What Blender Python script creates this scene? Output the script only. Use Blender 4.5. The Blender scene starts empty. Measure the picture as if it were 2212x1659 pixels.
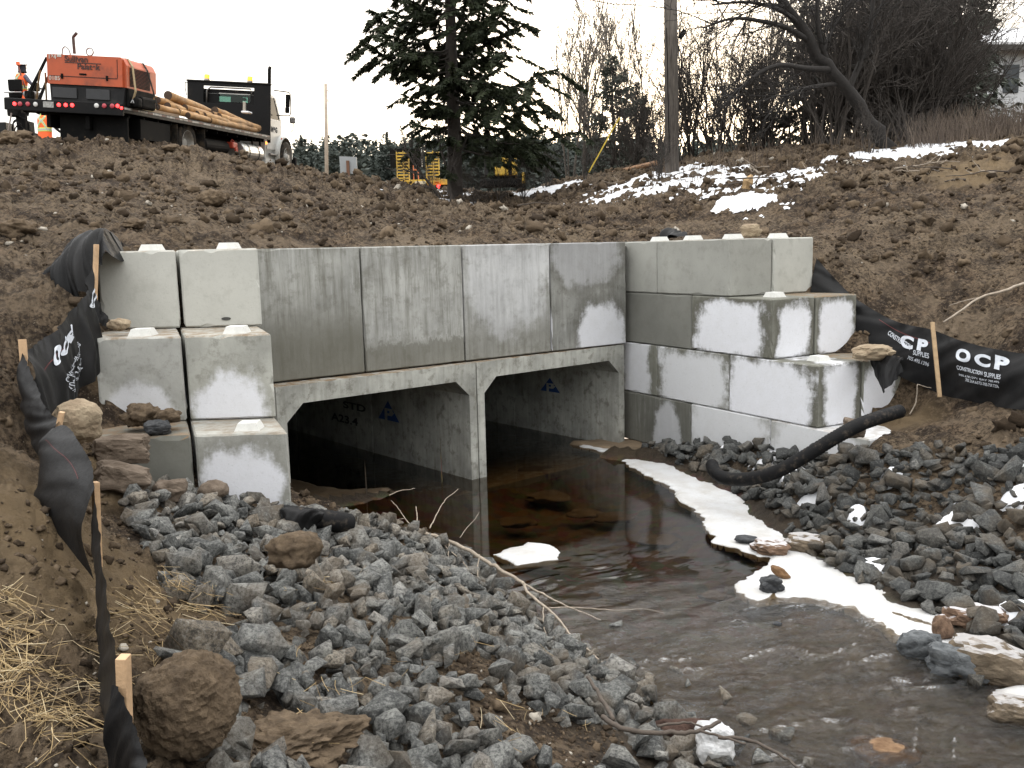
import bpy, bmesh, math, random
import numpy as np
from mathutils import Vector, Matrix, noise as mnoise

# ------------------------------------------------------------------ camera, sky, sun, exposure
scene = bpy.context.scene
COL = scene.collection
F_PX, PITCH, ROLL, CAM_Z = 920.025, .145, .024, -.081      # heights are measured from the top of the wall
ZW = -3.07                                                  # water level
cam_data = bpy.data.cameras.new("camera")
cam_data.sensor_width = 36.0
cam_data.lens = 36.0 * F_PX / 1024.0
cam_data.clip_start = .05
cam_data.clip_end = 6000
cam = bpy.data.objects.new("camera", cam_data)
COL.objects.link(cam)
cam.location = (0, 0, CAM_Z)
cam.matrix_world = (Matrix.Translation((0, 0, CAM_Z)) @ Matrix.Rotation(math.pi / 2 - PITCH, 4, 'X')
                    @ Matrix.Rotation(-ROLL, 4, 'Z'))
scene.camera = cam

SUN_AZ, SUN_EL = math.radians(9), math.radians(9)           # low behind the trees, ahead of the camera
world = bpy.data.worlds.new("World")
scene.world = world
world.use_nodes = True
wn, wl = world.node_tree.nodes, world.node_tree.links
wn.clear()
w_out = wn.new("ShaderNodeOutputWorld")
w_bg = wn.new("ShaderNodeBackground")
w_sky = wn.new("ShaderNodeTexSky")
w_sky.sky_type = 'NISHITA'
w_sky.sun_disc = False
w_sky.sun_elevation = SUN_EL
w_sky.sun_rotation = SUN_AZ
w_sky.dust_density = 2.0
w_hs = wn.new("ShaderNodeHueSaturation")
w_hs.inputs['Saturation'].default_value = .75
w_mix = wn.new("ShaderNodeMix")
w_mix.data_type = 'RGBA'
w_mix.inputs['Factor'].default_value = .74                   # even cloud cover over the clear sky
w_tc = wn.new("ShaderNodeTexCoord")                           # overcast: about three times brighter overhead than at the horizon
w_sep = wn.new("ShaderNodeSeparateXYZ")
w_map = wn.new("ShaderNodeMapRange")
w_map.inputs[1].default_value = 0.0; w_map.inputs[2].default_value = 1.0
w_map.inputs[3].default_value = .48; w_map.inputs[4].default_value = 2.35
w_cl = wn.new("ShaderNodeVectorMath"); w_cl.operation = 'SCALE'
w_cl.inputs[0].default_value = (5.9, 5.82, 5.7)
wl.new(w_tc.outputs['Generated'], w_sep.inputs[0])
wl.new(w_sep.outputs[2], w_map.inputs[0])
wl.new(w_map.outputs[0], w_cl.inputs['Scale'])
wl.new(w_cl.outputs[0], w_mix.inputs[7])
w_bg.inputs['Strength'].default_value = .13
wl.new(w_sky.outputs[0], w_hs.inputs['Color'])
wl.new(w_hs.outputs[0], w_mix.inputs[6])
wl.new(w_mix.outputs[2], w_bg.inputs[0])
wl.new(w_bg.outputs[0], w_out.inputs[0])

sun_data = bpy.data.lights.new("sun", 'SUN')
sun_data.energy = 1.0
sun_data.angle = math.radians(14)
sun_data.color = (1.0, .86, .68)
sun = bpy.data.objects.new("sun", sun_data)
COL.objects.link(sun)
sun.rotation_euler = (math.pi / 2 - SUN_EL, 0, math.pi - SUN_AZ)
sun.location = (0, 0, 40)

scene.view_settings.view_transform = 'Standard'
scene.view_settings.look = 'None'
scene.view_settings.gamma = 1.0
scene.view_settings.use_curve_mapping = False
scene.view_settings.exposure = 1.32
scene.cycles.max_bounces = 8
scene.cycles.transparent_max_bounces = 12
scene.cycles.use_denoising = True
scene.cycles.caustics_reflective = False
scene.cycles.caustics_refractive = False

# ------------------------------------------------------------------ geometry of the place seen by the camera
rng = np.random.default_rng(7)
random.seed(7)


def ray(u, v):
    """Direction through a point of the photograph given in 2212 x 1659 pixels."""
    u, v = u / 2.16016, v / 2.16016
    a, b = (u - 512) / F_PX, (384 - v) / F_PX
    c, s = math.cos(ROLL), math.sin(ROLL)
    u1, v1 = c * a + s * b, -s * a + c * b
    cp, sp = math.cos(PITCH), math.sin(PITCH)
    return np.array([u1, cp + v1 * sp, -sp + v1 * cp])


def at_y(u, v, y):
    d = ray(u, v)
    return np.array([0, 0, CAM_Z]) + d * y / d[1]


def at_z(u, v, z):
    d = ray(u, v)
    return np.array([0, 0, CAM_Z]) + d * (z - CAM_Z) / d[2]


# ------------------------------------------------------------------ small helpers
def link(o, parent=None):
    COL.objects.link(o)
    if parent is not None:
        o.parent = parent
    return o


def tag(o, label=None, cat=None, group=None, kind=None):
    if label: o["label"] = label
    if cat: o["category"] = cat
    if group: o["group"] = group
    if kind: o["kind"] = kind
    return o


def thing(name, label, cat, loc=(0, 0, 0), rz=0, group=None):
    o = bpy.data.objects.new(name, None)
    o.empty_display_size = .2
    link(o)
    o.location = loc
    o.rotation_euler = (0, 0, rz)
    return tag(o, label, cat, group)


def obj(name, mb, mat, parent=None, loc=None, smooth=False):
    me = mb if isinstance(mb, bpy.types.Mesh) else mb.mesh(name)
    if smooth:
        me.polygons.foreach_set("use_smooth", [True] * len(me.polygons))
    if mat is not None and not me.materials:
        me.materials.append(mat)
    o = bpy.data.objects.new(name, me)
    link(o, parent)
    if loc is not None:
        o.location = loc
    return o


def mesh_np(name, V, Fq, attrs=None):
    """Fast mesh from arrays (all faces with the same number of corners)."""
    V = np.asarray(V, np.float32)
    Fq = np.asarray(Fq, np.int32)
    me = bpy.data.meshes.new(name)
    k = Fq.shape[1]
    me.vertices.add(len(V)); me.vertices.foreach_set("co", V.ravel())
    me.loops.add(Fq.size); me.loops.foreach_set("vertex_index", Fq.ravel())
    me.polygons.add(len(Fq)); me.polygons.foreach_set("loop_start", np.arange(0, Fq.size, k, dtype=np.int32))
    me.update(calc_edges=True)
    me.validate()
    for nm, arr in (attrs or {}).items():
        a = me.attributes.new(nm, 'FLOAT', 'POINT')
        a.data.foreach_set("value", np.asarray(arr, np.float32))
    return me


class MB:
    """Collects simple solids that together make one part."""
    def __init__(self):
        self.v, self.f = [], []

    def add(self, V, F):
        n = len(self.v)
        self.v += [tuple(float(c) for c in p) for p in V]
        self.f += [tuple(i + n for i in q) for q in F]
        return self

    def box(self, c, s, R=None, taper=None, bev=0):
        x, y, z = s[0] / 2, s[1] / 2, s[2] / 2
        if bev > 0:
            bm = bmesh.new()
            bmesh.ops.create_cube(bm, size=1)
            for v in bm.verts:
                v.co = Vector((v.co.x * 2 * x, v.co.y * 2 * y, v.co.z * 2 * z))
            bmesh.ops.bevel(bm, geom=bm.edges[:], offset=bev, segments=2, profile=.5, affect='EDGES')
            bm.verts.index_update()
            V = [v.co.copy() for v in bm.verts]; F = [tuple(v.index for v in q.verts) for q in bm.faces]
            bm.free()
        else:
            V = [Vector(p) for p in ((-x, -y, -z), (x, -y, -z), (x, y, -z), (-x, y, -z), (-x, -y, z), (x, -y, z), (x, y, z), (-x, y, z))]
            F = [(0, 3, 2, 1), (4, 5, 6, 7), (0, 1, 5, 4), (1, 2, 6, 5), (2, 3, 7, 6), (3, 0, 4, 7)]
        if taper:
            for p in V:
                if p.z > 0:
                    p.x *= taper; p.y *= taper
        M = R.to_3x3() if R is not None else Matrix.Identity(3)
        return self.add([M @ p + Vector(c) for p in V], F)

    def tube(self, pts, rad, n=8, cap=True):
        pts = [Vector(p) for p in pts]
        if not hasattr(rad, '__len__'):
            rad = [rad] * len(pts)
        V, F = [], []
        up = Vector((.13, .21, .97))
        prev = None
        for i, p in enumerate(pts):
            t = (pts[min(i + 1, len(pts) - 1)] - pts[max(i - 1, 0)])
            if t.length < 1e-9: t = Vector((0, 0, 1))
            t.normalize()
            if prev is None:
                a = t.cross(up)
                if a.length < 1e-3: a = t.cross(Vector((1, 0, 0)))
            else:
                a = prev - t * prev.dot(t)
            a.normalize(); prev = a
            b = t.cross(a)
            for k in range(n):
                q = 2 * math.pi * k / n
                V.append(p + (a * math.cos(q) + b * math.sin(q)) * rad[i])
        m = len(pts)
        for i in range(m - 1):
            for k in range(n):
                k2 = (k + 1) % n
                F.append((i * n + k, i * n + k2, (i + 1) * n + k2, (i + 1) * n + k))
        if cap:
            F.append(tuple(range(n - 1, -1, -1)))
            F.append(tuple((m - 1) * n + k for k in range(n)))
        return self.add(V, F)

    def lathe(self, c, axis, prof, n=24, cap=False):
        """prof: (offset along axis, radius)."""
        axis = Vector(axis).normalized()
        a = axis.orthogonal().normalized(); b = axis.cross(a)
        V, F = [], []
        for (h, r) in prof:
            for k in range(n):
                q = 2 * math.pi * k / n
                V.append(Vector(c) + axis * h + (a * math.cos(q) + b * math.sin(q)) * max(r, 1e-4))
        for i in range(len(prof) - 1):
            for k in range(n):
                k2 = (k + 1) % n
                F.append((i * n + k, i * n + k2, (i + 1) * n + k2, (i + 1) * n + k))
        if cap:
            F.append(tuple(range(n - 1, -1, -1))); F.append(tuple((len(prof) - 1) * n + k for k in range(n)))
        return self.add(V, F)

    def prism(self, poly, a, b, plane='xz'):
        """poly in two axes, extruded along the third from a to b."""
        def P(p, h):
            if plane == 'xz': return (p[0], h, p[1])
            if plane == 'yz': return (h, p[0], p[1])
            return (p[0], p[1], h)
        n = len(poly)
        V = [P(p, a) for p in poly] + [P(p, b) for p in poly]
        F = [tuple(range(n)), tuple(range(2 * n - 1, n - 1, -1))]
        for i in range(n):
            j = (i + 1) % n
            F.append((i, n + i, n + j, j))
        return self.add(V, F)

    def mesh(self, name="part"):
        me = bpy.data.meshes.new(name)
        me.from_pydata(self.v, [], self.f)
        me.validate()
        bm = bmesh.new(); bm.from_mesh(me)
        bmesh.ops.recalc_face_normals(bm, faces=bm.faces)
        bm.to_mesh(me); bm.free()
        return me


# ------------------------------------------------------------------ noise
def _hash(ix, iy, seed):
    with np.errstate(over='ignore'):
        n = (ix.astype(np.int64) * 374761393 + iy.astype(np.int64) * 668265263 + seed * 1442695041) & 0xffffffff
        n = ((n ^ (n >> 13)) * 1274126177) & 0xffffffff
        n = (n ^ (n >> 16)) & 0xffffffff
    return n / 4294967295.0


def vnoise(x, y, seed=0):
    x = np.asarray(x, float); y = np.asarray(y, float)
    ix, iy = np.floor(x), np.floor(y)
    fx, fy = x - ix, y - iy
    fx = fx * fx * fx * (fx * (fx * 6 - 15) + 10); fy = fy * fy * fy * (fy * (fy * 6 - 15) + 10)
    a, b = _hash(ix, iy, seed), _hash(ix + 1, iy, seed)
    c, d = _hash(ix, iy + 1, seed), _hash(ix + 1, iy + 1, seed)
    return (a + (b - a) * fx) * (1 - fy) + (c + (d - c) * fx) * fy


def fbm(x, y, seed=0, octv=4, gain=.5):
    s, a, t = 0, 1, 0
    for k in range(octv):
        s = s + a * vnoise(x * 2 ** k + 17.3 * k, y * 2 ** k - 9.1 * k, seed + k); t += a; a *= gain
    return s / t


def billow(x, y, seed=0):
    return np.abs(vnoise(x, y, seed) * 2 - 1)


def sstep(a, b, x):
    t = np.clip((x - a) / (b - a), 0, 1)
    return t * t * (3 - 2 * t)


# ------------------------------------------------------------------ materials
class NT:
    def __init__(self, name):
        self.m = bpy.data.materials.new(name)
        self.m.use_nodes = True
        self.t = self.m.node_tree
        self.t.nodes.clear()
        self.out = self.t.nodes.new("ShaderNodeOutputMaterial")
        self.p = self.t.nodes.new("ShaderNodeBsdfPrincipled")
        self.t.links.new(self.p.outputs[0], self.out.inputs[0])

    def n(self, kind, **kw):
        nd = self.t.nodes.new("ShaderNode" + kind)
        for k, v in kw.items():
            setattr(nd, k, v)
        return nd

    def set(self, sock, val):
        if isinstance(val, bpy.types.NodeSocket):
            self.t.links.new(val, sock)
        elif val is not None:
            if isinstance(val, (tuple, list)) and len(val) == 3 and sock.type == 'RGBA':
                val = (*val, 1)
            sock.default_value = val

    def coord(self, which='Object', scale=(1, 1, 1), loc=(0, 0, 0)):
        tc = self.n("TexCoord")
        mp = self.n("Mapping")
        self.t.links.new(tc.outputs[which], mp.inputs[0])
        mp.inputs['Scale'].default_value = scale
        mp.inputs['Location'].default_value = loc
        return mp.outputs[0]

    def geo_pos(self, scale=(1, 1, 1)):
        g = self.n("NewGeometry")
        mp = self.n("Mapping")
        self.t.links.new(g.outputs['Position'], mp.inputs[0])
        mp.inputs['Scale'].default_value = scale
        return mp.outputs[0]

    def noise(self, vec, scale=5, detail=6, rough=.6, dist=0):
        nd = self.n("TexNoise")
        self.set(nd.inputs['Vector'], vec)
        nd.inputs['Scale'].default_value = scale
        nd.inputs['Detail'].default_value = detail
        nd.inputs['Roughness'].default_value = rough
        nd.inputs['Distortion'].default_value = dist
        return nd.outputs[0]

    def voro(self, vec, scale=5, feature='F1', out=0):
        nd = self.n("TexVoronoi", feature=feature)
        self.set(nd.inputs['Vector'], vec)
        nd.inputs['Scale'].default_value = scale
        return nd.outputs[out]

    def ramp(self, fac, stops):
        nd = self.n("ValToRGB")
        self.set(nd.inputs[0], fac)
        el = nd.color_ramp.elements
        while len(el) < len(stops):
            el.new(.5)
        for e_, (p_, c_) in zip(el, stops):
            e_.position = p_
            e_.color = (c_, c_, c_, 1) if not isinstance(c_, (tuple, list)) else (*c_, 1)
        return nd.outputs[0]

    def mix(self, fac, a, b, mode='MIX'):
        nd = self.n("Mix", data_type='RGBA', blend_type=mode)
        nd.clamp_factor = True
        self.set(nd.inputs['Factor'], fac)
        self.set(nd.inputs[6], a); self.set(nd.inputs[7], b)
        return nd.outputs[2]

    def math(self, op, a, b=None, c=None, clamp=False):
        nd = self.n("Math", operation=op, use_clamp=clamp)
        self.set(nd.inputs[0], a)
        if b is not None: self.set(nd.inputs[1], b)
        if c is not None: self.set(nd.inputs[2], c)
        return nd.outputs[0]

    def maprange(self, v, a, b, c=0., d=1., smooth=True):
        nd = self.n("MapRange", interpolation_type='SMOOTHSTEP' if smooth else 'LINEAR')
        self.set(nd.inputs[0], v)
        for i, q in enumerate((a, b, c, d)):
            self.set(nd.inputs[i + 1], q)
        return nd.outputs[0]

    def attr(self, name, typ='GEOMETRY'):
        nd = self.n("Attribute", attribute_name=name, attribute_type=typ)
        return nd.outputs['Fac']

    def bump(self, h, strength=.5, dist=.02, normal=None):
        nd = self.n("Bump")
        self.set(nd.inputs['Height'], h)
        nd.inputs['Strength'].default_value = strength
        nd.inputs['Distance'].default_value = dist
        if normal is not None: self.set(nd.inputs['Normal'], normal)
        return nd.outputs[0]

    def fin(self, color=None, rough=.8, bump=None, metal=0, spec=None, emit=None, emit_s=0):
        self.set(self.p.inputs['Base Color'], color)
        self.set(self.p.inputs['Roughness'], rough)
        self.set(self.p.inputs['Metallic'], metal)
        if spec is not None: self.set(self.p.inputs['Specular IOR Level'], spec)
        if bump is not None: self.t.links.new(bump, self.p.inputs['Normal'])
        if emit is not None:
            self.set(self.p.inputs['Emission Color'], emit)
            self.p.inputs['Emission Strength'].default_value = emit_s
        return self.m


MATS = {}


def plain(name, col, rough=.6, metal=0, var=.15, scale=8, bump=.15, spec=None, emit=None, emit_s=0, dirt=None, dirt_amt=.5):
    """A paint, rubber, wood ... with a little unevenness."""
    if name in MATS: return MATS[name]
    t = NT(name)
    v = t.coord('Object')
    nz = t.noise(v, scale, 6, .65)
    lo = tuple(c * (1 - var) for c in col); hi = tuple(min(1, c * (1 + var)) for c in col)
    c = t.mix(t.ramp(nz, [(.3, 0), (.7, 1)]), lo, hi)
    if dirt is not None:
        dn = t.noise(t.coord('Object', loc=(3, 7, 1)), scale * .6, 8, .7)
        c = t.mix(t.maprange(dn, .55 - .25 * dirt_amt, .75, 0, .85), c, dirt)
    b = t.bump(t.noise(v, scale * 6, 4), bump, .01) if bump else None
    r = t.maprange(nz, 0, 1, max(0, rough - .1), min(1, rough + .1), False)
    MATS[name] = t.fin(c, r, b, metal, spec, emit, emit_s)
    return MATS[name]
# ------------------------------------------------------------------ wall layout (fitted to the block courses)
BH = .75
WC = np.array([1.761, 13.864]); WD = np.array([math.sin(.513), -math.cos(.513)])   # inner corner, wing direction towards the stream mouth
WE = np.array([math.sin(1.082), math.cos(1.082)])                                   # across the wing
WO = .693
HW = np.array([1.735, 13.723]); HD = np.array([math.sin(.918), math.cos(.918)])     # headwall
LD = np.array([math.sin(1.53), math.cos(1.53)])
L1, L2, L3 = np.array([-2.392, 8.907]), np.array([-2.083, 8.02]), np.array([-1.826, 7.358])
BE = np.array([.7616, .648]); BN = np.array([.648, -.7616]); BR = np.array([1.69, 13.72])  # culvert front, its outward normal


def rbf_fit(P):
    P = np.array(P, float)
    X, z = P[:, :2], P[:, 2]
    n = len(X)
    D = np.sqrt(((X[:, None] - X[None]) ** 2).sum(-1) + .05)
    A = np.zeros((n + 1, n + 1)); A[:n, :n] = -D + np.eye(n) * .02; A[:n, n] = 1; A[n, :n] = 1
    w = np.linalg.solve(A, np.append(z, 0))

    def h(x, y):
        x = np.asarray(x, float); y = np.asarray(y, float)
        s = np.full(x.shape, w[n])
        for i in range(n):
            s = s - w[i] * np.sqrt((x - X[i, 0]) ** 2 + (y - X[i, 1]) ** 2 + .05)
        return s
    return h


Y_ = lambda u, v, y: tuple(at_y(u, v, y))
Z_ = lambda u, v, z: tuple(at_z(u, v, z))
side = [Y_(0, 300, 19), Y_(0, 420, 13), Y_(0, 550, 9.2), Y_(100, 640, 8.4), Y_(0, 800, 6.6), Y_(0, 1000, 5.2), Y_(0, 1300, 3.9), Y_(0, 1659, 2.9),
        (-9, 6, .0), (-12, 12, 1.3), (-6, 3, -.9), (-7, 9, .3), (-5, 0, -1.3), (0, 0, -1.75), (-1.2, 1.2, -1.8), (0, -6, -1.8),
        
        # right bank slope
        Y_(2212, 305, 22), Y_(2212, 420, 15), Y_(2212, 560, 12.8), Y_(2212, 700, 10.7), Y_(2212, 890, 9.7), Y_(2025, 690, 11.3), Y_(2028, 852, 10.8),
        Y_(1930, 690, 12.2), Y_(1850, 560, 13.2), Y_(1990, 480, 14.2), Y_(2000, 318, 22.5), Y_(1780, 500, 14.4), Y_(1915, 850, 11.3), Y_(1975, 900, 10.6), (14, 12, 2.4), (14, 6, .8), (11, 4, -.8), (9, 8, -.5), (7.5, 9.0, -1.2), (18, 22, 3.0), (-3.65, 6.4, -.85), (-3.0, 5.4, -1.2), (-2.45, 4.6, -1.45), (-1.45, 2.5, -1.75), (-3.15, 6.5, -1.45), (-2.5, 5.6, -1.8), (-1.95, 4.8, -1.95), (-.95, 2.7, -1.85), (-3.5, 8.0, -1.3), (-4.1, 8.4, -.3)]
back = [Y_(320, 318, 20.5), Y_(400, 345, 22), Y_(640, 376, 25), Y_(780, 395, 27.5), Y_(880, 412, 29), Y_(985, 441, 26), Y_(1080, 470, 21),
        (-3.9, 9.6, -.02), (-2.9, 10.6, -.02), (-1.4, 11.8, .0), (.2, 13.0, .0), (1.7, 14.4, .0), (2.9, 14.0, .0), (3.95, 13.1, -.1),
        Y_(300, 420, 14), Y_(600, 440, 16), Y_(900, 470, 17.5), Y_(1200, 490, 18), Y_(1450, 490, 17),
        (-3.9, 8.6, -.78), (-3.7, 7.75, -1.55), *[tuple(WC + WD * a + WE * b) + (c,) for a, b, c in ((2.35, 1.4, -.95), (3.1, 1.35, -1.5), (3.85, 1.35, -2.25), (4.6, 1.2, -2.4), (1.7, 1.75, -.15), (2.5, 1.8, -.6), (3.3, 1.9, -1.3), (4.0, 1.9, -1.9))],
        Y_(1250, 392, 30), Y_(1380, 372, 27.5), Y_(1500, 354, 25), Y_(1600, 345, 23.5), Y_(1700, 339, 23), Y_(1800, 331, 23), Y_(1900, 325, 23),
        Y_(1120, 458, 25), Y_(1300, 425, 23.5), Y_(1500, 418, 20), Y_(1700, 408, 18), Y_(1130, 425, 31), Y_(1190, 410, 34), Y_(1620, 505, 15.4),
        (-9, 21, 1.75), (-8, 24, 1.9), (-7.4, 28, 2.0), (-14, 22, 1.8), (-14, 30, 2.0), (-4, 36, 2.2), (-1, 36, 1.9), (6, 36, 2.5), (12, 30, 3.0), (-20, 40, 2.2), (20, 40, 3.0), (0, 50, 2.3)]
front = [Y_(450, 1085, 7.15), Y_(600, 1115, 7.15), Y_(320, 1070, 6.9), (-3.6, 7.1, -1.75), (-2.9, 7.2, -1.95), (-3.2, 6.2, -1.75), Y_(760, 1150, 7.7), Y_(880, 1160, 7.9),
         (-1.62, 8.6, -2.55), (-1.9, 9.6, -2.95), (-2.3, 10.2, -3.1),
         Z_(1070, 1265, -3.0), Z_(1110, 1300, -3.1), Z_(1300, 1430, -3.12), Z_(1430, 1520, -3.12), Z_(1560, 1650, -3.12),
         Y_(600, 1300, 5.3), Y_(800, 1300, 5.9), Y_(1000, 1450, 5.0), Y_(700, 1500, 4.2), Y_(1100, 1600, 4.45), Y_(300, 1300, 4.7), Y_(420, 1640, 3.05), Y_(800, 1659, 3.7), Y_(250, 1500, 3.4),
         # stream bed
         (.5, 9.2, -3.33), (1.3, 8, -3.36), (1.8, 6.7, -3.3), (2.3, 5.5, -3.25), (2.9, 4.2, -3.25), (-.6, 10.4, -3.4), (.6, 12, -3.4), (-.2, 9.4, -3.3), (.9, 10.5, -3.42), (1.5, 12.4, -3.25), (-1.5, 10.4, -3.15), (3.6, 2.5, -3.25), (2.1, 4.0, -3.25), (1.55, 4.4, -3.2),
         (1.5, 2.0, -2.5), (3.2, .8, -3.2), (5, -3, -3.2), (2, -2, -2.4),
         (1.7, 13.6, -3.12), (1.95, 13.2, -3.02), (2.3, 13.3, -2.97), (2.6, 12.8, -2.92), (1.2, 13.2, -3.25), (.8, 13.0, -3.3),
         # right water edge and riprap
         Z_(1300, 975, -3.02), Z_(1400, 985, -3.0), Z_(1450, 1000, -3.03), Z_(1600, 1065, -3.05), Z_(1700, 1160, -3.05), Z_(1850, 1255, -3.05), Z_(2000, 1320, -3.05), Z_(2190, 1440, -3.05),
         Y_(1700, 1000, 11.0), (3.1, 11.2, -2.72), (3.7, 9.9, -2.45), (2.4, 12.5, -2.9), Y_(1950, 975, 9.6), Y_(2212, 965, 9.0), Y_(2212, 1200, 7.5), Y_(2000, 1150, 8.5), (7.5, 7, -1.9), (5.2, 5.2, -2.8), (7, 2, -2.3)]
HB, HF = rbf_fit(side + back), rbf_fit(side + front)

PW = np.array([(-3.75, 7.65), (-3.3, 8.3), (-3.05, 9.3), (-2.75, 10.4), (1.95, 13.98)] + [tuple(WC + WD * s + WE * e) for s, e in ((.8, 1.1), (2.3, 1.1), (3.2, 1.05), (4.3, .75))])
PEXT = np.array([(-60, 6.5)] + [tuple(p) for p in PW] + [(60, 9.0)])


def seg_d(x, y, P):
    d = np.full(np.shape(x), 1e9)
    for a, b in zip(P[:-1], P[1:]):
        ab = b - a
        t = np.clip(((x - a[0]) * ab[0] + (y - a[1]) * ab[1]) / (ab @ ab), 0, 1)
        d = np.minimum(d, np.hypot(x - a[0] - t * ab[0], y - a[1] - t * ab[1]))
    return d


def inside(x, y, poly):
    x = np.asarray(x, float); y = np.asarray(y, float)
    c = np.zeros(x.shape, bool)
    n = len(poly)
    for i in range(n):
        (x1, y1), (x2, y2) = poly[i][:2], poly[(i + 1) % n][:2]
        if y1 == y2: continue
        c ^= ((y1 > y) != (y2 > y)) & (x < (x2 - x1) * (y - y1) / (y2 - y1) + x1)
    return c


BACKPOLY = [tuple(p) for p in PEXT] + [(60, 9000), (-60, 9000)]


def is_back(x, y):
    return np.where(np.abs(x) > 59, np.asarray(y) > 8, inside(x, y, BACKPOLY))


def smooth_h(x, y, want=False):
    x = np.asarray(x, float); y = np.asarray(y, float)
    bk = is_back(x, y)
    dw = seg_d(x, y, PW)
    de = np.minimum(seg_d(x, y, PEXT[:2]), seg_d(x, y, PEXT[-2:]))
    sd = np.where(bk, 1, -1) * np.minimum(dw, de)
    w = sstep(-1, 1, sd / np.clip(dw * .8, 1e-3, .9))
    far = sstep(36, 70, np.hypot(x, y))
    h = HB(x, y) * w + HF(x, y) * (1 - w)
    h = h * (1 - far) + (1.9 + fbm(x / 30, y / 30, 5) * .8) * far
    return (h, bk, dw) if want else h


# regions
def polyz(px, z): return [tuple(at_z(u, v, z)[:2]) for u, v in px]


RIP_L = [(-3.25, 7.25), (-1.75, 7.3), (-1.55, 8.2)] + [tuple(at_y(880, 1150, 8.1)[:2])] + polyz([(1080, 1262), (1130, 1330), (1330, 1450), (1460, 1540), (1580, 1659)], -3.05) + \
        [(1.5, 3.6), (1.2, 2.5), (-.5, 2.6), (-1.05, 2.75), (-1.35, 3.3), (-1.6, 4.1), (-1.95, 4.9), (-2.6, 6.0)]
RIP_R = polyz([(1390, 965), (1440, 990), (1560, 1040), (1640, 1085), (1690, 1130), (1760, 1195), (1850, 1245), (2000, 1305), (2070, 1330), (2120, 1380), (2230, 1450)], -3.0) + \
        [(4.6, 5.2), (5.8, 5.6), (6.2, 7.6), tuple(at_y(2212, 962, 9.0)[:2]), tuple(at_y(1970, 972, 9.55)[:2]), tuple(at_y(1890, 975, 9.75)[:2]), tuple(WC + WD * 3.2 + WE * .05), tuple(WC + WD * 1.0 + WE * .05)]
SOIL_GAPS = [(at_y(330, 1350, 4.6)[:2], .26), (at_y(450, 1350, 4.7)[:2], .24), (at_y(900, 1410, 5.2)[:2], .2), (at_y(1000, 1440, 5.1)[:2], .2), (at_y(1190, 1570, 4.55)[:2], .30), (at_y(640, 1640, 3.5)[:2], .24), (at_y(1340, 1600, 4.7)[:2], .26), (at_y(650, 1400, 4.6)[:2], .16)]


def clod(x, y):
    wx = x + .12 * vnoise(x * 6, y * 6, 18); wy = y + .12 * vnoise(x * 6 + 40, y * 6, 19)
    a = billow(wx * 1.9, wy * 1.9, 11) * .42 + billow(wx * 4.7, wy * 4.7, 12) * .40 + billow(wx * 10.5, wy * 10.5, 13) * .30 + billow(wx * 23, wy * 23, 14) * .16
    b = fbm(x * .5, y * .5, 15, 3)
    return a * (.45 + b)


def ground_detail(x, y):
    rip = inside(x, y, RIP_L) | inside(x, y, RIP_R)
    h0, bk, dw = smooth_h(x, y, True)
    water = sstep(-2.95, -3.1, h0) * ~bk
    amp = np.where(rip, .05, .20)
    sandy = sandmask(x, y)
    amp = amp * (1 - .3 * sandy) * (1 - .75 * water)
    amp = amp * np.where(bk, sstep(0, .7, dw), sstep(-.0, .35, dw)) * (1 + .9 * sstep(14, 20, y))
    amp = amp * (1 - sstep(40, 60, np.hypot(x, y)))
    return h0 + amp * (clod(x, y) - .28) + water * .06 * (fbm(x * 5, y * 5, 31, 3) - .5)


def sandmask(x, y):
    s = np.zeros(np.shape(x))
    for (cx, cy), r in SANDS:
        s = np.maximum(s, 1 - sstep(.35, 1.0, np.hypot(x - cx, y - cy) / r + (fbm(x * 1.5, y * 1.5, 21, 4) - .5) * .9))
    return s


SANDS = [(at_y(60, 1180, 4.5)[:2], 1.0), (at_y(120, 1300, 4.0)[:2], .7), (at_y(1950, 885, 10.7)[:2], .6), (at_y(215, 860, 6.6)[:2], .45), (at_y(240, 690, 8.2)[:2], .35),
         (at_y(2100, 375, 17)[:2], 1.6), (at_y(1320, 950, 13.2)[:2], .9)]


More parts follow.
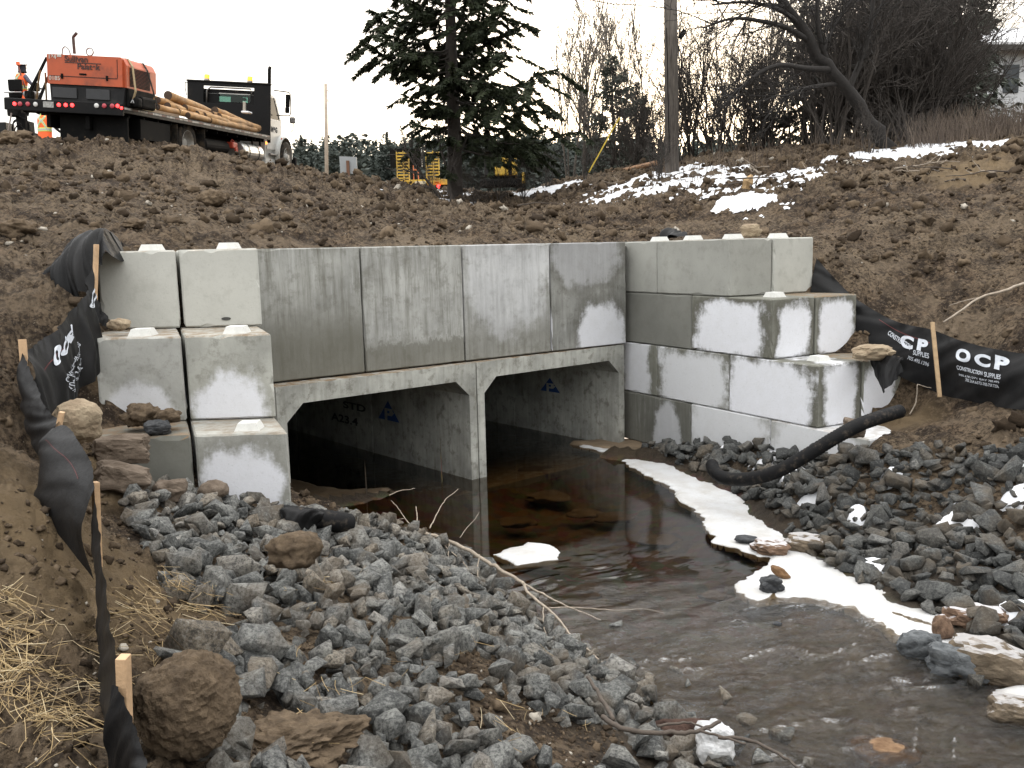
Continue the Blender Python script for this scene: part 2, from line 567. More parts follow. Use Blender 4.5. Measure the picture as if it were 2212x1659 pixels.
def build_ground():
    # one sheet: fine where the camera looks, coarse behind it and out to the horizon
    fine = np.radians(np.linspace(-38, 38, 860))
    rest = np.radians(np.linspace(38, 322, 60))[1:-1]
    az = np.concatenate([fine, rest])
    r = np.concatenate([np.geomspace(1.3, 34, 470), np.geomspace(34, 3500, 34)[1:]])
    A, Rr = np.meshgrid(az, r)
    X, Y = Rr * np.sin(A), Rr * np.cos(A)
    h0, bk, dw = smooth_h(X, Y, True)
    Z = ground_detail(X, Y)
    nr, na = X.shape
    V = np.stack([X.ravel(), Y.ravel(), Z.ravel()], 1)
    idx = np.arange(nr * na).reshape(nr, na)
    nxt = np.roll(idx, -1, axis=1)
    Fq = np.stack([idx[:-1], nxt[:-1], nxt[1:], idx[1:]], -1)
    B = bk.ravel()[Fq]; D = dw.ravel()[Fq]
    mixed = B.any(-1) & ~B.all(-1)
    hz = Z.ravel()[Fq]
    kill = mixed & (D.min(-1) < .14) & ((hz.max(-1) - hz.min(-1)) > .3)
    Fq = Fq[~kill].reshape(-1, 4)
    # centre fan so nothing is open under the camera
    c = len(V)
    V = np.vstack([V, [[0, 0, float(smooth_h(np.array([0.]), np.array([0.]))[0])]]])
    fan = np.stack([np.full(na, c), nxt[0], idx[0]], 1)
    x, y = V[:, 0], V[:, 1]
    hh = np.append(h0.ravel(), -1.75); bb = np.append(bk.ravel(), False)
    sand = sandmask(x, y)
    wet = sstep(-2.62, -3.0, hh) * ~bb
    bed = sstep(-3.03, -3.12, hh) * ~bb
    me = bpy.data.meshes.new("ground")
    nq, nt = len(Fq), len(fan)
    me.vertices.add(len(V)); me.vertices.foreach_set("co", V.astype(np.float32).ravel())
    loops = np.concatenate([Fq.ravel(), fan.ravel()]).astype(np.int32)
    me.loops.add(len(loops)); me.loops.foreach_set("vertex_index", loops)
    me.polygons.add(nq + nt)
    me.polygons.foreach_set("loop_start", np.concatenate([np.arange(nq) * 4, nq * 4 + np.arange(nt) * 3]).astype(np.int32))
    me.update(calc_edges=True); me.validate()
    for nm, arr in (("sand", sand), ("wet", wet), ("bed", bed)):
        me.attributes.new(nm, 'FLOAT', 'POINT').data.foreach_set("value", arr.astype(np.float32))
    me.polygons.foreach_set("use_smooth", [True] * len(me.polygons))
    o = obj("ground", me, soil_mat())
    tag(o, kind="structure")


def soil_mat():
    t = NT("soil")
    p = t.geo_pos()
    big = t.noise(p, .55, 5, .6)
    mid = t.noise(p, 3.5, 8, .7)
    fin_ = t.noise(p, 22, 6, .7)
    c = t.mix(t.ramp(mid, [(.43, 0), (.57, 1)]), (.034, .0225, .0145), (.152, .106, .067))
    c = t.mix(t.math('MULTIPLY', t.ramp(big, [(.45, 0), (.60, .85)]), t.ramp(mid, [(.3, .4), (.55, 1)])), c, (.20, .15, .098))
    c = t.mix(t.ramp(fin_, [(.42, .85), (.51, 0)]), c, (.022, .0145, .0095))
    c = t.mix(t.ramp(fin_, [(.54, 0), (.64, .55)]), c, (.27, .205, .14))
    stk = t.noise(t.geo_pos((.55, 1.5, 1.2)), 1.5, 6, .65, .8)
    c = t.mix(t.math('MULTIPLY', t.ramp(stk, [(.52, 0), (.62, .6)]), t.ramp(mid, [(.35, .3), (.55, 1)])), c, (.21, .16, .11))
    c = t.mix(t.ramp(stk, [(.36, .5), (.46, 0)]), c, (.030, .020, .013))
    peb = t.voro(p, 34, 'F1', 0)
    c = t.mix(t.maprange(peb, .22, .10, 0, t.ramp(t.noise(p, 6, 3), [(.52, 0), (.66, .8)])), c, (.34, .28, .21))
    c = t.mix(t.math('MULTIPLY', t.attr("sand"), t.ramp(mid, [(.25, .55), (.55, 1)])), c, (.21, .15, .085))
    c = t.mix(t.math('MULTIPLY', t.attr("wet"), .8), c, (.040, .031, .022))
    bedc = t.mix(t.ramp(t.noise(p, 2.2, 6, .6, .6), [(.36, 0), (.64, 1)]), (.06, .042, .022), (.30, .21, .115))
    vr = t.voro(p, 7, 'F1', 1)
    bedc = t.mix(t.ramp(t.noise(p, 12, 8, .7), [(.35, .6), (.6, 0)]), bedc, (.05, .037, .022))
    bedc = t.mix(.4, bedc, t.mix(1.0, vr, (.34, .27, .18), 'MULTIPLY'))
    sxyz = t.n('SeparateXYZ'); t.t.links.new(t.geo_pos(), sxyz.inputs[0])
    bedc = t.mix(t.maprange(sxyz.outputs[1], 8.6, 6.4, 0, .75), bedc, t.mix(t.ramp(t.noise(p, 5, 7, .7), [(.35, 0), (.65, 1)]), (.11, .092, .065), (.46, .41, .33)))
    c = t.mix(t.attr("bed"), c, bedc)
    b = t.bump(t.noise(p, 9, 10, .78), 1., .10)
    b = t.bump(t.noise(p, 60, 6, .7), .6, .02, b)
    return t.fin(c, t.maprange(t.attr("wet"), 0, 1, .95, .55), b, spec=.25)


_GH = {}


def ground_z(x, y):
    return float(ground_detail(np.array([float(x)]), np.array([float(y)]))[0])


def hit(u, v, near=1.5, far=60):
    """Where the line of sight through a point of the photograph meets the ground."""
    d = ray(u, v)
    ts = np.geomspace(near, far, 420)
    P = np.array([0, 0, CAM_Z])[None] + d[None] * ts[:, None]
    h = smooth_h(P[:, 0], P[:, 1])
    below = np.where(P[:, 2] < h)[0]
    i = below[0] if len(below) else len(ts) - 1
    p = P[i].copy()
    p[2] = ground_z(p[0], p[1])
    return p


build_ground()

# ------------------------------------------------------------------ stream water and ice
def water_mat():
    t = NT("stream water")
    t.t.nodes.remove(t.p)
    p = t.geo_pos()
    # calm pool under the culvert, riffle further down
    sx = t.n("SeparateXYZ"); t.t.links.new(p, sx.inputs[0])
    rif = t.maprange(t.math('ADD', sx.outputs[1], t.math('MULTIPLY', t.noise(p, .8, 3), 1.6)), 9.0, 6.6)
    n1 = t.noise(t.geo_pos((1.6, 3.2, 1)), 3.4, 6, .62, 1.6)
    n2 = t.noise(t.geo_pos((1, 1, 1)), 1.1, 2, .5)
    b = t.n("Bump"); t.set(b.inputs['Height'], n1); t.set(b.inputs['Strength'], t.maprange(rif, 0, 1, .010, 1.0, False)); b.inputs['Distance'].default_value = .06
    b2 = t.n("Bump"); t.set(b2.inputs['Height'], n2); b2.inputs['Strength'].default_value = .02; b2.inputs['Distance'].default_value = .1
    t.set(b2.inputs['Normal'], b.outputs[0])
    tr = t.n("BsdfTransparent"); t.set(tr.inputs[0], t.mix(rif, (.52, .42, .28), (.64, .55, .40)))
    gl = t.n("BsdfGlossy"); gl.inputs['Roughness'].default_value = .012; t.set(gl.inputs['Color'], (1, 1, 1, 1)); t.set(gl.inputs['Normal'], b2.outputs[0])
    fr = t.n("Fresnel"); fr.inputs[0].default_value = 1.52; t.set(fr.inputs['Normal'], b2.outputs[0])
    mx = t.n("MixShader"); t.set(mx.inputs[0], fr.outputs[0]); t.t.links.new(tr.outputs[0], mx.inputs[1]); t.t.links.new(gl.outputs[0], mx.inputs[2])
    t.t.links.new(mx.outputs[0], t.out.inputs[0])
    return t.m


def build_water():
    poly = [(-3.2, 9.8), (-1.2, 8.6), (-.4, 7.6), (.0, 5.5), (.6, 3.4), (1.0, 1.0), (2, -6), (8, -6), (6.5, 3), (5.0, 6), (3.6, 8.6), (2.9, 10.6), (2.2, 12.6), (1.86, 13.75)]
    # up the culvert
    a = BR - BN * 13; b_ = BR - BE * 5.65 - BN * 13
    poly += [tuple(a), tuple(b_), tuple(BR - BE * 5.75)]
    # rippled sheet: still in the pool, broken by small waves in the riffle below it
    gx, gy = np.meshgrid(np.arange(-1.6, 5.6, .026), np.arange(1.6, 9.6, .026))
    fl = np.array([.50, -.866]); al = gx * fl[0] + gy * fl[1]; ac = gx * .866 + gy * .5
    rif = sstep(8.7, 6.6, gy + (fbm(gx * .8, gy * .8, 61, 3) - .5) * 2.2)
    wv = fbm(al * 7.5 + 1.2 * fbm(ac * 2, al * 2, 64, 2), ac * 3.0, 62, 4, .55) - .5
    wv2 = fbm(al * 2.1, ac * 1.5, 63, 3) - .5
    crest = 1 - billow(al * 5 + 2 * vnoise(ac * 1.6, al * 1.6, 66), ac * 1.7, 65)
    z = ZW + rif * (.062 * wv + .026 * wv2 + .030 * crest ** 4)
    edge = (gx < -1.55) | (gy > 9.55) | (gx > 5.55) | (gy < 1.65)
    z = np.where(edge, ZW, z)
    ins = inside(gx, gy, poly)
    idx = np.arange(gx.size).reshape(gx.shape)
    Fq = np.stack([idx[:-1, :-1], idx[:-1, 1:], idx[1:, 1:], idx[1:, :-1]], -1).reshape(-1, 4)
    Fq = Fq[ins.ravel()[Fq].any(1)]
    used = np.unique(Fq); rm = np.full(gx.size, -1); rm[used] = np.arange(len(used))
    V = np.stack([gx.ravel(), gy.ravel(), z.ravel()], 1)[used]; Fq = rm[Fq]
    # plain water up the culvert and out of the picture below
    yb = np.arange(1.6, 9.6, .026)[-1]; y0_ = 1.6
    up = [p for p in [(-3.2, yb), (5.6, yb), (3.2, 10.6), (2.4, 12.6), (1.86, 13.75), tuple(a), tuple(b_), tuple(BR - BE * 5.75), (-3.2, 9.95)]]
    dn = [(.4, -6), (8, -6), (8, y0_), (-1.6, y0_)]
    n0 = len(V)
    V = np.vstack([V, [(x, y, ZW) for x, y in up + dn]])
    me = bpy.data.meshes.new("water")
    me.from_pydata(V.tolist(), [], Fq.tolist() + [list(range(n0, n0 + len(up))), list(range(n0 + len(up), n0 + len(up) + len(dn)))])
    me.validate()
    bm = bmesh.new(); bm.from_mesh(me)
    for f in bm.faces:
        if f.normal.z < 0: f.normal_flip()
        f.smooth = True
    bmesh.ops.triangulate(bm, faces=[f for f in bm.faces if len(f.verts) > 4])
    bm.to_mesh(me); bm.free()
    tag(obj("water", me, water_mat()), kind="structure")


build_water()


def snow_mat(name, col=(.80, .81, .84), dirt=(.52, .47, .38), amt=.35, rough=.55):
    t = NT(name)
    p = t.geo_pos()
    n_ = t.noise(p, 3.2, 7, .65)
    c = t.mix(t.ramp(n_, [(.40, 0), (.72, amt)]), col, dirt)
    c = t.mix(t.ramp(t.noise(p, 30, 4), [(.62, 0), (.75, amt * .6)]), c, dirt)
    b = t.bump(t.noise(p, 9, 8, .7), .35, .05)
    return t.fin(c, rough, b, spec=.35)


def outline_sheet(name, px, z, thick, mat, label, cat, jag=.06, sub=7, dome=.016, seed=0, kind=None):
    """A thin floating sheet whose ragged outline is given in world XY."""
    P = [np.array(p[:2]) for p in px]
    out = []
    n = len(P)
    for i in range(n):
        a, b = P[i], P[(i + 1) % n]
        L = np.linalg.norm(b - a); k = max(2, int(L / .03))
        nn = np.array([-(b - a)[1], (b - a)[0]]) / max(L, 1e-6)
        for j in range(k):
            q = a + (b - a) * j / k
            o = (fbm(np.array([q[0] * 6 + seed]), np.array([q[1] * 6]), seed, 3)[0] - .5) * 2 * jag + (fbm(np.array([q[0] * 19]), np.array([q[1] * 19]), seed + 5, 2)[0] - .5) * jag
            out.append(q + nn * o)
    out = np.array(out)
    lo, hi = out.min(0), out.max(0)
    st = .024
    gx, gy = np.meshgrid(np.arange(lo[0] - st, hi[0] + st, st), np.arange(lo[1] - st, hi[1] + st, st))
    ins = inside(gx, gy, out)
    d = seg_d(gx, gy, np.vstack([out, out[:1]]))
    sd = np.where(ins, d, -d)
    gy_, gx_ = np.gradient(sd, st)
    gn = np.maximum(np.hypot(gx_, gy_), .3)
    out_ = sd < 0
    zz = z + thick * sstep(0, .06, sd) + dome * (fbm(gx * 2.2, gy * 2.2, seed + 3, 4) - .4) * sstep(0, .2, sd) + .006
    zz = np.where(out_, np.where(sd > -st * .95, z + .004, z - .05), zz)
    gx = np.where(out_, gx - gx_ / gn ** 2 * sd, gx); gy = np.where(out_, gy - gy_ / gn ** 2 * sd, gy)
    idx = np.arange(gx.size).reshape(gx.shape)
    Fq = np.stack([idx[:-1, :-1], idx[:-1, 1:], idx[1:, 1:], idx[1:, :-1]], -1).reshape(-1, 4)
    keep = (sd.ravel()[Fq] > -st * 2.2).all(1)
    Fq = Fq[keep]
    used = np.unique(Fq); remap = np.full(gx.size, -1); remap[used] = np.arange(len(used))
    me = mesh_np(name, np.stack([gx.ravel(), gy.ravel(), zz.ravel()], 1)[used], remap[Fq])
    o = obj(name, me, mat, smooth=True)
    tag(o, label, cat, kind=kind)
    return o


ICE = snow_mat("ice", (.60, .605, .61), (.40, .37, .32), .7, .4)
S2 = lambda pts, z=ZW: [at_z(u, v, z) for u, v in pts]
outline_sheet("ice_shelf", S2([(1235, 958), (1290, 962), (1370, 975), (1420, 990), (1520, 1035), (1600, 1075), (1680, 1120), (1720, 1185), (1790, 1215), (1900, 1262), (2010, 1310), (2080, 1335), (2120, 1390), (2225, 1450), (2225, 1475), (2120, 1418), (1935, 1375), (1880, 1335), (1815, 1310), (1740, 1288), (1640, 1298), (1585, 1280), (1590, 1260), (1640, 1228), (1665, 1205), (1620, 1195), (1545, 1175), (1510, 1110), (1465, 1080), (1450, 1052), (1385, 1022), (1330, 985)]),
              ZW, .018, ICE, "long white shelf of ice along the stream edge below the dark riprap", "ice shelf", seed=2)
outline_sheet("ice_floe", S2([(1062, 1198), (1100, 1185), (1130, 1180), (1140, 1172), (1170, 1174), (1195, 1182), (1212, 1195), (1205, 1208), (1160, 1216), (1120, 1222), (1095, 1210)]),
              ZW, .016, ICE, "small white ice patch frozen in the middle of the brown pool", "ice patch", jag=.04, seed=9)
outline_sheet("ice_sheet", S2([(2150, 1490), (2215, 1482), (2260, 1500), (2260, 1545), (2190, 1530), (2155, 1520)]),
              ZW, .03, ICE, "white ice sheet capping a tan rock, small and cut by the picture edge", "ice sheet", jag=.03, seed=12)
# sand bars in the left culvert mouth and by the small pipe
SANDBAR = plain("wet sand", (.075, .052, .030), .6, var=.3, scale=5, bump=.4)
# ------------------------------------------------------------------ concrete
def conc(name, base=(.40, .40, .37), dark=(.13, .125, .10), hx=.75, hy=.375, frost=None, streak=0., lowwet=0., topwet=0., edge=0., mott=.25, topdirt=0., seed=0, fcol=(.74, .75, .79)):
    """frost: (centre along the face, centre height, half width, half height, power) of the white dried patch; lowwet / topwet darken from below / above with ragged runs."""
    t = NT(name)
    v = t.coord('Object')
    vs = t.coord('Object', loc=(seed * 3.7, seed * 1.3, seed * 2.1))
    s = t.n("SeparateXYZ"); t.t.links.new(v, s.inputs[0])
    tcn = t.n("TexCoord"); sn = t.n("SeparateXYZ"); t.t.links.new(tcn.outputs['Normal'], sn.inputs[0])
    ny = t.math('ABSOLUTE', sn.outputs[1]); nyb = t.math('GREATER_THAN', ny, .6)
    nxb = t.math('SUBTRACT', 1., nyb)
    u = t.math('ADD', t.math('MULTIPLY', s.outputs[0], nyb), t.math('MULTIPLY', s.outputs[1], nxb))
    z = s.outputs[2]
    big = t.noise(vs, 1.6, 5, .6); mid = t.noise(vs, 7, 8, .7); fin_ = t.noise(vs, 45, 4, .7)
    st = t.n("CombineXYZ"); t.set(st.inputs[0], t.math('MULTIPLY', u, 14.)); t.set(st.inputs[1], float(seed)); t.set(st.inputs[2], t.math('MULTIPLY', z, 1.1))
    run = t.noise(st.outputs[0], 1.0, 6, .7)
    c = t.mix(t.ramp(big, [(.3, 0), (.7, 1)]), tuple(q * (1 - mott) for q in base), tuple(q * (1 + mott * .5) for q in base))
    c = t.mix(t.ramp(mid, [(.51, 0), (.64, mott * 1.3)]), c, dark)
    if streak:
        c = t.mix(t.math('MULTIPLY', t.ramp(run, [(.46, 0), (.66, 1)]), streak), c, dark)
        c = t.mix(t.math('MULTIPLY', t.ramp(run, [(.28, 1), (.42, 0)]), streak * .7), c, (.60, .60, .59))
    jit = t.math('ADD', t.math('MULTIPLY', t.math('SUBTRACT', run, .5), .5), t.math('MULTIPLY', t.math('SUBTRACT', mid, .5), .45))
    if lowwet:
        f = t.maprange(t.math('ADD', z, jit), lowwet[0], lowwet[1], lowwet[2], 0)
        c = t.mix(f, c, dark)
    if topwet:
        f = t.maprange(t.math('ADD', z, jit), topwet[0], topwet[1], 0, topwet[2])
        c = t.mix(f, c, dark)
    if frost:
        for (cu, cz, ru, rz, pw, amt) in (frost if isinstance(frost, list) else [frost]):
            ru_eff = t.math('ADD', t.math('MULTIPLY', nyb, ru[0]), t.math('MULTIPLY', nxb, ru[1])) if isinstance(ru, tuple) else ru
            cu_eff = t.math('ADD', t.math('MULTIPLY', nyb, cu[0]), t.math('MULTIPLY', nxb, cu[1])) if isinstance(cu, tuple) else cu
            a = t.math('POWER', t.math('ABSOLUTE', t.math('DIVIDE', t.math('SUBTRACT', u, cu_eff), ru_eff)), pw)
            b = t.math('POWER', t.math('ABSOLUTE', t.math('DIVIDE', t.math('SUBTRACT', z, cz), rz)), pw)
            d = t.math('POWER', t.math('ADD', a, b), 1. / pw)
            d = t.math('ADD', d, t.math('MULTIPLY', jit, .6))
            d = t.math('ADD', d, t.math('MULTIPLY', t.math('SUBTRACT', t.noise(vs, 2.6, 5, .65), .5), 1.2))
            d = t.math('ADD', d, t.math('MULTIPLY', t.math('SUBTRACT', fin_, .5), .22))
            # a dark damp rim round the dry white
            rim = t.maprange(d, 1.35, 1.02, 0, edge)
            c = t.mix(rim, c, dark)
            f = t.maprange(d, 1.10, .74, 0, amt)
            c = t.mix(f, c, t.mix(t.ramp(mid, [(.35, 0), (.7, .3)]), fcol, (.58, .58, .57)))
    c = t.mix(t.ramp(fin_, [(.25, .25), (.42, 0)]), c, dark)
    pit = t.voro(vs, 26, 'F1', 0)
    c = t.mix(t.maprange(pit, .06, .02, 0, .6), c, (.10, .10, .09))
    if topdirt:
        up = t.math('GREATER_THAN', sn.outputs[2], .6)
        c = t.mix(t.math('MULTIPLY', up, t.ramp(mid, [(.38, 0), (.6, topdirt)])), c, (.20, .14, .085))
    bp = t.bump(t.noise(vs, 30, 6, .7), .25, .01)
    bp = t.bump(t.maprange(pit, .08, .0, 0, 1), -.4, .008, bp) if False else bp
    return t.fin(c, .86, bp, spec=.3)


KNOB = conc("cast concrete knob", (.62, .62, .59), mott=.12)


def wmat(p, ex, z):
    """Matrix with local x along ex (2d unit), local -y facing the viewer side."""
    ang = math.atan2(ex[1], ex[0])
    return Matrix.Translation((p[0], p[1], z)) @ Matrix.Rotation(ang, 4, 'Z')


def chipped_box(sx, sy, sz, bev=.012, seed=0, shear=0.):
    """A cast block: narrow worn arrises with a few chips. Origin at the middle of its base."""
    bm = bmesh.new()
    bmesh.ops.create_cube(bm, size=1)
    for v in bm.verts:
        v.co = Vector((v.co.x * sx, v.co.y * sy, (v.co.z + .5) * sz))
    bmesh.ops.bevel(bm, geom=bm.edges[:], offset=bev, segments=1, affect='EDGES')
    # cut the narrow arris strips along their length so they can wander a little
    strips = [e for e in bm.edges if e.calc_length() > .1]
    bmesh.ops.subdivide_edges(bm, edges=strips, cuts=9, use_grid_fill=True)
    r = random.Random(seed)
    for v in bm.verts:
        k = r.random() * bev * .5 + (bev * 2.0 if r.random() < .07 else 0)
        for ax, (lo, hi) in enumerate(((-sx / 2, sx / 2), (-sy / 2, sy / 2), (0, sz))):
            c = v.co[ax]
            if abs(c - lo) < 1e-5 or abs(c - hi) < 1e-5: continue      # stays in its own face
            if c - lo < bev * 1.02: v.co[ax] = c + k
            elif hi - c < bev * 1.02: v.co[ax] = c - k
    if shear:
        for v in bm.verts: v.co.x += shear * (v.co.y + sy / 2)
    me = bpy.data.meshes.new("block")
    bm.to_mesh(me); bm.free()
    return me


def knob_mesh(w=.205, h=.065):
    mb = MB()
    mb.box((0, 0, h / 2), (w, w, h), taper=.74, bev=0)
    return mb.mesh("knob")


KM = None


def block(p, ex, z, sx, sy, mat, label, knobs=(), seed=0, group=None, name="concrete_block", shear=0.):
    me = chipped_box(sx, sy, BH - .008, seed=seed, shear=shear)
    o = obj(name, me, mat)
    o.matrix_world = wmat(p, ex, z)
    tag(o, label, "concrete block", group)
    for (kx, ky) in knobs:
        k = obj("lifting_knob", knob_mesh(), KNOB, o, (kx, ky, BH - .01))
    return o


def perp(e): return np.array([-e[1], e[0]])      # pointing away from the viewer for the wall directions used here


# ---- left wing: three stepped courses, two blocks each, end faces to the camera
GL = "blocks of the near stepped wing wall"
lw = .765
CL = lambda n, **k: conc(n, hx=.37, hy=.75, **k)
left_specs = [
    (L1, 0, 0, CL("pale block concrete a", base=(.50, .50, .46), mott=.10, topdirt=.5, seed=1), "clean pale concrete block at the free end of the top course, second from the headwall", (0.02, -.35)),
    (L1, 1, 0, CL("pale block concrete b", base=(.49, .49, .45), mott=.10, topdirt=.5, seed=2), "clean pale concrete block with a small dark notch, top course against the headwall", (.0, -.35)),
    (L2, 0, 1, CL("mottled block concrete a", base=(.42, .42, .39), mott=.30, topdirt=.8, frost=(.0, .02, .34, .33, 2.4, .75), seed=3), "mottled grey concrete block with a dirt pile on it, middle course beside the silt fence", (-.02, -.55)),
    (L2, 1, 1, CL("mottled block concrete b", base=(.42, .42, .38), mott=.35, topdirt=.8, frost=(.0, -.06, .34, .48, 2.2, .95), edge=.25, seed=4), "concrete block with black mould speckles above a white dome, middle course next to the culvert", (.03, -.55)),
    (L3, 0, 2, CL("dark block concrete", base=(.20, .20, .175), mott=.25, topdirt=1., seed=5), "dark damp concrete block half buried behind brown rocks, bottom course", None),
    (L3, 1, 2, CL("frosted block concrete", base=(.36, .36, .33), mott=.25, topdirt=.5, frost=(.0, .10, .335, .56, 3.0, 1.), edge=.35, seed=6), "concrete block with a big white patch rising from the stones, bottom course by the pool", (.02, -.55)),
]
for (Lp, k, row, m, lab, kn) in left_specs:
    cx = Lp - LD * lw * (1.5 - k) + perp(LD) * .75 + (-LD * .012 if k == 0 else 0)
    block(cx, LD, -BH * (row + 1), lw - .022, 1.5, m, lab, [kn] if kn else [], seed=10 + row * 2 + k, group=GL, shear=-.345)
    if row == 0:
        pass
# small dark grapple notch in the second block
nb = MB(); nb.lathe((0, 0, 0), (0, 1, 0), [(-.004, .045), (.004, .045)], 16, True)
for q in bpy.data.objects:
    if q.get("label", "").startswith("clean pale concrete block with a small"):
        no = obj("notch", nb.mesh("notch"), plain("dark hollow", (.06, .06, .055), .9), q, (.03, -.752, .075)); no.scale = (1, 1, .35)

# ---- right wing: four stepped courses in running bond
GR = "blocks of the far stepped wing wall"


def wing(row, s0, s1, m, lab, knobs=(), seed=0, thick=.75, off=0.):
    L = s1 - s0
    c = WC + WD * ((s0 + s1) / 2) + WE * (thick / 2 + off)
    ex = WD                                              # local +x runs towards the stream mouth, -y ...
    return block(c, ex, -BH * (row + 1), L - .008, thick - .008, m, lab, knobs, seed, GR)


CR = lambda n, **k: conc(n, **k)
grey = (.34, .34, .31)
wing(0, -.3, WO, CR("wing concrete 1a", base=grey, mott=.12, seed=21), "short grey block at the inner corner, top course of the far wing", [(.1, .0)], 31)
wing(0, WO, WO + 1.5, CR("wing concrete 1b", base=(.33, .33, .30), mott=.16, topdirt=.2, seed=22), "long smooth grey block with rough cast lines, top course of the far wing", [(-.40, 0), (.40, .0)], 32)
wing(1, -.3, WO + .75, CR("wing concrete 2a", base=(.185, .185, .165), mott=.2, seed=23), "dark damp grey block at the inner corner, second course of the far wing", [], 33)
wing(1, WO + .75, WO + 2.25, CR("wing concrete 2b", base=(.2, .2, .17), dark=(.085, .08, .062), frost=((.0, .0), .30, (.68, .29), .39, 5, 1.), edge=.7, topdirt=.0, seed=24), "white frosted corner block with dark drip edges, second course of the far wing", [(.42, .0)], 34)
wing(2, -.3, WO, CR("wing concrete 3a", base=(.2, .2, .17), dark=(.10, .095, .075), frost=(.0, .35, .34, .6, 4, .8), streak=.5, seed=25), "short white block with dark vertical runs at the inner corner, third course", [], 35)
wing(2, WO, WO + 1.5, CR("wing concrete 3b", base=(.2, .2, .17), dark=(.10, .095, .075), frost=((.0, .0), .33, (.76, .3), .42, 7, .95), edge=.4, seed=26, fcol=(.66, .67, .69)), "long white block with faint grey blotches, middle of the third course", [], 36)
wing(2, WO + 1.5, WO + 3.0, CR("wing concrete 3c", base=(.2, .2, .17), dark=(.085, .08, .062), frost=((-.04, .02), .34, (.76, .30), .42, 6, 1.), edge=.7, seed=27), "bright white corner block with a scabbed end face, third course of the far wing", [(.42, .0)], 37)
wing(3, -.3, WO + .75, CR("wing concrete 4a", base=(.16, .16, .14), dark=(.09, .085, .07), streak=.6, frost=(.35, .2, .3, .5, 3, .55), seed=28), "dark streaked block at the inner corner, bottom course of the far wing", [], 38)
wing(3, WO + .75, WO + 2.25, CR("wing concrete 4b", base=(.42, .42, .41), frost=(.0, .36, .74, .5, 7, .85), seed=29, fcol=(.66, .67, .69)), "long pale block standing in the riprap, middle of the bottom course", [], 39)
wing(3, WO + 2.25, WO + 3.75, CR("wing concrete 4c", base=(.42, .42, .40), frost=(.0, .34, .70, .5, 6, .85), topdirt=.4, seed=30, fcol=(.68, .69, .71)), "pale block behind the black drain pipe, outer end of the bottom course", [], 40)
# blocks set behind, closing the end of each course
ends = [(0, WO + 1.5, CR("end concrete 1", base=(.45, .45, .41), mott=.15, seed=41), "pale square block facing the stream mouth, outer end of the top course", [(-.3, -.1)]),
        (1, WO + 2.25, CR("end concrete 2", base=(.2, .2, .17), dark=(.085, .08, .062), frost=(.0, .29, .32, .42, 3.2, 1.), edge=.6, topdirt=1., seed=42), "white arched end block under a pile of dirt, second course", []),
        (2, WO + 3.0, CR("end concrete 3", base=(.2, .2, .17), dark=(.085, .08, .062), frost=(-.1, .25, .34, .44, 3., 1.), edge=.5, topdirt=1., seed=43), "white end block running into the sandy slope, third course", []),
        (3, WO + 3.75, CR("end concrete 4", base=(.42, .42, .40), frost=(.0, .2, .34, .5, 4, .6), topdirt=.6, seed=44), "grey end block with an orange paint mark beside it, bottom course", [])]
for i, (row, s1, m, lab, kn) in enumerate(ends):
    wing(row, s1 - 1.5, s1, m, lab, [(.4, .05)] if row == 0 else [], 50 + i, .75, .75 + .006)
    if row == 0:
        pass
pm = MB(); pm.add([(0, 0, 0), (.09, 0, .005), (.085, .0, .05), (.01, 0, .045)], [(0, 1, 2, 3)])
po = obj("paint_mark", pm.mesh("paint_mark"), plain("orange paint", (.85, .13, .03), .6))
for q in bpy.data.objects:
    if q.get("label", "").startswith("grey end block with an orange"):
        po.parent = q; po.rotation_euler = (0, 0, math.pi / 2); po.location = (.7495, -.37, BH - .075)

# ---- headwall panels
GP = "precast headwall panels over the culvert"
PWD = 1.468
panel_specs = [
    (3, CR("panel concrete 1", base=(.35, .35, .325), hx=.73, streak=.75, lowwet=(.35, .95, .8), mott=.35, topwet=(1.35, 1.62, .4), seed=61), "streaked headwall panel with a dark damp foot, next to the near wing"),
    (2, CR("panel concrete 2", base=(.41, .41, .385), hx=.73, streak=.7, lowwet=(.28, .34, .7), mott=.32, topwet=(1.4, 1.62, .3), seed=62), "pale headwall panel with vertical runs and a sharp dark foot, second from the near wing"),
    (1, CR("panel concrete 3", base=(.42, .42, .40), hx=.73, streak=.6, lowwet=(.25, .55, .55), frost=(.0, 1.2, .75, 1.0, 2, .28), mott=.35, topwet=(1.2, 1.65, .5), seed=63), "light grey headwall panel darkening low on one side, third from the near wing"),
    (0, CR("panel concrete 4", base=(.27, .27, .25), dark=(.10, .095, .08), hx=.73, streak=.55, frost=[(.25, .08, .52, .58, 2.2, .85), (-.05, 1.3, .70, .45, 2., .28)], mott=.4, topwet=(1.1, 1.65, .7), edge=.5, seed=64), "dark wet headwall panel with a white dome in its corner, at the far wing"),
]
for k, m, lab in panel_specs:
    c = HW - HD * (PWD * (k + .5)) + perp(HD) * .1
    me = chipped_box(PWD - .022, .2, 1.5, .010, 70 + k)
    o = obj("headwall_panel", me, m)
    o.matrix_world = wmat(c, HD, -1.506)
    tag(o, lab, "wall panel", GP)

# ---- twin box culvert
CULV = CR("culvert concrete", base=(.43, .43, .39), dark=(.13, .12, .095), streak=.35, mott=.5, topdirt=1.2, seed=81)
CULVIN = CULV
DEPTH = 13.0


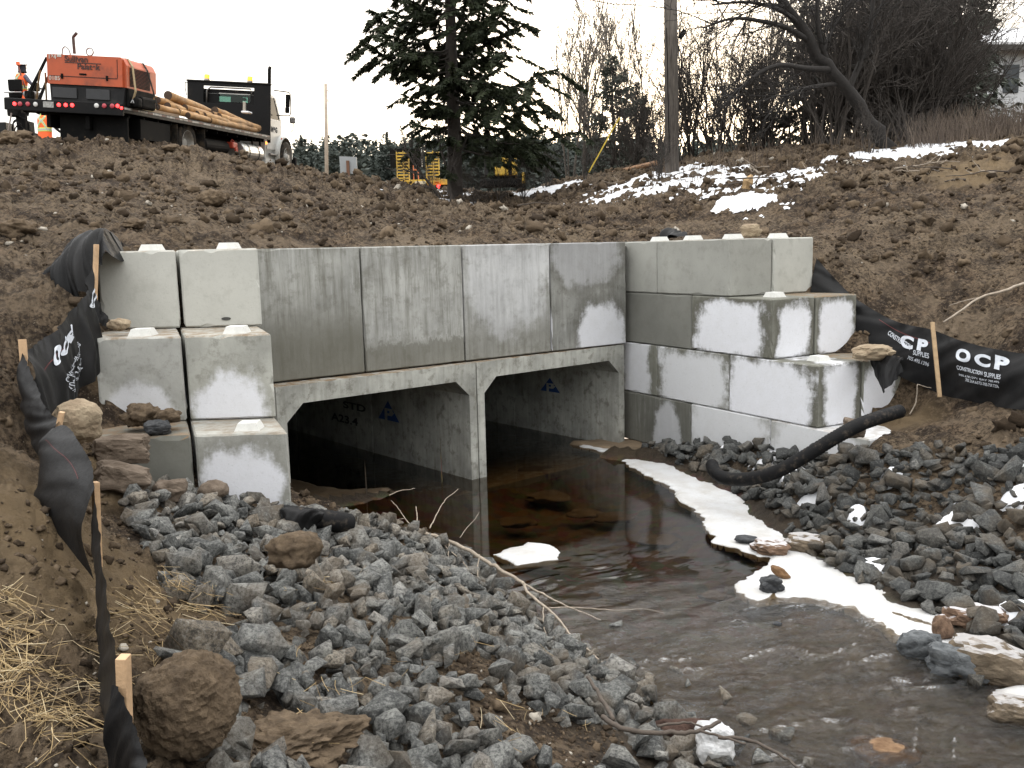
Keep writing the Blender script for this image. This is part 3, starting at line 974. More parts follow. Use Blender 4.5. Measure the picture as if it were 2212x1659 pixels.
def culvert_cell(t0, t1, label, front_setback=0.):
    """Local x: along the face (0 at the t1 end), y: into the bank, z up."""
    W = t1 - t0
    wl, tr, hz, hh = .115, .215, .21, .20
    zt, zb = -1.525, -3.35
    fl = zb + .12
    outer = [(0, zb), (W, zb), (W, zt), (0, zt)]
    inner = [(wl, fl), (W - wl, fl), (W - wl, zt - tr - hh), (W - wl - hz, zt - tr), (wl + hz, zt - tr), (wl, zt - tr - hh)]
    ys = [0, 2.4, 2.42, 4.84, 4.86, DEPTH]
    V, Fc = [], []
    ins = [0, 0, .012, 0, .012, 0]
    def ring(poly, y): 
        n0 = len(V); V.extend([(p[0], y, p[1]) for p in poly]); return list(range(n0, n0 + len(poly)))
    oi = [ring(outer, y) for y in (0, DEPTH)]
    for i in range(4):
        j = (i + 1) % 4
        Fc.append((oi[0][i], oi[0][j], oi[1][j], oi[1][i]))
    ii = []
    for y in (0, 2.40, 2.401, 2.425, 2.426, 4.85, 4.851, 4.875, 4.876, DEPTH):
        gap = .014 if y in (2.401, 2.425, 4.851, 4.875) else 0
        poly = [(p[0] + (-gap if p[0] < W / 2 else gap), p[1] + (gap if p[1] > -2.5 else 0)) for p in inner]
        ii.append(ring(poly, y))
    for a, b in zip(ii[:-1], ii[1:]):
        for i in range(6):
            j = (i + 1) % 6
            Fc.append((a[j], a[i], b[i], b[j]))
    # front rim
    o, n = oi[0], ii[0]
    for q in ((o[0], o[1], n[1], n[0]), (o[1], o[2], n[2], n[1]), (o[2], n[3], n[2]), (o[2], o[3], n[4], n[3]), (o[3], n[5], n[4]), (o[3], o[0], n[0], n[5])):
        Fc.append(q)
    Fc.append(tuple(ii[-1]))  # unseen closing wall, added so no daylight enters from the far end
    me = bpy.data.meshes.new("culvert")
    me.from_pydata(V, [], Fc); me.validate()
    bm = bmesh.new(); bm.from_mesh(me)
    bmesh.ops.recalc_face_normals(bm, faces=bm.faces[:])
    bm.to_mesh(me); bm.free()
    o = obj("box_culvert", me, CULV)
    p = BR - BE * t1
    o.matrix_world = wmat(p, BE, 0)
    return tag(o, label, "box culvert")


c_right = culvert_cell(.0, 2.815, "dark concrete box culvert opening beside the frosted far wing")
c_left = culvert_cell(2.835, 5.65, "concrete box culvert opening with blue triangle mark, beside the near wing")


def text_mesh(s, size=1., depth=0., bold=0., shear=0., align='LEFT'):
    cu = bpy.data.curves.new("lettering", 'FONT')
    cu.body = s; cu.size = size; cu.extrude = depth; cu.offset = bold; cu.shear = shear; cu.align_x = align
    ob = bpy.data.objects.new("lettering", cu)
    COL.objects.link(ob)
    bpy.context.view_layer.update()
    dg = bpy.context.evaluated_depsgraph_get()
    me = bpy.data.meshes.new_from_object(ob.evaluated_get(dg))
    COL.objects.unlink(ob)
    bpy.data.objects.remove(ob); bpy.data.curves.remove(cu)
    me.materials.clear()
    return me


def flat_text(s, size, mat, parent, M, name="lettering", width=None, bold=0., shear=0.):
    me = text_mesh(s, size, 0, bold, shear)
    if width:
        xs = [v.co.x for v in me.vertices]
        k = width / (max(xs) - min(xs)); x0 = min(xs)
        for v in me.vertices: v.co.x = (v.co.x - x0) * k
    o = obj(name, me, mat, parent)
    o.matrix_local = M
    return o


INK = plain("black stencil ink", (.015, .015, .018), .8)
BLUE = plain("blue stencil paint", (.02, .06, .20), .7)
# marks on the inner face of the dividing wall of each cell: inner right wall face, local x = W - wl
WL = 2.815 - .115
for cell, yb in ((c_left, 0.), (c_right, 0.)):
    # wall frame: text runs from deep (viewer's left) towards the mouth (viewer's right)
    R = Matrix(((0, 0, -1, WL - .004), (-1, 0, 0, 0), (0, 1, 0, 0), (0, 0, 0, 1)))
    tri = MB()
    a, h, d = .185, .34, .0
    # triangle with a P left free: built as outline pieces round the letter
    me = bpy.data.meshes.new("triangle")
    mbt = MB()
    def q(p): mbt.add([(x, y, 0) for x, y in p], [tuple(range(len(p)))])
    q([(-.20, 0), (-.075, 0), (-.075, .215), (-.0, .36), (.0, .36)])
    q([(-.075, .215), (.075, .215), (.0, .36)])
    q([(-.025, 0), (.20, 0), (.115, .155), (.06, .085), (-.025, .085)])
    q([(.115, .155), (.075, .215), (.085, .16)])
    q([(-.025, .125), (.02, .13), (.02, .175), (-.025, .175)])
    tm = mbt.mesh("triangle")
    for mm in tm.polygons: pass
    o = obj("triangle_mark", tm, BLUE, cell)
    tw = 2.95 if cell is c_left else .115                    # the wall's distance along the front
    def wall_pt(u, v):
        d = ray(u, v); p0 = BR - BE * tw
        k = (p0 @ BE) / (d[:2] @ BE)
        P = np.array([0, 0, CAM_Z]) + d * k
        return float((P[:2] - p0) @ -BN), float(P[2])
    if cell is c_left:
        (ya, za), (yb_, _), (_, zt_) = wall_pt(818, 903), wall_pt(863, 905), wall_pt(842, 866)
    else:
        (ya, za), (yb_, _), (_, zt_) = wall_pt(1168, 843), wall_pt(1210, 846), wall_pt(1190, 816)
    o.matrix_local = Matrix.Translation((0, (ya + yb_) / 2, za)) @ R
    o.scale = ((ya - yb_) / .40, (zt_ - za) / .36, 1)
    if cell is c_left:
        (y0, z0), (y1, _), (_, z1) = wall_pt(716, 906), wall_pt(773, 903), wall_pt(716, 884)
        flat_text("A23.4", z1 - z0, INK, cell, Matrix.Translation((0, y0, z0)) @ R, width=y0 - y1, bold=.004)
        (y0, z0), (y1, _), (_, z1) = wall_pt(742, 880), wall_pt(790, 880), wall_pt(742, 860)
        flat_text("STD", z1 - z0, INK, cell, Matrix.Translation((0, y0, z0)) @ R, width=y0 - y1, bold=.004)
# sand banked inside the left cell mouth
sb = outline_sheet("sand_bar", [at_z(u, v, ZW + .02) for u, v in [(600, 1030), (640, 1035), (700, 1050), (760, 1058), (850, 1052), (800, 1075), (730, 1092), (650, 1100), (600, 1110)]], ZW - .02, .05, SANDBAR, None, None, jag=.05, dome=.06, seed=4, kind="structure")
sb2 = outline_sheet("sand_bar", [at_z(u, v, ZW + .05) for u, v in [(1225, 952), (1290, 948), (1370, 945), (1450, 955), (1430, 985), (1370, 975), (1300, 965)]], ZW - .02, .07, plain("pale wet sand", (.17, .125, .08), .7, var=.3, scale=6, bump=.5), None, None, jag=.05, dome=.06, seed=6, kind="structure")
sb3 = outline_sheet("sand_bar", [at_z(u, v, ZW + .05) for u, v in [(620, 1110), (700, 1100), (780, 1110), (800, 1130), (860, 1145), (760, 1160), (640, 1160)]], ZW - .02, .07, SANDBAR, None, None, jag=.05, dome=.06, seed=16, kind="structure")
# ------------------------------------------------------------------ stones
def stone_mat(name, tint=(1, 1, 1), k=1.):
    t = NT(name)
    v = t.coord('Object')
    g = t.geo_pos()
    oi = t.n("ObjectInfo")
    rnd = t.math('FRACT', t.math('ADD', oi.outputs['Random'], t.attr("rnd")))
    n1 = t.noise(g, 11, 8, .72); n2 = t.noise(g, 48, 8, .8)
    base = t.ramp(rnd, [(0, (.070 * k, .073 * k, .073 * k)), (.3, (.115 * k, .119 * k, .118 * k)), (.6, (.175 * k, .179 * k, .176 * k)), (.8, (.14 * k, .138 * k, .130 * k)), (.92, (.17 * k, .145 * k, .115 * k)), (1, (.26 * k, .26 * k, .255 * k))])
    c = t.mix(t.ramp(n1, [(.42, 0), (.60, 1)]), base, t.mix(1., base, (1.75, 1.75, 1.7), 'MULTIPLY'))
    c = t.mix(t.ramp(n2, [(.42, .8), (.51, 0)]), c, (.030, .032, .034))
    c = t.mix(t.ramp(n2, [(.53, 0), (.62, .5)]), c, (.36 * k + .05, .37 * k + .05, .36 * k + .05))
    dn = t.noise(g, 2.2, 4, .6)
    c = t.mix(t.ramp(dn, [(.50, 0), (.68, .65)]), c, (.13, .10, .068))
    c = t.mix(1., c, tint, 'MULTIPLY')
    b = t.bump(n2, .9, .014, t.bump(n1, .7, .04))
    return t.fin(c, .78, b, spec=.35)


RIPL = stone_mat("grey riprap", (1.02, 1.0, .965), .84)
RIPR = stone_mat("dark riprap", (1.0, .99, .965), .43)


def angular_stone(seed, flat=.6, n=11):
    r = np.random.default_rng(seed)
    P = r.normal(size=(n, 3)); P /= np.linalg.norm(P, axis=1)[:, None]
    P = np.sign(P) * np.abs(P) ** .75
    P *= np.array([1.0, r.uniform(.5, .9), r.uniform(flat * .6, flat * 1.3)]) * r.uniform(.8, 1.12, (n, 1))
    bm = bmesh.new()
    for p in P: bm.verts.new(p)
    bmesh.ops.convex_hull(bm, input=bm.verts[:])
    for v in [v for v in bm.verts if not v.link_faces]: bm.verts.remove(v)
    bmesh.ops.dissolve_limit(bm, angle_limit=.22, verts=bm.verts[:], edges=bm.edges[:])
    bmesh.ops.bevel(bm, geom=bm.edges[:], offset=.018, segments=1, affect='EDGES')
    bmesh.ops.triangulate(bm, faces=bm.faces[:])
    bm.verts.index_update()
    V = np.array([v.co[:] for v in bm.verts]); Fc = np.array([[v.index for v in f.verts] for f in bm.faces])
    bm.free()
    return V, Fc


STONES = [angular_stone(100 + i, .55 + .25 * (i % 3) / 2, 10 + i % 4) for i in range(34)]


def rotm(r, tilt):
    a, b, c = r.uniform(0, 2 * math.pi), r.normal(0, tilt), r.normal(0, tilt)
    ca, sa = math.cos(a), math.sin(a); cb, sb = math.cos(b), math.sin(b); cc, sc = math.cos(c), math.sin(c)
    return np.array([[ca, -sa, 0], [sa, ca, 0], [0, 0, 1]]) @ np.array([[1, 0, 0], [0, cb, -sb], [0, sb, cb]]) @ np.array([[cc, 0, sc], [0, 1, 0], [-sc, 0, cc]])


def gather(poly, sp, lo, hi, seed, gaps=(), layers=2):
    r = np.random.default_rng(seed)
    P = np.array(poly); a, b = P.min(0), P.max(0)
    res = []
    for layer in range(layers):
        s = sp * (1, 1.25, 1.5)[layer]
        gx, gy = np.meshgrid(np.arange(a[0], b[0], s), np.arange(a[1], b[1], s))
        x = gx.ravel() + r.uniform(-.42, .42, gx.size) * s; y = gy.ravel() + r.uniform(-.42, .42, gx.size) * s
        m = inside(x, y, poly)
        for g, gr in gaps:
            m &= np.hypot(x - g[0], y - g[1]) + (fbm(x * 4, y * 4, 77, 3) - .5) * .5 > gr
        x, y = x[m], y[m]
        h = smooth_h(x, y)
        size = np.exp(r.normal(math.log((lo * hi) ** .5), .38, len(x))).clip(lo * .5, hi * 1.6)
        z = h + size * .28 + layer * .075
        for q in zip(x, y, z, size): res.append(q)
    return res


gapsL = SOIL_GAPS
sL = [q + ('L',) for q in gather(RIP_L, .104, .047, .10, 5, gapsL)]
sR = [q + ('R',) for q in gather(RIP_R, .120, .055, .105, 6)]
# stones in and beside the stream
rs = np.random.default_rng(3)
for (u, v, s) in [(1460, 1450, .07), (1485, 1478, .05), (1560, 1505, .08), (1620, 1560, .09), (1690, 1590, .11), (1480, 1560, .09), (1400, 1470, .08), (1350, 1440, .1), (1590, 1600, .1), (1640, 1640, .1), (1330, 1350, .06), (1150, 1290, .08), (1740, 1650, .08)]:
    p = at_z(u, v, ZW); sL.append((p[0], p[1], ZW + s * .1, s, 'L'))
for (u, v, s) in [(1980, 1400, .12), (2030, 1420, .10), (2060, 1445, .12), (2085, 1425, .1), (2150, 1440, .12), (2190, 1420, .12), (1960, 1385, .07), (2135, 1375, .1), (2105, 1480, .1)]:
    p = at_z(u, v, ZW); sR.append((p[0], p[1], ZW + s * .25, s, 'R'))
ALL = sL + sR
vis = []
for i, (x, y, z, s, k) in enumerate(ALL):
    d = math.hypot(x, y)
    infr = abs(x / max(y, .1)) < .56 and y > 1.5 and (768 - 384) / F_PX > -((z - CAM_Z) / y + PITCH) - .14
    vis.append((s / d if infr else 0, i))
vis.sort(reverse=True)
top = set(i for _, i in vis[:288])
Vs, Fs, Rn, Mi, off = [], [], [], [], 0
stone_meshes = {}
r_ = np.random.default_rng(9)
LABELS = {'L': ("broken grey riprap stone among its like on the near bank", "riprap stones of the near bank"),
          'R': ("dark angular riprap stone among its like on the snowy far bank", "riprap stones of the far bank")}
for i, (x, y, z, s, k) in enumerate(ALL):
    vi = int(r_.integers(len(STONES)))
    R = rotm(r_, .35) * (s * np.array([1, 1, 1]))
    if i in top:
        key = (vi, k)
        if key not in stone_meshes:
            V, Fc = STONES[vi]
            stone_meshes[key] = mesh_np("riprap_stone", V, Fc, {"rnd": np.zeros(len(V))})
            stone_meshes[key].materials.append(RIPL if k == 'L' else RIPR)
        o = bpy.data.objects.new("riprap_stone", stone_meshes[key])
        COL.objects.link(o)
        M = Matrix([list(R[j]) + [0] for j in range(3)] + [[0, 0, 0, 1]]); M.translation = (x, y, z)
        o.matrix_world = M
        tag(o, LABELS[k][0], "stone", LABELS[k][1])
    else:
        V, Fc = STONES[vi]
        Vs.append(V @ R.T + np.array([x, y, z])); Fs.append(Fc + off); off += len(V)
        Rn.append(np.full(len(V), r_.random())); Mi.append(np.full(len(Fc), 0 if k == 'L' else 1))
me = mesh_np("riprap", np.vstack(Vs), np.vstack(Fs), {"rnd": np.concatenate(Rn)})
me.materials.append(RIPL); me.materials.append(RIPR)
me.polygons.foreach_set("material_index", np.concatenate(Mi).astype(np.int32))
tag(obj("riprap", me, None), kind="stuff")


# ---- rocks and lumps one can point at
def lump_mesh(seed, amp=.22, freq=1.4, sub=4, box=0., rough=.05):
    bm = bmesh.new()
    bmesh.ops.create_icosphere(bm, subdivisions=sub, radius=1)
    for v in bm.verts:
        d = v.co.normalized()
        o = Vector((seed * 3.1, seed * 1.7, -seed * 2.3))
        k = 1 + amp * mnoise.noise(d * freq + o) * 1.6 + amp * .5 * mnoise.noise(d * freq * 2.3 + o) + rough * mnoise.noise(d * 7 + o) + rough * .8 * mnoise.noise(d * 15 + o)
        if box:
            m = max(abs(d.x), abs(d.y), abs(d.z)); k *= (1 - box) + box / m * .86
        v.co = d * k
    me = bpy.data.meshes.new("rock"); bm.to_mesh(me); bm.free()
    return me


def rock_mat(name, a, b, bump=.6, scale=6, snow=0., spec=.25):
    if name in MATS: return MATS[name]
    t = NT(name); v = t.coord('Object')
    n1 = t.noise(v, scale * .35, 6, .65); n2 = t.noise(v, scale * 2.2, 8, .75)
    c = t.mix(t.ramp(n1, [(.35, 0), (.65, 1)]), a, b)
    c = t.mix(t.ramp(n2, [(.3, .6), (.47, 0)]), c, tuple(q * .4 for q in a))
    if snow:
        g = t.n("NewGeometry"); s = t.n("SeparateXYZ"); t.t.links.new(g.outputs['Normal'], s.inputs[0])
        c = t.mix(t.maprange(t.math('ADD', s.outputs[2], t.math('MULTIPLY', n1, .5)), .95, 1.2, 0, snow), c, (.75, .76, .79))
    MATS[name] = t.fin(c, .85, t.bump(n2, bump, .04), spec=spec)
    return MATS[name]


BROWN = rock_mat("soil caked rock", (.11, .078, .050), (.26, .19, .122), .9, 9)
BROWN2 = rock_mat("brown field stone", (.10, .075, .055), (.19, .15, .115), .4, 4)
TAN = rock_mat("tan stone", (.24, .18, .12), (.36, .29, .20), .4, 4)
ICEROCK = rock_mat("reddish wet rock", (.10, .062, .042), (.26, .17, .115), .4, 5, snow=.6)
TANICE = rock_mat("tan wet rock", (.10, .078, .055), (.26, .205, .145), .6, 5, snow=.45)
ORROCK = rock_mat("orange wet rock", (.13, .075, .04), (.30, .19, .11), .4, 5)
GREYR = rock_mat("grey stone", (.07, .075, .08), (.17, .18, .185), .5, 6)
DARKR = rock_mat("dark stone", (.035, .037, .04), (.09, .092, .095), .5, 6)


def rock(u, v, wpx, hpx, mat, label, seed, depth=None, dy=.8, box=.0, y=None, cat="rock", name="rock", amp=.2, sink=.18, z=None, sub=4, rz=0., rough=.05, tilt=0.):
    """Rock whose foot shows at (u, v) of the photograph, wpx by hpx there."""
    if z is not None: p = at_z(u, v, z)
    elif y is not None: p = at_y(u, v, y)
    else: p = hit(u, v)
    d = math.hypot(p[0], p[1])
    w = wpx / 2.16016 / F_PX * d / 2; h = hpx / 2.16016 / F_PX * d / 2
    o = obj(name, lump_mesh(seed, amp, 1.4, sub, box, rough), mat, smooth=box == 0)
    dy_ = w * dy
    fw = np.array([p[0], p[1]]) / d
    o.location = (p[0] + fw[0] * dy_ * .6, p[1] + fw[1] * dy_ * .6, p[2] + h * (1 - sink))
    o.scale = (w, dy_, h * (1 + sink * .5))
    o.rotation_euler = (0, tilt, rz - math.atan2(p[0], p[1]))
    tag(o, label, cat)
    return o


rock(415, 1648, 222, 225, BROWN, "big round soil-caked boulder in the foreground beside the wooden stake", 1, amp=.13, box=.10, dy=.9, sub=5, y=2.95, rough=.07, sink=.06)
rock(640, 1668, 300, 80, BROWN, "low crumbling mound of dirt and roots beside the round boulder", 2, amp=.3, dy=.8, y=3.35, rough=.2, sub=5, cat="dirt clump", name="dirt_clump")
rock(262, 1002, 118, 60, BROWN2, "flat brown slab leaning on the dark bottom block", 3, box=.65, dy=.6, y=6.75, amp=.14)
rock(268, 1060, 112, 56, BROWN2, "brown wedge-shaped rock below the flat slab by the fence", 4, box=.5, dy=.6, y=6.45, amp=.2, tilt=.25)
rock(172, 950, 95, 82, TAN, "rounded tan boulder tucked behind the silt fence stake", 5, box=.25, dy=.8, y=6.3, amp=.12)
rock(305, 918, 66, 42, BROWN, "dirt lump sitting on the ledge of the left middle block", 6, dy=.9, y=7.5, amp=.25, rough=.15, cat="dirt clump", name="dirt_clump")
rock(365, 912, 52, 26, BROWN, "snow-tipped dirt lump on the ledge near the block joint", 7, dy=.9, y=7.5, amp=.25, rough=.15, cat="dirt clump", name="dirt_clump")
rock(343, 938, 52, 30, DARKR, "small dark angular stone on top of the bottom block", 8, box=.6, dy=.8, y=7.35)
rock(462, 1078, 64, 38, BROWN2, "smooth oval brown cobble against the frosted bottom block", 9, dy=.8, y=6.95, amp=.08)
rock(372, 1082, 70, 44, BROWN2, "blocky brown rock in front of the dark bottom block", 10, box=.55, dy=.8, y=6.7)
rock(640, 1225, 110, 70, BROWN, "dirt covered stone between straw and riprap", 11, y=4.5, dy=.8, amp=.25, rough=.15)
bpy.data.objects[-1] if False else None
rock(258, 712, 40, 22, TAN, "pale pebble on the dirt pile of the top step", 12, y=8.15, dy=.9)
rock(1622, 508, 44, 24, TAN, "tan stone perched on the top course of the far wing", 13, y=13.0, box=.45, dy=.8)
rock(1845, 944, 46, 40, BROWN2, "squarish brown stone resting against the black drain pipe", 14, box=.7, dy=.8, y=9.5)
rock(1885, 775, 78, 30, TAN, "flat tan stone on the third step of the far wing", 15, y=10.75, box=.3, dy=.8)
rock(1665, 1198, 82, 30, ICEROCK, "reddish flat rock frozen into the ice shelf", 16, z=ZW + .02, box=.35, dy=.7)
rock(1735, 1192, 88, 36, TANICE, "tan rock with icy top next to the reddish one", 17, z=ZW + .02, box=.3, dy=.7)
rock(1612, 1172, 54, 12, DARKR, "thin dark stone slab lying on the ice", 18, z=ZW + .04, dy=.6)
rock(1665, 1278, 50, 32, DARKR, "dark pyramid-shaped stone standing on the ice tongue", 19, z=ZW + .03, box=.3, dy=.8, amp=.3)
rock(2035, 1382, 38, 48, ICEROCK, "upright reddish stone poking out of the ice", 20, z=ZW + .02, dy=.8, amp=.25)
rock(2105, 1362, 115, 52, ICEROCK, "large reddish brown rock at the edge of the ice", 21, z=ZW + .03, box=.35, dy=.6)
rock(2135, 1480, 160, 84, TANICE, "broad tan boulder with snow in the shallow water", 22, z=ZW - .02, box=.35, dy=.6, amp=.22)
rock(1985, 1425, 90, 58, GREYR, "frosty grey rock at the water edge below the ice", 23, z=ZW - .01, box=.4, dy=.6)
rock(2070, 1470, 120, 72, GREYR, "split grey rock dipping into the riffle", 24, z=ZW - .02, box=.4, dy=.5, amp=.3)
rock(2195, 1570, 110, 55, TANICE, "tan rock under the small ice sheet", 25, z=ZW - .03, box=.3, dy=.6)
rock(1905, 1655, 150, 46, ORROCK, "orange tan rock breaking the water surface", 26, z=ZW - .10, dy=.6, amp=.12)
rock(1678, 1352, 22, 8, DARKR, "tiny dark stone at the tip of the ice", 27, z=ZW, dy=.7, sub=3)
rock(1545, 1652, 92, 100, ICE, "lone white lump of ice on the near shore", 28, z=ZW + .03, dy=.7, amp=.25, cat="ice lump", name="ice_lump", box=.2)
rock(1480, 1610, 130, 55, rock_mat("rotten wood brown", (.045, .025, .02), (.10, .06, .045), .6, 6), "dark maroon chunk of rotten wood at the shore", 29, z=ZW + .02, dy=.6, amp=.3, cat="wood chunk", name="wood_chunk")
w = rock(1685, 1246, 42, 18, rock_mat("split wood", (.13, .07, .035), (.24, .14, .07), .5, 8), "broken piece of brown wood lying on the ice", 30, z=ZW + .04, dy=.5, amp=.2, cat="wood chunk", name="wood_chunk", tilt=.5)
lf = rock(1335, 1545, 32, 30, rock_mat("orange leaf", (.42, .14, .04), (.55, .24, .09), .5, 8), "crumpled orange leaf among the near shore stones", 31, dy=.7, amp=.45, cat="leaf", name="leaf", sub=3)
for j, (u, v, w_, h_, lab) in enumerate([(25, 320, 40, 24, "large clod on the crest below the truck's tail"), (112, 425, 30, 22, "round clod alone on the upper slope by the picture edge"), (460, 452, 50, 30, "clod in the middle of the embankment slope"), (290, 505, 40, 18, "dark clod just above the pale block"), (375, 342, 40, 14, "flat clod by the truck's rear wheel"), (550, 352, 34, 26, "rounded clod in front of the truck's fuel tank"), (40, 520, 60, 30, "bushy root clod low on the embankment")]):
    rock(u, v, w_, h_, BROWN, lab, 60 + j, amp=.3, rough=.16, cat="clod", name="clod")
SUNK = rock_mat('algae brown stone', (.07, .048, .028), (.17, .12, .07), .4, 5)
# sunken stones showing through the water
for j, (u, v, w_, a) in enumerate([(1150, 1030, 110, 0), (1285, 1030, 80, 0), (1180, 1085, 120, 1), (1330, 1130, 100, 0), (1260, 1120, 90, 1), (1500, 1110, 70, 0), (1420, 1180, 110, 1), (1260, 1290, 120, 0), (1540, 1300, 70, 1), (1600, 1345, 50, 0), (1690, 1340, 60, 1), (1400, 1390, 80, 0), (1780, 1400, 80, 1), (1850, 1480, 120, 0), (1620, 1480, 90, 1), (1990, 1560, 120, 0), (900, 1075, 90, 0), (960, 1060, 80, 1), (1120, 1140, 100, 0)]):
    o = rock(u, v, w_ * .8, 16, SUNK if a == 0 else BROWN2, "blurred brown stone under the water of the pool" if v < 1340 else "tan stone under the rippled water of the riffle", 80 + j, z=-3.31, dy=.8, amp=.34, sub=3)
    o["group"] = "sunken stones of the pool" if v < 1340 else "sunken stones of the riffle"


# ---- loose clods, straw, snow
def scatter_clods():
    r = np.random.default_rng(21)
    base = []
    for i in range(7):
        bm = bmesh.new(); bmesh.ops.create_icosphere(bm, subdivisions=2 if i < 3 else 1, radius=1)
        for v in bm.verts:
            k = 1 + .7 * mnoise.noise(v.co * 1.7 + Vector((i * 5, 0, 0))) + .5 * mnoise.noise(v.co * 4 + Vector((i * 5, 3, 0)))
            v.co *= k
        bm.verts.index_update()
        base.append((np.array([v.co[:] for v in bm.verts]), np.array([[v.index for v in f.verts] for f in bm.faces]))); bm.free()
    n = 34000
    az = np.radians(r.uniform(-31, 31, n)); rad = np.exp(r.uniform(math.log(2.2), math.log(30), n))
    x, y = rad * np.sin(az), rad * np.cos(az)
    h, bk, dw = smooth_h(x, y, True)
    cl = fbm(x * .6, y * .6, 91, 3)
    gap = np.zeros(n, bool)
    for g, gr in SOIL_GAPS: gap |= np.hypot(x - g[0], y - g[1]) < gr + .12
    ok = (~inside(x, y, RIP_L) | gap) & ~inside(x, y, RIP_R) & ((h > -2.9) | bk) & (dw > .25) & (r.random(n) < (cl * 2.2 - .45) * (1 - .35 * sandmask(x, y)))
    x, y, rad = x[ok], y[ok], rad[ok]
    z = ground_detail(x, y)
    s = rad * .00155 * np.exp(r.normal(0, .62, len(x)))
    s = np.clip(s, .008, .13)
    Vs, Fs, Rn, off = [], [], [], 0
    for i in range(len(x)):
        V, Fc = base[i % 3 if s[i] / rad[i] > .0028 else 3 + i % 4]
        R = rotm(r, .6) * (s[i] * np.array([1.15, 1, .7]))
        Vs.append(V @ R.T + np.array([x[i], y[i], z[i] + s[i] * .2])); Fs.append(Fc + off); off += len(V)
        Rn.append(np.full(len(V), r.random()))
    me = mesh_np("soil_clods", np.vstack(Vs), np.vstack(Fs), {"rnd": np.concatenate(Rn)})
    t = NT("clod soil")
    p = t.geo_pos()
    n1 = t.noise(p, 18, 6, .7)
    c = t.mix(t.attr("rnd"), (.032, .022, .014), (.150, .110, .072))
    c = t.mix(t.math('GREATER_THAN', t.attr("rnd"), .975), c, (.42, .38, .32))
    c = t.mix(t.ramp(n1, [(.3, .6), (.5, 0)]), c, (.028, .019, .012))
    m = t.fin(c, .95, t.bump(n1, .8, .03), spec=.2)
    tag(obj("soil_clods", me, m), kind="stuff")


scatter_clods()


def straw():
    r = np.random.default_rng(33)
    mb_v, mb_f, off, rn = [], [], 0, []
    zones = [(60, 1500, 130, 110, 260), (30, 1340, 60, 60, 110), (150, 1580, 110, 70, 220), (30, 1440, 60, 60, 150), (250, 1470, 30, 80, 40), (320, 1320, 90, 40, 110), (440, 1375, 80, 25, 80), (300, 1380, 70, 40, 70), (330, 1460, 40, 60, 40), (640, 1300, 120, 60, 25), (700, 1560, 120, 80, 30), (1150, 1610, 120, 40, 25), (930, 1450, 150, 80, 14), (420, 1320, 60, 20, 40)]
    for u0, v0, su, sv, n in zones:
        for _ in range(int(n * .62)):
            u, v = u0 + r.normal(0, su * .6), v0 + r.normal(0, sv * .6)
            if v > 1780: continue
            p = hit(u, v, 1.5, 12)
            L = r.uniform(.05, .17); a = r.uniform(0, 2 * math.pi); lift = r.uniform(.0, .03)
            d = np.array([math.cos(a), math.sin(a)])
            pts = []
            bend = r.normal(0, .18)
            rip = inside(p[0], p[1], RIP_L)
            for k in range(4):
                q = p[:2] + d * (k / 3 - .5) * L + np.array([-d[1], d[0]]) * bend * L * ((k / 3 - .5) ** 2)
                zz = ground_z(q[0], q[1]) + .006 + (.10 if rip else 0)
                pts.append((q[0], q[1], zz))
            z0, z1 = pts[0][2] + lift, pts[-1][2] + r.uniform(0, .045)
            pts = [(x, y, max(z, z0 + (z1 - z0) * k / 3)) for k, (x, y, z) in enumerate(pts)]
            m = MB().tube(pts, r.uniform(.0008, .0017), 4, False)
            mb_v += m.v; mb_f += [tuple(i + off for i in f) for f in m.f]; off += len(m.v); rn += [r.random()] * len(m.v)
    me = mesh_np("straw", mb_v, mb_f, {"rnd": rn})
    t = NT("dry straw")
    c = t.ramp(t.attr("rnd"), [(0, (.12, .08, .04)), (.4, (.32, .22, .095)), (.8, (.50, .37, .19)), (1, (.62, .52, .34))])
    tag(obj("straw", me, t.fin(c, .6)), kind="stuff")


straw()


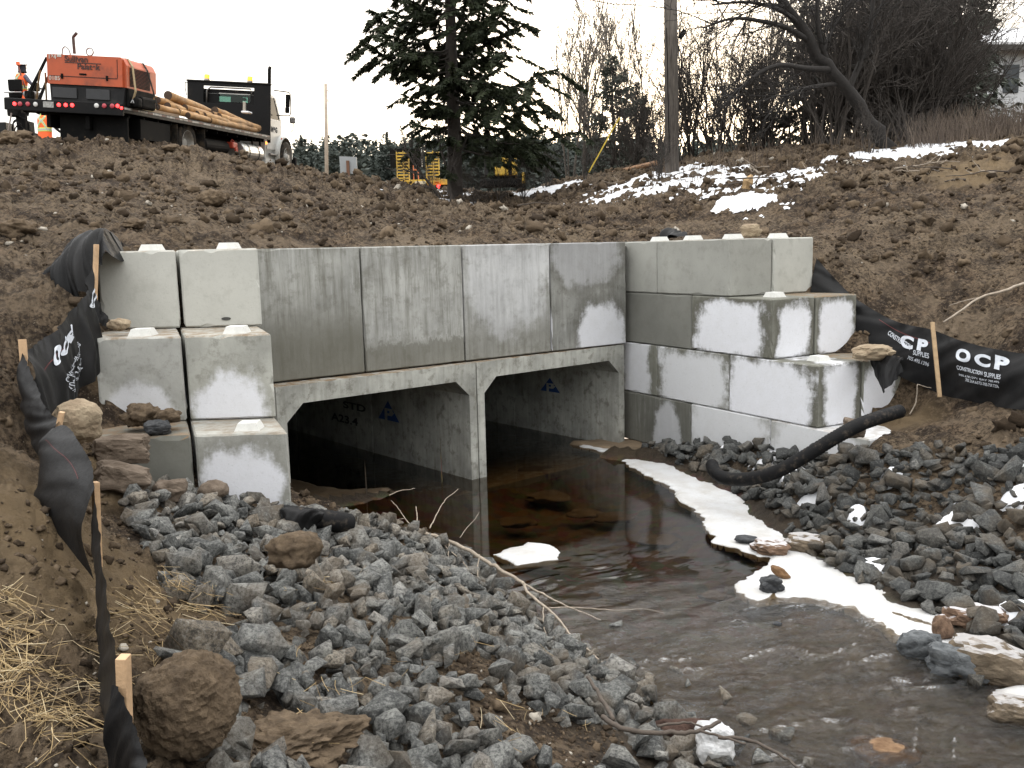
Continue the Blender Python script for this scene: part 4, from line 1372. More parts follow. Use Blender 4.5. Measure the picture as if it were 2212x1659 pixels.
def snow():
    zones = [(1455, 405, 1.8, .7), (1380, 405, 1.6, .5), (1340, 430, .8, .3), (1690, 392, 1.0, .45), (1730, 385, .7, .4), (1960, 335, 1.1, .5), (2040, 325, 1.3, .6), (1860, 345, .8, .4), (940, 425, 1.5, 1.), (1200, 412, 1.2, .4), (900, 405, 1.6, .5), (1620, 440, .6, .3), (1550, 395, .9, .5)]
    Vs, Fs, off = [], [], 0
    def sheet(x0, x1, y0, y1, st, fn):
        nonlocal off
        gx, gy = np.meshgrid(np.arange(x0, x1, st), np.arange(y0, y1, st))
        m, z = fn(gx, gy)
        idx = np.arange(gx.size).reshape(gx.shape)
        Fq = np.stack([idx[:-1, :-1], idx[:-1, 1:], idx[1:, 1:], idx[1:, :-1]], -1).reshape(-1, 4)
        Fq = Fq[(m.ravel()[Fq] > -.3).all(1)]
        if not len(Fq): return
        used = np.unique(Fq); rm = np.full(gx.size, -1); rm[used] = np.arange(len(used))
        Vs.append(np.stack([gx.ravel(), gy.ravel(), z.ravel()], 1)[used]); Fs.append(rm[Fq] + off); off += len(used)
    for (u, v, rx, ry) in zones:
        if rx <= 0: continue
        p = hit(u, v)
        def fn(gx, gy):
            d = np.hypot((gx - p[0]) / rx, (gy - p[1]) / (ry * 3))
            m = 1 - d + (fbm(gx * 2.2, gy * 2.2, 41, 5, .7) - .5) * 2.2 - .1
            return m, smooth_h(gx, gy) - .015 + .13 * sstep(-.3, .6, m) + .03 * fbm(gx * 5, gy * 5, 44, 3)
        sheet(p[0] - rx * 1.5, p[0] + rx * 1.5, p[1] - ry * 4.5, p[1] + ry * 4.5, .05, fn)
    extra = [(hit(u, v)[:2], r0) for u, v, r0 in [(1850, 1125, .18), (2205, 1020, .3), (2212, 1090, .25), (1880, 1235, .2), (1560, 985, .2), (2080, 1130, .3), (1760, 1080, .25), (1930, 1040, .2), (1700, 1040, .25), (2190, 1330, .3)]]
    P = np.array(RIP_R)
    def fn2(gx, gy):
        n_ = fbm(gx * 1.8, gy * 1.8, 51, 4, .6)
        m = (n_ - .80) * 3
        for c, r0 in extra:
            m = np.maximum(m, .8 - np.hypot(gx - c[0], gy - c[1]) / r0 + (n_ - .5) * 1.2)
        m = np.where(inside(gx, gy, RIP_R), m, -1)
        return m, smooth_h(gx, gy) - .04 + .14 * sstep(-.35, .5, m) + .035 * (fbm(gx * 7, gy * 7, 53, 3) - .5)
    sheet(P[:, 0].min(), P[:, 0].max(), P[:, 1].min(), P[:, 1].max(), .035, fn2)
    me = mesh_np("snow", np.vstack(Vs), np.vstack(Fs))
    o = obj("snow", me, snow_mat("old snow", (.80, .82, .86), (.45, .40, .33), .3), smooth=True)
    tag(o, kind="stuff")


snow()
# ------------------------------------------------------------------ silt fences, pipes, branches
def fabric_mat():
    t = NT("black woven fabric")
    v = t.geo_pos()
    n1 = t.noise(v, 3.5, 6, .65); n2 = t.noise(v, 26, 5, .7)
    c = t.mix(t.ramp(n1, [(.4, 0), (.75, 1)]), (.0045, .0045, .005), (.014, .0135, .0135))
    c = t.mix(t.ramp(n2, [(.66, 0), (.8, .25)]), c, (.09, .078, .065))
    b = t.bump(t.noise(v, 140, 3, .6), .25, .004, t.bump(n1, .3, .03))
    return t.fin(c, t.maprange(n1, .3, .7, .42, .62, False), b, spec=.2)


FAB = fabric_mat()
STAKE = plain("raw lumber", (.50, .33, .19), .7, var=.22, scale=14, bump=.3)
STAKED = plain("weathered lumber", (.36, .25, .14), .75, var=.25, scale=14, bump=.3)
PRINT = plain("white fabric print", (.52, .55, .60), .6, var=.15, scale=20, bump=0)
REDT = plain("red seam thread", (.11, .018, .018), .6, bump=0)


def spline(P, n):
    """Smooth resampling of a 3D polyline."""
    P = [np.array(p, float) for p in P]
    if len(P) == 2:
        return [P[0] + (P[1] - P[0]) * t for t in np.linspace(0, 1, n)]
    d = np.cumsum([0] + [np.linalg.norm(b - a) for a, b in zip(P[:-1], P[1:])])
    out = []
    for s in np.linspace(0, d[-1], n):
        i = min(max(np.searchsorted(d, s, side='right') - 1, 0), len(P) - 2)
        t = (s - d[i]) / max(d[i + 1] - d[i], 1e-9)
        p0, p1, p2, p3 = P[max(i - 1, 0)], P[i], P[i + 1], P[min(i + 2, len(P) - 1)]
        out.append(.5 * ((2 * p1) + (-p0 + p2) * t + (2 * p0 - 5 * p1 + 4 * p2 - p3) * t * t + (-p0 + 3 * p1 - 3 * p2 + p3) * t ** 3))
    return out


class Sheet:
    """Hanging fabric between an upper and a lower edge, with folds."""
    def __init__(self, topline, botline, nu=90, nv=26, fold=.02, seed=0, belly=.04, ff=14, toward=None):
        self.T = np.array(spline(topline, nu)); self.B = np.array(spline(botline, nu))
        self.nu, self.nv, self.fold, self.seed, self.belly, self.ff = nu, nv, fold, seed, belly, ff
        mid = (self.T + self.B) / 2
        tang = np.gradient(mid, axis=0); upv = self.T - self.B
        n = np.cross(tang, upv); n /= np.maximum(np.linalg.norm(n, axis=1)[:, None], 1e-6)
        view = -mid
        n *= np.sign((n * view).sum(1))[:, None]
        self.N = n

    def at(self, s, t, lift=0.):
        """s along (0..1), t up (0..1)."""
        s = np.clip(np.asarray(s, float), 0, 1); t = np.clip(np.asarray(t, float), 0, 1)
        q = s * (self.nu - 1); i = np.clip(q.astype(int), 0, self.nu - 2); f = (q - i)[..., None]
        L = lambda A: A[i] * (1 - f) + A[i + 1] * f
        P = L(self.B) * (1 - t[..., None]) + L(self.T) * t[..., None]
        diag = s * self.ff + (1 - t) * 2.2
        w = (vnoise(diag, t * 1.3 + self.seed, self.seed) - .5) * 2 * self.fold * (.35 + (1 - t) * .8)
        w = w + (vnoise(diag * 2.6, t * 2 + 9 + self.seed, self.seed + 1) - .5) * 1.1 * self.fold
        w = w + (vnoise(s * 40, t * 3, self.seed + 2) - .5) * .5 * self.fold * sstep(.7, 1., t)
        w = w + self.belly * np.sin(math.pi * t)
        return P + L(self.N) * (w + lift)[..., None]

    def mesh(self, name):
        s, t = np.meshgrid(np.linspace(0, 1, self.nu), np.linspace(0, 1, self.nv))
        P = self.at(s, t).reshape(-1, 3)
        idx = np.arange(len(P)).reshape(s.shape)
        Fq = np.stack([idx[:-1, :-1], idx[:-1, 1:], idx[1:, 1:], idx[1:, :-1]], -1).reshape(-1, 4)
        return mesh_np(name, P, Fq)

    def text(self, parent, s_, s0, s1, t0, t1, mat=None, name="lettering", flip=False, bold=.01, shear=0., frac=(0, 1)):
        me = text_mesh(s_, 1., 0, bold, shear)
        bm = bmesh.new(); bm.from_mesh(me)
        bmesh.ops.triangulate(bm, faces=bm.faces[:])
        for _ in range(2):
            bmesh.ops.subdivide_edges(bm, edges=[e for e in bm.edges if e.calc_length() > .12], cuts=1)
            bmesh.ops.triangulate(bm, faces=bm.faces[:])
        V = np.array([v.co[:] for v in bm.verts])
        lo, hi = V.min(0), V.max(0)
        a = (V[:, 0] - lo[0]) / (hi[0] - lo[0]); b = (V[:, 1] - lo[1]) / (hi[1] - lo[1])
        P = self.at(s0 + (s1 - s0) * a, t0 + (t1 - t0) * b, .006)
        for v, p in zip(bm.verts, P): v.co = p
        bm.to_mesh(me); bm.free()
        return obj(name, me, mat or PRINT, parent)

    def line(self, parent, pts, w, mat, name="printed_line"):
        n = 60
        pts = np.array(pts); q = np.linspace(0, len(pts) - 1, n)
        s = np.interp(q, np.arange(len(pts)), pts[:, 0]); t = np.interp(q, np.arange(len(pts)), pts[:, 1])
        A = self.at(s, t - w / 2, .005); B = self.at(s, t + w / 2, .005)
        V = np.vstack([A, B]); F_ = [[i, i + 1, n + i + 1, n + i] for i in range(n - 1)]
        return obj(name, mesh_np(name, V, F_), mat, parent)


def stake(parent, p0, p1, w=.042, d=.028, mat=None, name="stake"):
    mb = MB()
    p0, p1 = Vector(p0), Vector(p1)
    ax = (p1 - p0)
    R = ax.to_track_quat('Z', 'Y').to_matrix().to_4x4()
    mb.box((p0 + p1) / 2, (w, d, ax.length), R, bev=.002)
    return obj(name, mb, mat or STAKE, parent)


def px3(L): return [at_y(u, v, y) for u, v, y in L]


# far fence: black sheet laid against the slope
ff = thing("silt_fence", "black silt fence sagging along the far slope behind the stepped wing", "silt fence", at_y(2025, 845, 10.8))
ff_inv = lambda o: setattr(o, "matrix_parent_inverse", Matrix.Translation(ff.location).inverted())
sh = Sheet(px3([(1762, 556, 12.75), (1800, 598, 12.5), (1850, 646, 12.2), (1930, 692, 11.7), (2012, 712, 11.05), (2060, 730, 10.75), (2130, 750, 10.3), (2225, 765, 9.75), (2420, 780, 8.8)]),
           px3([(1752, 640, 12.6), (1800, 690, 12.3), (1852, 745, 11.9), (1930, 805, 11.35), (2030, 852, 10.75), (2075, 862, 10.4), (2140, 876, 10.0), (2225, 888, 9.5), (2420, 905, 8.6)]), 150, 34, .045, 3, .03, 10)
o = obj("fabric", sh.mesh("fabric"), FAB, ff, smooth=True); ff_inv(o)
# curve parameters of the prints
def s_of(sheet, u, v):
    d = ray(u, v); best = None
    S = np.linspace(0, 1, 200)
    Tt = np.linspace(0, 1, 60)
    ss, tt = np.meshgrid(S, Tt)
    P = sheet.at(ss, tt) - np.array([0, 0, CAM_Z])
    c = (P * (d / np.linalg.norm(d))).sum(-1) / np.linalg.norm(P, axis=-1)
    k = int(c.argmax())
    return ss.ravel()[k], tt.ravel()[k]


def sheet_text(sheet, parent, inv, s, bl, br, tl, mat=None, bold=.01, shear=0., name="lettering"):
    """Print text in the box whose lower corners and upper left corner show at these points."""
    a = np.array(s_of(sheet, *bl)); b = np.array(s_of(sheet, *br)); c = np.array(s_of(sheet, *tl))
    me = text_mesh(s, 1., 0, bold, shear)
    bm = bmesh.new(); bm.from_mesh(me)
    bmesh.ops.triangulate(bm, faces=bm.faces[:])
    bmesh.ops.subdivide_edges(bm, edges=[e for e in bm.edges if e.calc_length() > .12], cuts=1)
    bmesh.ops.triangulate(bm, faces=bm.faces[:])
    V = np.array([v.co[:] for v in bm.verts]); lo, hi = V.min(0), V.max(0)
    x = ((V[:, 0] - lo[0]) / (hi[0] - lo[0]))[:, None]; y = ((V[:, 1] - lo[1]) / (hi[1] - lo[1]))[:, None]
    q = a + (b - a) * x + (c - a) * y
    P = sheet.at(q[:, 0], q[:, 1], .008)
    for v, p in zip(bm.verts, P): v.co = p
    bm.to_mesh(me); bm.free()
    o = obj(name, me, mat or PRINT, parent)
    inv(o)
    return o


def ocp_print(sheet, parent, inv, O, small):
    for s, bl, br, tl, bd in O:
        sheet_text(sheet, parent, inv, s, bl, br, tl, bold=bd)


sheet_text(sh, ff, ff_inv, "O", (2064, 779), (2098, 784), (2066, 751), bold=.05)
sheet_text(sh, ff, ff_inv, "C", (2108, 789), (2140, 796), (2110, 762), bold=.05)
sheet_text(sh, ff, ff_inv, "P", (2148, 797), (2180, 803), (2151, 767), bold=.06)
sheet_text(sh, ff, ff_inv, "CONSTRUCTION", (2068, 797), (2123, 811), (2068, 788), bold=.012)
sheet_text(sh, ff, ff_inv, "SUPPLIES", (2127, 813), (2162, 820), (2128, 804), bold=.012)
sheet_text(sh, ff, ff_inv, "705.670.1271 BAY 705.495", (2072, 812), (2160, 828), (2073, 807), bold=.005, name="small_print")
sheet_text(sh, ff, ff_inv, "705.264.6373-705.759.7206", (2086, 823), (2160, 838), (2086, 817), bold=.005, name="small_print")
sheet_text(sh, ff, ff_inv, "C", (1945, 749), (1972, 757), (1946, 722), bold=.05)
sheet_text(sh, ff, ff_inv, "P", (1980, 757), (2006, 762), (1984, 731), bold=.06)
sheet_text(sh, ff, ff_inv, "CONSTRUCTION", (1918, 722), (1965, 757), (1921, 714), bold=.012)
sheet_text(sh, ff, ff_inv, "SUPPLIES", (1972, 766), (2006, 776), (1975, 757), bold=.012)
sheet_text(sh, ff, ff_inv, "705.495.1396", (1960, 775), (2006, 792), (1962, 769), bold=.005, name="small_print")
ln = sh.line(ff, [s_of(sh, 1900, 690), s_of(sh, 1960, 725), s_of(sh, 2010, 740)], .012, REDT, "red_seam"); ff_inv(ln)
st = stake(ff, at_y(2030, 858, 10.55), at_y(2014, 696, 10.9), .046, .025, STAKED); ff_inv(st)
# loose flap draped by the third step
fl = Sheet(px3([(1880, 772, 11.0), (1915, 768, 10.7), (1953, 772, 10.4)]), px3([(1905, 850, 10.55), (1920, 838, 10.4), (1948, 800, 10.3)]), 30, 16, .03, 8, .02, 5)
o = obj("fabric_flap", fl.mesh("flap"), FAB, ff, smooth=True); ff_inv(o)

# near fence: stakes stepping down towards the camera
nf = thing("silt_fence", "black silt fence with five wooden stakes zigzagging down past the pale blocks", "silt fence", at_y(130, 1000, 5.5))
nf_inv = lambda o: setattr(o, "matrix_parent_inverse", Matrix.Translation(nf.location).inverted())
shA = Sheet(px3([(206, 545, 8.35), (190, 610, 8.2), (165, 660, 7.8), (130, 702, 7.2), (90, 735, 6.8), (50, 765, 6.4)]),
            px3([(206, 800, 8.0), (185, 842, 7.6), (160, 872, 7.2), (130, 920, 6.6), (105, 935, 6.35), (72, 860, 6.25)]), 110, 34, .05, 11, .03, 9)
shB = Sheet(px3([(50, 762, 6.38), (62, 800, 6.2), (85, 850, 5.95), (108, 892, 5.7), (130, 912, 5.48)]),
            px3([(48, 850, 6.3), (52, 900, 6.1), (68, 950, 5.8), (88, 985, 5.6), (104, 1010, 5.35)]), 60, 22, .022, 12, .03, 4)
shC = Sheet(px3([(112, 925, 5.4), (138, 918, 5.3), (165, 945, 5.05), (190, 990, 4.75), (203, 1055, 4.46)]),
            px3([(92, 1020, 5.2), (74, 1095, 4.9), (120, 1150, 4.62), (165, 1205, 4.42), (204, 1252, 4.3)]), 80, 30, .014, 13, .05, 2.5)
shD = Sheet(px3([(204, 1062, 4.44), (213, 1140, 4.2), (223, 1235, 3.75), (237, 1340, 3.2), (262, 1482, 2.56)]),
            px3([(203, 1250, 4.34), (204, 1345, 3.98), (212, 1440, 3.6), (227, 1560, 3.08), (244, 1720, 2.5)]), 80, 24, .012, 14, .01, 6)
shE = Sheet(px3([(246, 1478, 2.50), (262, 1490, 2.46), (285, 1550, 2.38), (322, 1668, 2.25)]),
            px3([(243, 1700, 2.45), (262, 1705, 2.42), (290, 1710, 2.35), (322, 1712, 2.24)]), 50, 24, .010, 15, .02, 4)
for q in (shA, shB, shC, shD, shE):
    o = obj("fabric", q.mesh("fabric"), FAB, nf, smooth=True); nf_inv(o)
for top_, bot, w in [((208, 528, 8.42), (203, 700, 8.35), .046), ((48, 733, 6.4), (60, 880, 6.35), .05), ((134, 890, 5.52), (112, 990, 5.5), .045), ((206, 1041, 4.68), (214, 1260, 4.66), .042), ((266, 1418, 2.5), (272, 1600, 2.5), .042)]:
    s_ = stake(nf, at_y(*bot), at_y(*top_), w, .030); nf_inv(s_)
for s, bl, br, tl, bd in [("O", (120, 800), (134, 760), (108, 776), .05), ("C", (137, 775), (147, 738), (124, 760), .05), ("P", (150, 742), (162, 706), (140, 734), .05)]:
    sheet_text(shA, nf, nf_inv, s, bl, br, tl, bold=bd)
sheet_text(shA, nf, nf_inv, "C", (196, 670), (203, 640), (188, 655), bold=.05)
sheet_text(shA, nf, nf_inv, "CONSTRUCTION SUPPLIES", (144, 828), (174, 745), (137, 820), bold=.012)
sheet_text(shA, nf, nf_inv, "705.264.6373", (152, 842), (176, 778), (146, 836), bold=.008, name="small_print")
sheet_text(shA, nf, nf_inv, "705.495.1396", (158, 848), (178, 796), (153, 844), bold=.008, name="small_print")
ln = shC.line(nf, [s_of(shC, 100, 950), s_of(shC, 140, 985), s_of(shC, 170, 1035)], .006, REDT, "red_seam"); nf_inv(ln)
ln = shA.line(nf, [s_of(shA, 95, 800), s_of(shA, 120, 770), s_of(shA, 140, 745)], .010, REDT, "red_seam"); nf_inv(ln)


# bunched end of the fabric roll at the top of the near wing
def bunch():
    top_ = px3([(112, 600, 9.0), (150, 540, 9.0), (185, 508, 9.0), (228, 506, 9.0), (265, 525, 9.05)])
    bot = px3([(108, 640, 8.9), (128, 668, 8.75), (160, 668, 8.55), (195, 610, 8.45), (225, 540, 8.5)])
    s = Sheet(top_, bot, 90, 50, .07, 23, .16, 13)
    g = thing("fabric_heap", "crumpled heap of black fabric beside the clean top block", "fabric", at_y(160, 640, 8.9))
    o = obj("fabric", s.mesh("heap"), FAB, g, smooth=True)
    o.matrix_parent_inverse = Matrix.Translation(g.location).inverted()
    s2 = Sheet(px3([(205, 640, 8.5), (214, 650, 8.5), (222, 672, 8.5)]), px3([(205, 694, 8.4), (222, 700, 8.4), (238, 704, 8.42)]), 24, 16, .03, 29, .02, 4)
    o = obj("fabric_fold", s2.mesh("fold"), FAB, g, smooth=True)
    o.matrix_parent_inverse = Matrix.Translation(g.location).inverted()


bunch()
bf = Sheet(px3([(1430, 498, 14.6), (1452, 494, 14.6), (1480, 502, 14.6)]), px3([(1425, 512, 14.3), (1452, 512, 14.2), (1485, 512, 14.3)]), 24, 12, .05, 31, .04, 5)
tag(obj("fabric_scrap", bf.mesh("scrap"), FAB, smooth=True), "small black fabric scrap between the knobs of the far wing top", "fabric")

# ---- pipes
def corrugated(name, pts, r, label, pitch=.035, flare=None):
    P = spline(pts, int(sum(np.linalg.norm(np.array(b) - np.array(a)) for a, b in zip(pts[:-1], pts[1:])) / pitch * 2))
    rad = [r * (1.0 if i % 2 else .93) for i in range(len(P))]
    mb = MB(); mb.tube(P, rad, 20, False)
    # open end with a dark inside
    e0 = [P[-1] + (P[-1] - P[-2]) * .01 + (P[-2] - P[-1]) * k for k in np.linspace(0, 6, 5)]
    mb.tube(e0, [r * .86] * 5, 20, True)
    V = mb.v
    t = obj(name, mb, plain("black pipe sock", (.005, .005, .0055), .7, spec=.2, var=.3, scale=20, bump=.4, dirt=(.08, .065, .05), dirt_amt=.2), smooth=True)
    return tag(t, label, "drain pipe")


corrugated("drain_pipe", px3([(1945, 888, 9.75), (1905, 900, 9.6), (1855, 918, 9.45), (1800, 948, 9.4), (1740, 985, 9.45), (1680, 1018, 9.55), (1620, 1034, 9.75), (1570, 1034, 10.0), (1545, 1020, 10.25), (1538, 1004, 10.5)]), .075,
           "thick black drain pipe curving from the slope down onto the far riprap")
corrugated("drain_pipe", px3([(600, 1112, 7.0), (640, 1116, 6.95), (690, 1122, 6.95), (735, 1128, 7.0), (754, 1132, 7.05)]), .085,
           "short black pipe end lying by the pool at the foot of the frosted block")
pf = Sheet(px3([(606, 1108, 6.9), (650, 1100, 6.85), (700, 1108, 6.85)]), px3([(612, 1130, 6.75), (660, 1138, 6.72), (690, 1134, 6.8)]), 30, 14, .05, 41, .05, 6)
tag(obj("fabric_scrap", pf.mesh("scrap"), FAB, smooth=True), "creased black cloth wrapped over the short pipe by the pool", "fabric")

# ---- branches
BARK = plain("pale twig bark", (.30, .25, .195), .75, var=.35, scale=25, bump=.4)
BARKD = plain("dark twig bark", (.075, .058, .045), .8, var=.3, scale=25, bump=.4)


def wiggle(P, amp, seed):
    r = np.random.default_rng(seed)
    return [p + r.normal(0, amp, 3) * (0 < i < len(P) - 1) for i, p in enumerate(P)]


def branch(name, label, cat, limbs, mat, group=None, seed=0):
    """limbs: (points in 3D, start radius, end radius); the first is the stem, the rest its side twigs."""
    o0 = None
    for i, (P, r0, r1) in enumerate(limbs):
        Q = wiggle(spline(P, max(6, len(P) * 4)), r0 * .16 + .001, seed + i)
        mb = MB().tube(Q, list(np.linspace(r0, r1, len(Q))), 6)
        if o0 is None:
            o0 = obj(name, mb, mat, smooth=True); tag(o0, label, cat, group)
        else:
            obj("twig", mb, mat, o0, smooth=True)
    return o0


def c2(L, y0=8.1, k=.0068, lift=0):
    out = []
    for x, y in L:
        u, v = (1200 + .7233 * x) / 1.82278, (1900 + .7233 * y) / 1.82278
        out.append(at_y(u, v, y0 - (v - 1145) * k))
    return out


branch("fallen_branch", "long pale forked branch lying from the near riprap out over the pool", "branch", [
    (c2([(440, 300), (520, 285), (600, 255), (700, 290), (790, 320), (900, 375), (1000, 435), (1120, 505), (1195, 555)]), .022, .015),
    (c2([(1195, 555), (1210, 595), (1290, 660), (1380, 740), (1450, 830), (1560, 930), (1700, 1050), (1840, 1155)]), .013, .004),
    (c2([(1195, 555), (1330, 625), (1440, 680), (1530, 715), (1610, 748)]), .010, .004),
    (c2([(1330, 682), (1500, 680), (1700, 695), (1850, 690), (1960, 712)]), .006, .002),
    (c2([(680, 250), (720, 170), (760, 100), (800, 65), (835, 35)]), .007, .003),
    (c2([(606, 250), (612, 190), (605, 130)]), .007, .004),
    (c2([(585, 245), (540, 185), (500, 130), (470, 98)]), .006, .003),
    (c2([(540, 195), (480, 210), (430, 235)]), .004, .002),
    (c2([(785, 330), (782, 420), (792, 500), (788, 565)]), .006, .003),
    (c2([(950, 392), (940, 470), (945, 540), (960, 625)]), .006, .003),
    (c2([(735, 320), (800, 380), (860, 430), (920, 520), (965, 600)]), .006, .003),
    (c2([(1300, 680), (1298, 760), (1320, 850), (1355, 930), (1395, 1010), (1420, 1070)]), .006, .002),
    (c2([(845, 300), (880, 250), (925, 200), (950, 160)]), .004, .002),
    (c2([(460, 70), (520, 45), (600, 32)]), .005, .003),
], BARK, seed=4)
branch("fallen_branch", "brown crooked branch lying across the near shore stones", "branch", [
    (c2([(1620, 1275), (1700, 1325), (1850, 1358), (2000, 1360), (2150, 1352), (2260, 1300)], 6.2, .0052), .013, .009),
    (c2([(1540, 1060), (1600, 1150), (1650, 1235), (1680, 1290)], 6.4, .0052), .010, .012),
    (c2([(1920, 1325), (2020, 1310), (2100, 1305), (2212, 1352)], 6.2, .0052), .007, .004),
    (c2([(2250, 1385), (2400, 1400), (2550, 1460), (2700, 1560), (2790, 1640)], 6.2, .0055), .009, .004),
    (c2([(2150, 1352), (2300, 1395), (2400, 1420)], 6.2, .0055), .006, .005),
], BARKD, seed=5)
branch("stick", "bare pale stick lying on the far slope above the silt fence", "stick", [
    (px3([(2240, 600, 11.6), (2170, 628, 11.3), (2120, 642, 11.2), (2080, 668, 11.0), (2038, 696, 10.85)]), .022, .010), (px3([(2120, 642, 11.2), (2080, 650, 11.2), (2050, 660, 11.2)]), .008, .004)], BARK, seed=6)
branch("stick", "thin forked twig standing in front of the far silt fence", "stick", [
    (px3([(1965, 895, 10.2), (1978, 870, 10.2), (1982, 830, 10.2)]), .008, .005), (px3([(1982, 830, 10.2), (2000, 836, 10.2), (2012, 838, 10.2)]), .005, .003)], BARK, seed=7)
r_ = np.random.default_rng(71)
for k in range(30):
    u = r_.uniform(1060, 2150); v0 = 385 + (u - 1250) * -.04 if u > 1250 else 430
    p = hit(u, v0 + abs(r_.normal(0, 1)) * 38 + 5)
    a = r_.uniform(0, math.pi); L = r_.uniform(.4, 1.5)
    d = np.array([math.cos(a), math.sin(a) * .8, 0])
    P = [p + d * (t - .5) * L + np.array([0, 0, .05 + t * r_.uniform(0, .35) * L * .5]) for t in np.linspace(0, 1, 5)]
    branch("stick", "dead stick strewn among others on the snowy slope below the thicket", "stick", [(P, r_.uniform(.010, .024), .006)] + ([([P[2], P[2] + d * .25 * L + np.array([r_.normal(0, .1), 0, .2])], .008, .004)] if k % 3 == 0 else []), BARKD if k % 3 else BARK, "dead sticks below the thicket", seed=100 + k)
for k in range(9):
    u, v = r_.uniform(60, 900), r_.uniform(420, 520)
lg = MB().tube(spline([hit(u, v) + np.array([0, 0, .07]) for u, v in ((1272, 386), (1330, 382), (1418, 376))], 10), [.10, .10, .09, .1, .1, .09, .09, .09, .08, .07], 9)
tag(obj("fallen_log", lg, plain("peeled orange wood", (.40, .22, .11), .7, var=.35, scale=9, bump=.5, dirt=(.10, .06, .04))), "long split orange log lying under the thicket", "log")
wy = hit(1611, 414)[1]
cs = MB().tube(spline(px3([(1608, 418, wy), (1615, 396, wy - .05), (1624, 378, wy - .05)]), 6), [.05, .11, .09, .12, .07, .03], 6)
tag(obj("wood_slab", cs, plain("fresh split wood", (.38, .25, .12), .7, var=.35, scale=12, bump=.5)), "upright slab of fresh split wood on the far slope", "wood piece")
# ------------------------------------------------------------------ flatbed truck and its load
TA, TR_, TP_ = .122, .090, .043
TPOS = np.array([-8.841, 19.111, 3.051])
TL, TH = 7.88, 1.372


def tmat():
    def tp(a):
        X = np.array(a, float)
        c, s = math.cos(TR_), math.sin(TR_); X = np.array([X[0] * c + X[2] * s, X[1], -X[0] * s + X[2] * c])
        c, s = math.cos(TP_), math.sin(TP_); X = np.array([X[0], X[1] * c - X[2] * s, X[1] * s + X[2] * c])
        c, s = math.cos(TA), math.sin(TA); return np.array([X[0] * c + X[1] * s, -X[0] * s + X[1] * c, X[2]])
    R = np.stack([tp((1, 0, 0)), tp((0, 1, 0)), tp((0, 0, 1))], 1)
    return R


TRM = tmat()
TM = Matrix([list(TRM[i]) + [TPOS[i]] for i in range(3)] + [[0, 0, 0, 1]])


def t_at(u, v, axis, val):
    """Point of the truck's own space on the plane axis = val under a point of the photograph."""
    o = TRM.T @ (np.array([0, 0, CAM_Z]) - TPOS); d = TRM.T @ ray(u, v)
    return o + d * (val - o[axis]) / d[axis]


BLK = plain("black truck paint", (.005, .005, .0055), .55, var=.3, scale=4, bump=.1, spec=.2, dirt=(.022, .018, .015), dirt_amt=.2)
BLKM = plain("black matt steel", (.005, .005, .005), .8, var=.3, scale=6, bump=.2, spec=.15, dirt=(.018, .015, .012), dirt_amt=.25)
RUB = plain("tyre rubber", (.010, .010, .010), .9, spec=.2, var=.3, scale=10, bump=.4, dirt=(.10, .075, .05), dirt_amt=.7)
WHITE = plain("white truck paint", (.62, .63, .61), .35, var=.06, scale=3, bump=.05, dirt=(.30, .26, .20), dirt_amt=.35)
STEEL = plain("dull steel", (.30, .30, .30), .45, metal=.6, var=.2, scale=9, bump=.2, dirt=(.14, .11, .08), dirt_amt=.5)
ALU = plain("aluminium tank", (.52, .52, .50), .35, metal=.7, var=.12, scale=5, bump=.1, dirt=(.25, .22, .18), dirt_amt=.4)
RIMM = plain("muddy wheel rim", (.42, .41, .38), .6, metal=.2, var=.2, scale=7, bump=.3, dirt=(.16, .12, .08), dirt_amt=.7)
ORANGE = plain("compressor orange", (.48, .095, .034), .45, var=.10, scale=3, bump=.06, dirt=(.16, .05, .03), dirt_amt=.35)
CHAR = plain("charcoal panel", (.013, .013, .014), .6, var=.3, scale=5, bump=.15, spec=.25, dirt=(.04, .038, .036), dirt_amt=.4)
REDL = plain("lit red lamp", (.5, .01, .01), .3, bump=0, emit=(1, .03, .03), emit_s=3.0)
REDR = plain("pink reflector", (.45, .06, .08), .35, bump=0, var=.4, scale=60)
WLAMP = plain("white lamp lens", (.62, .62, .60), .3, bump=0)
AMBER = plain("lit amber beacon", (.75, .16, .02), .3, bump=0, emit=(1, .22, .02), emit_s=1.6)
AMBERL = plain("lit amber marker", (.75, .16, .02), .3, bump=0, emit=(1, .22, .02), emit_s=2.2)
WOOD = plain("deck timber", (.16, .12, .085), .85, var=.3, scale=6, bump=.3)
LOGM = plain("peeled fence post wood", (.46, .27, .115), .7, var=.30, scale=5, bump=.4, dirt=(.19, .10, .045), dirt_amt=.75)
LOGE = plain("dark weathered log end", (.055, .036, .024), .85, var=.4, scale=12, bump=.4)


def tglass(name, col, rough=.05, alpha=.6):
    t = NT(name)
    t.t.nodes.remove(t.p)
    tr = t.n("BsdfTransparent"); t.set(tr.inputs[0], (*col, 1))
    gl = t.n("BsdfGlossy"); gl.inputs['Roughness'].default_value = rough
    fr = t.n("Fresnel"); fr.inputs[0].default_value = 1.5
    mx = t.n("MixShader"); t.set(mx.inputs[0], fr.outputs[0]); t.t.links.new(tr.outputs[0], mx.inputs[1]); t.t.links.new(gl.outputs[0], mx.inputs[2])
    t.t.links.new(mx.outputs[0], t.out.inputs[0])
    return t.m


GLASS = tglass("green tinted glass", (.42, .58, .54))

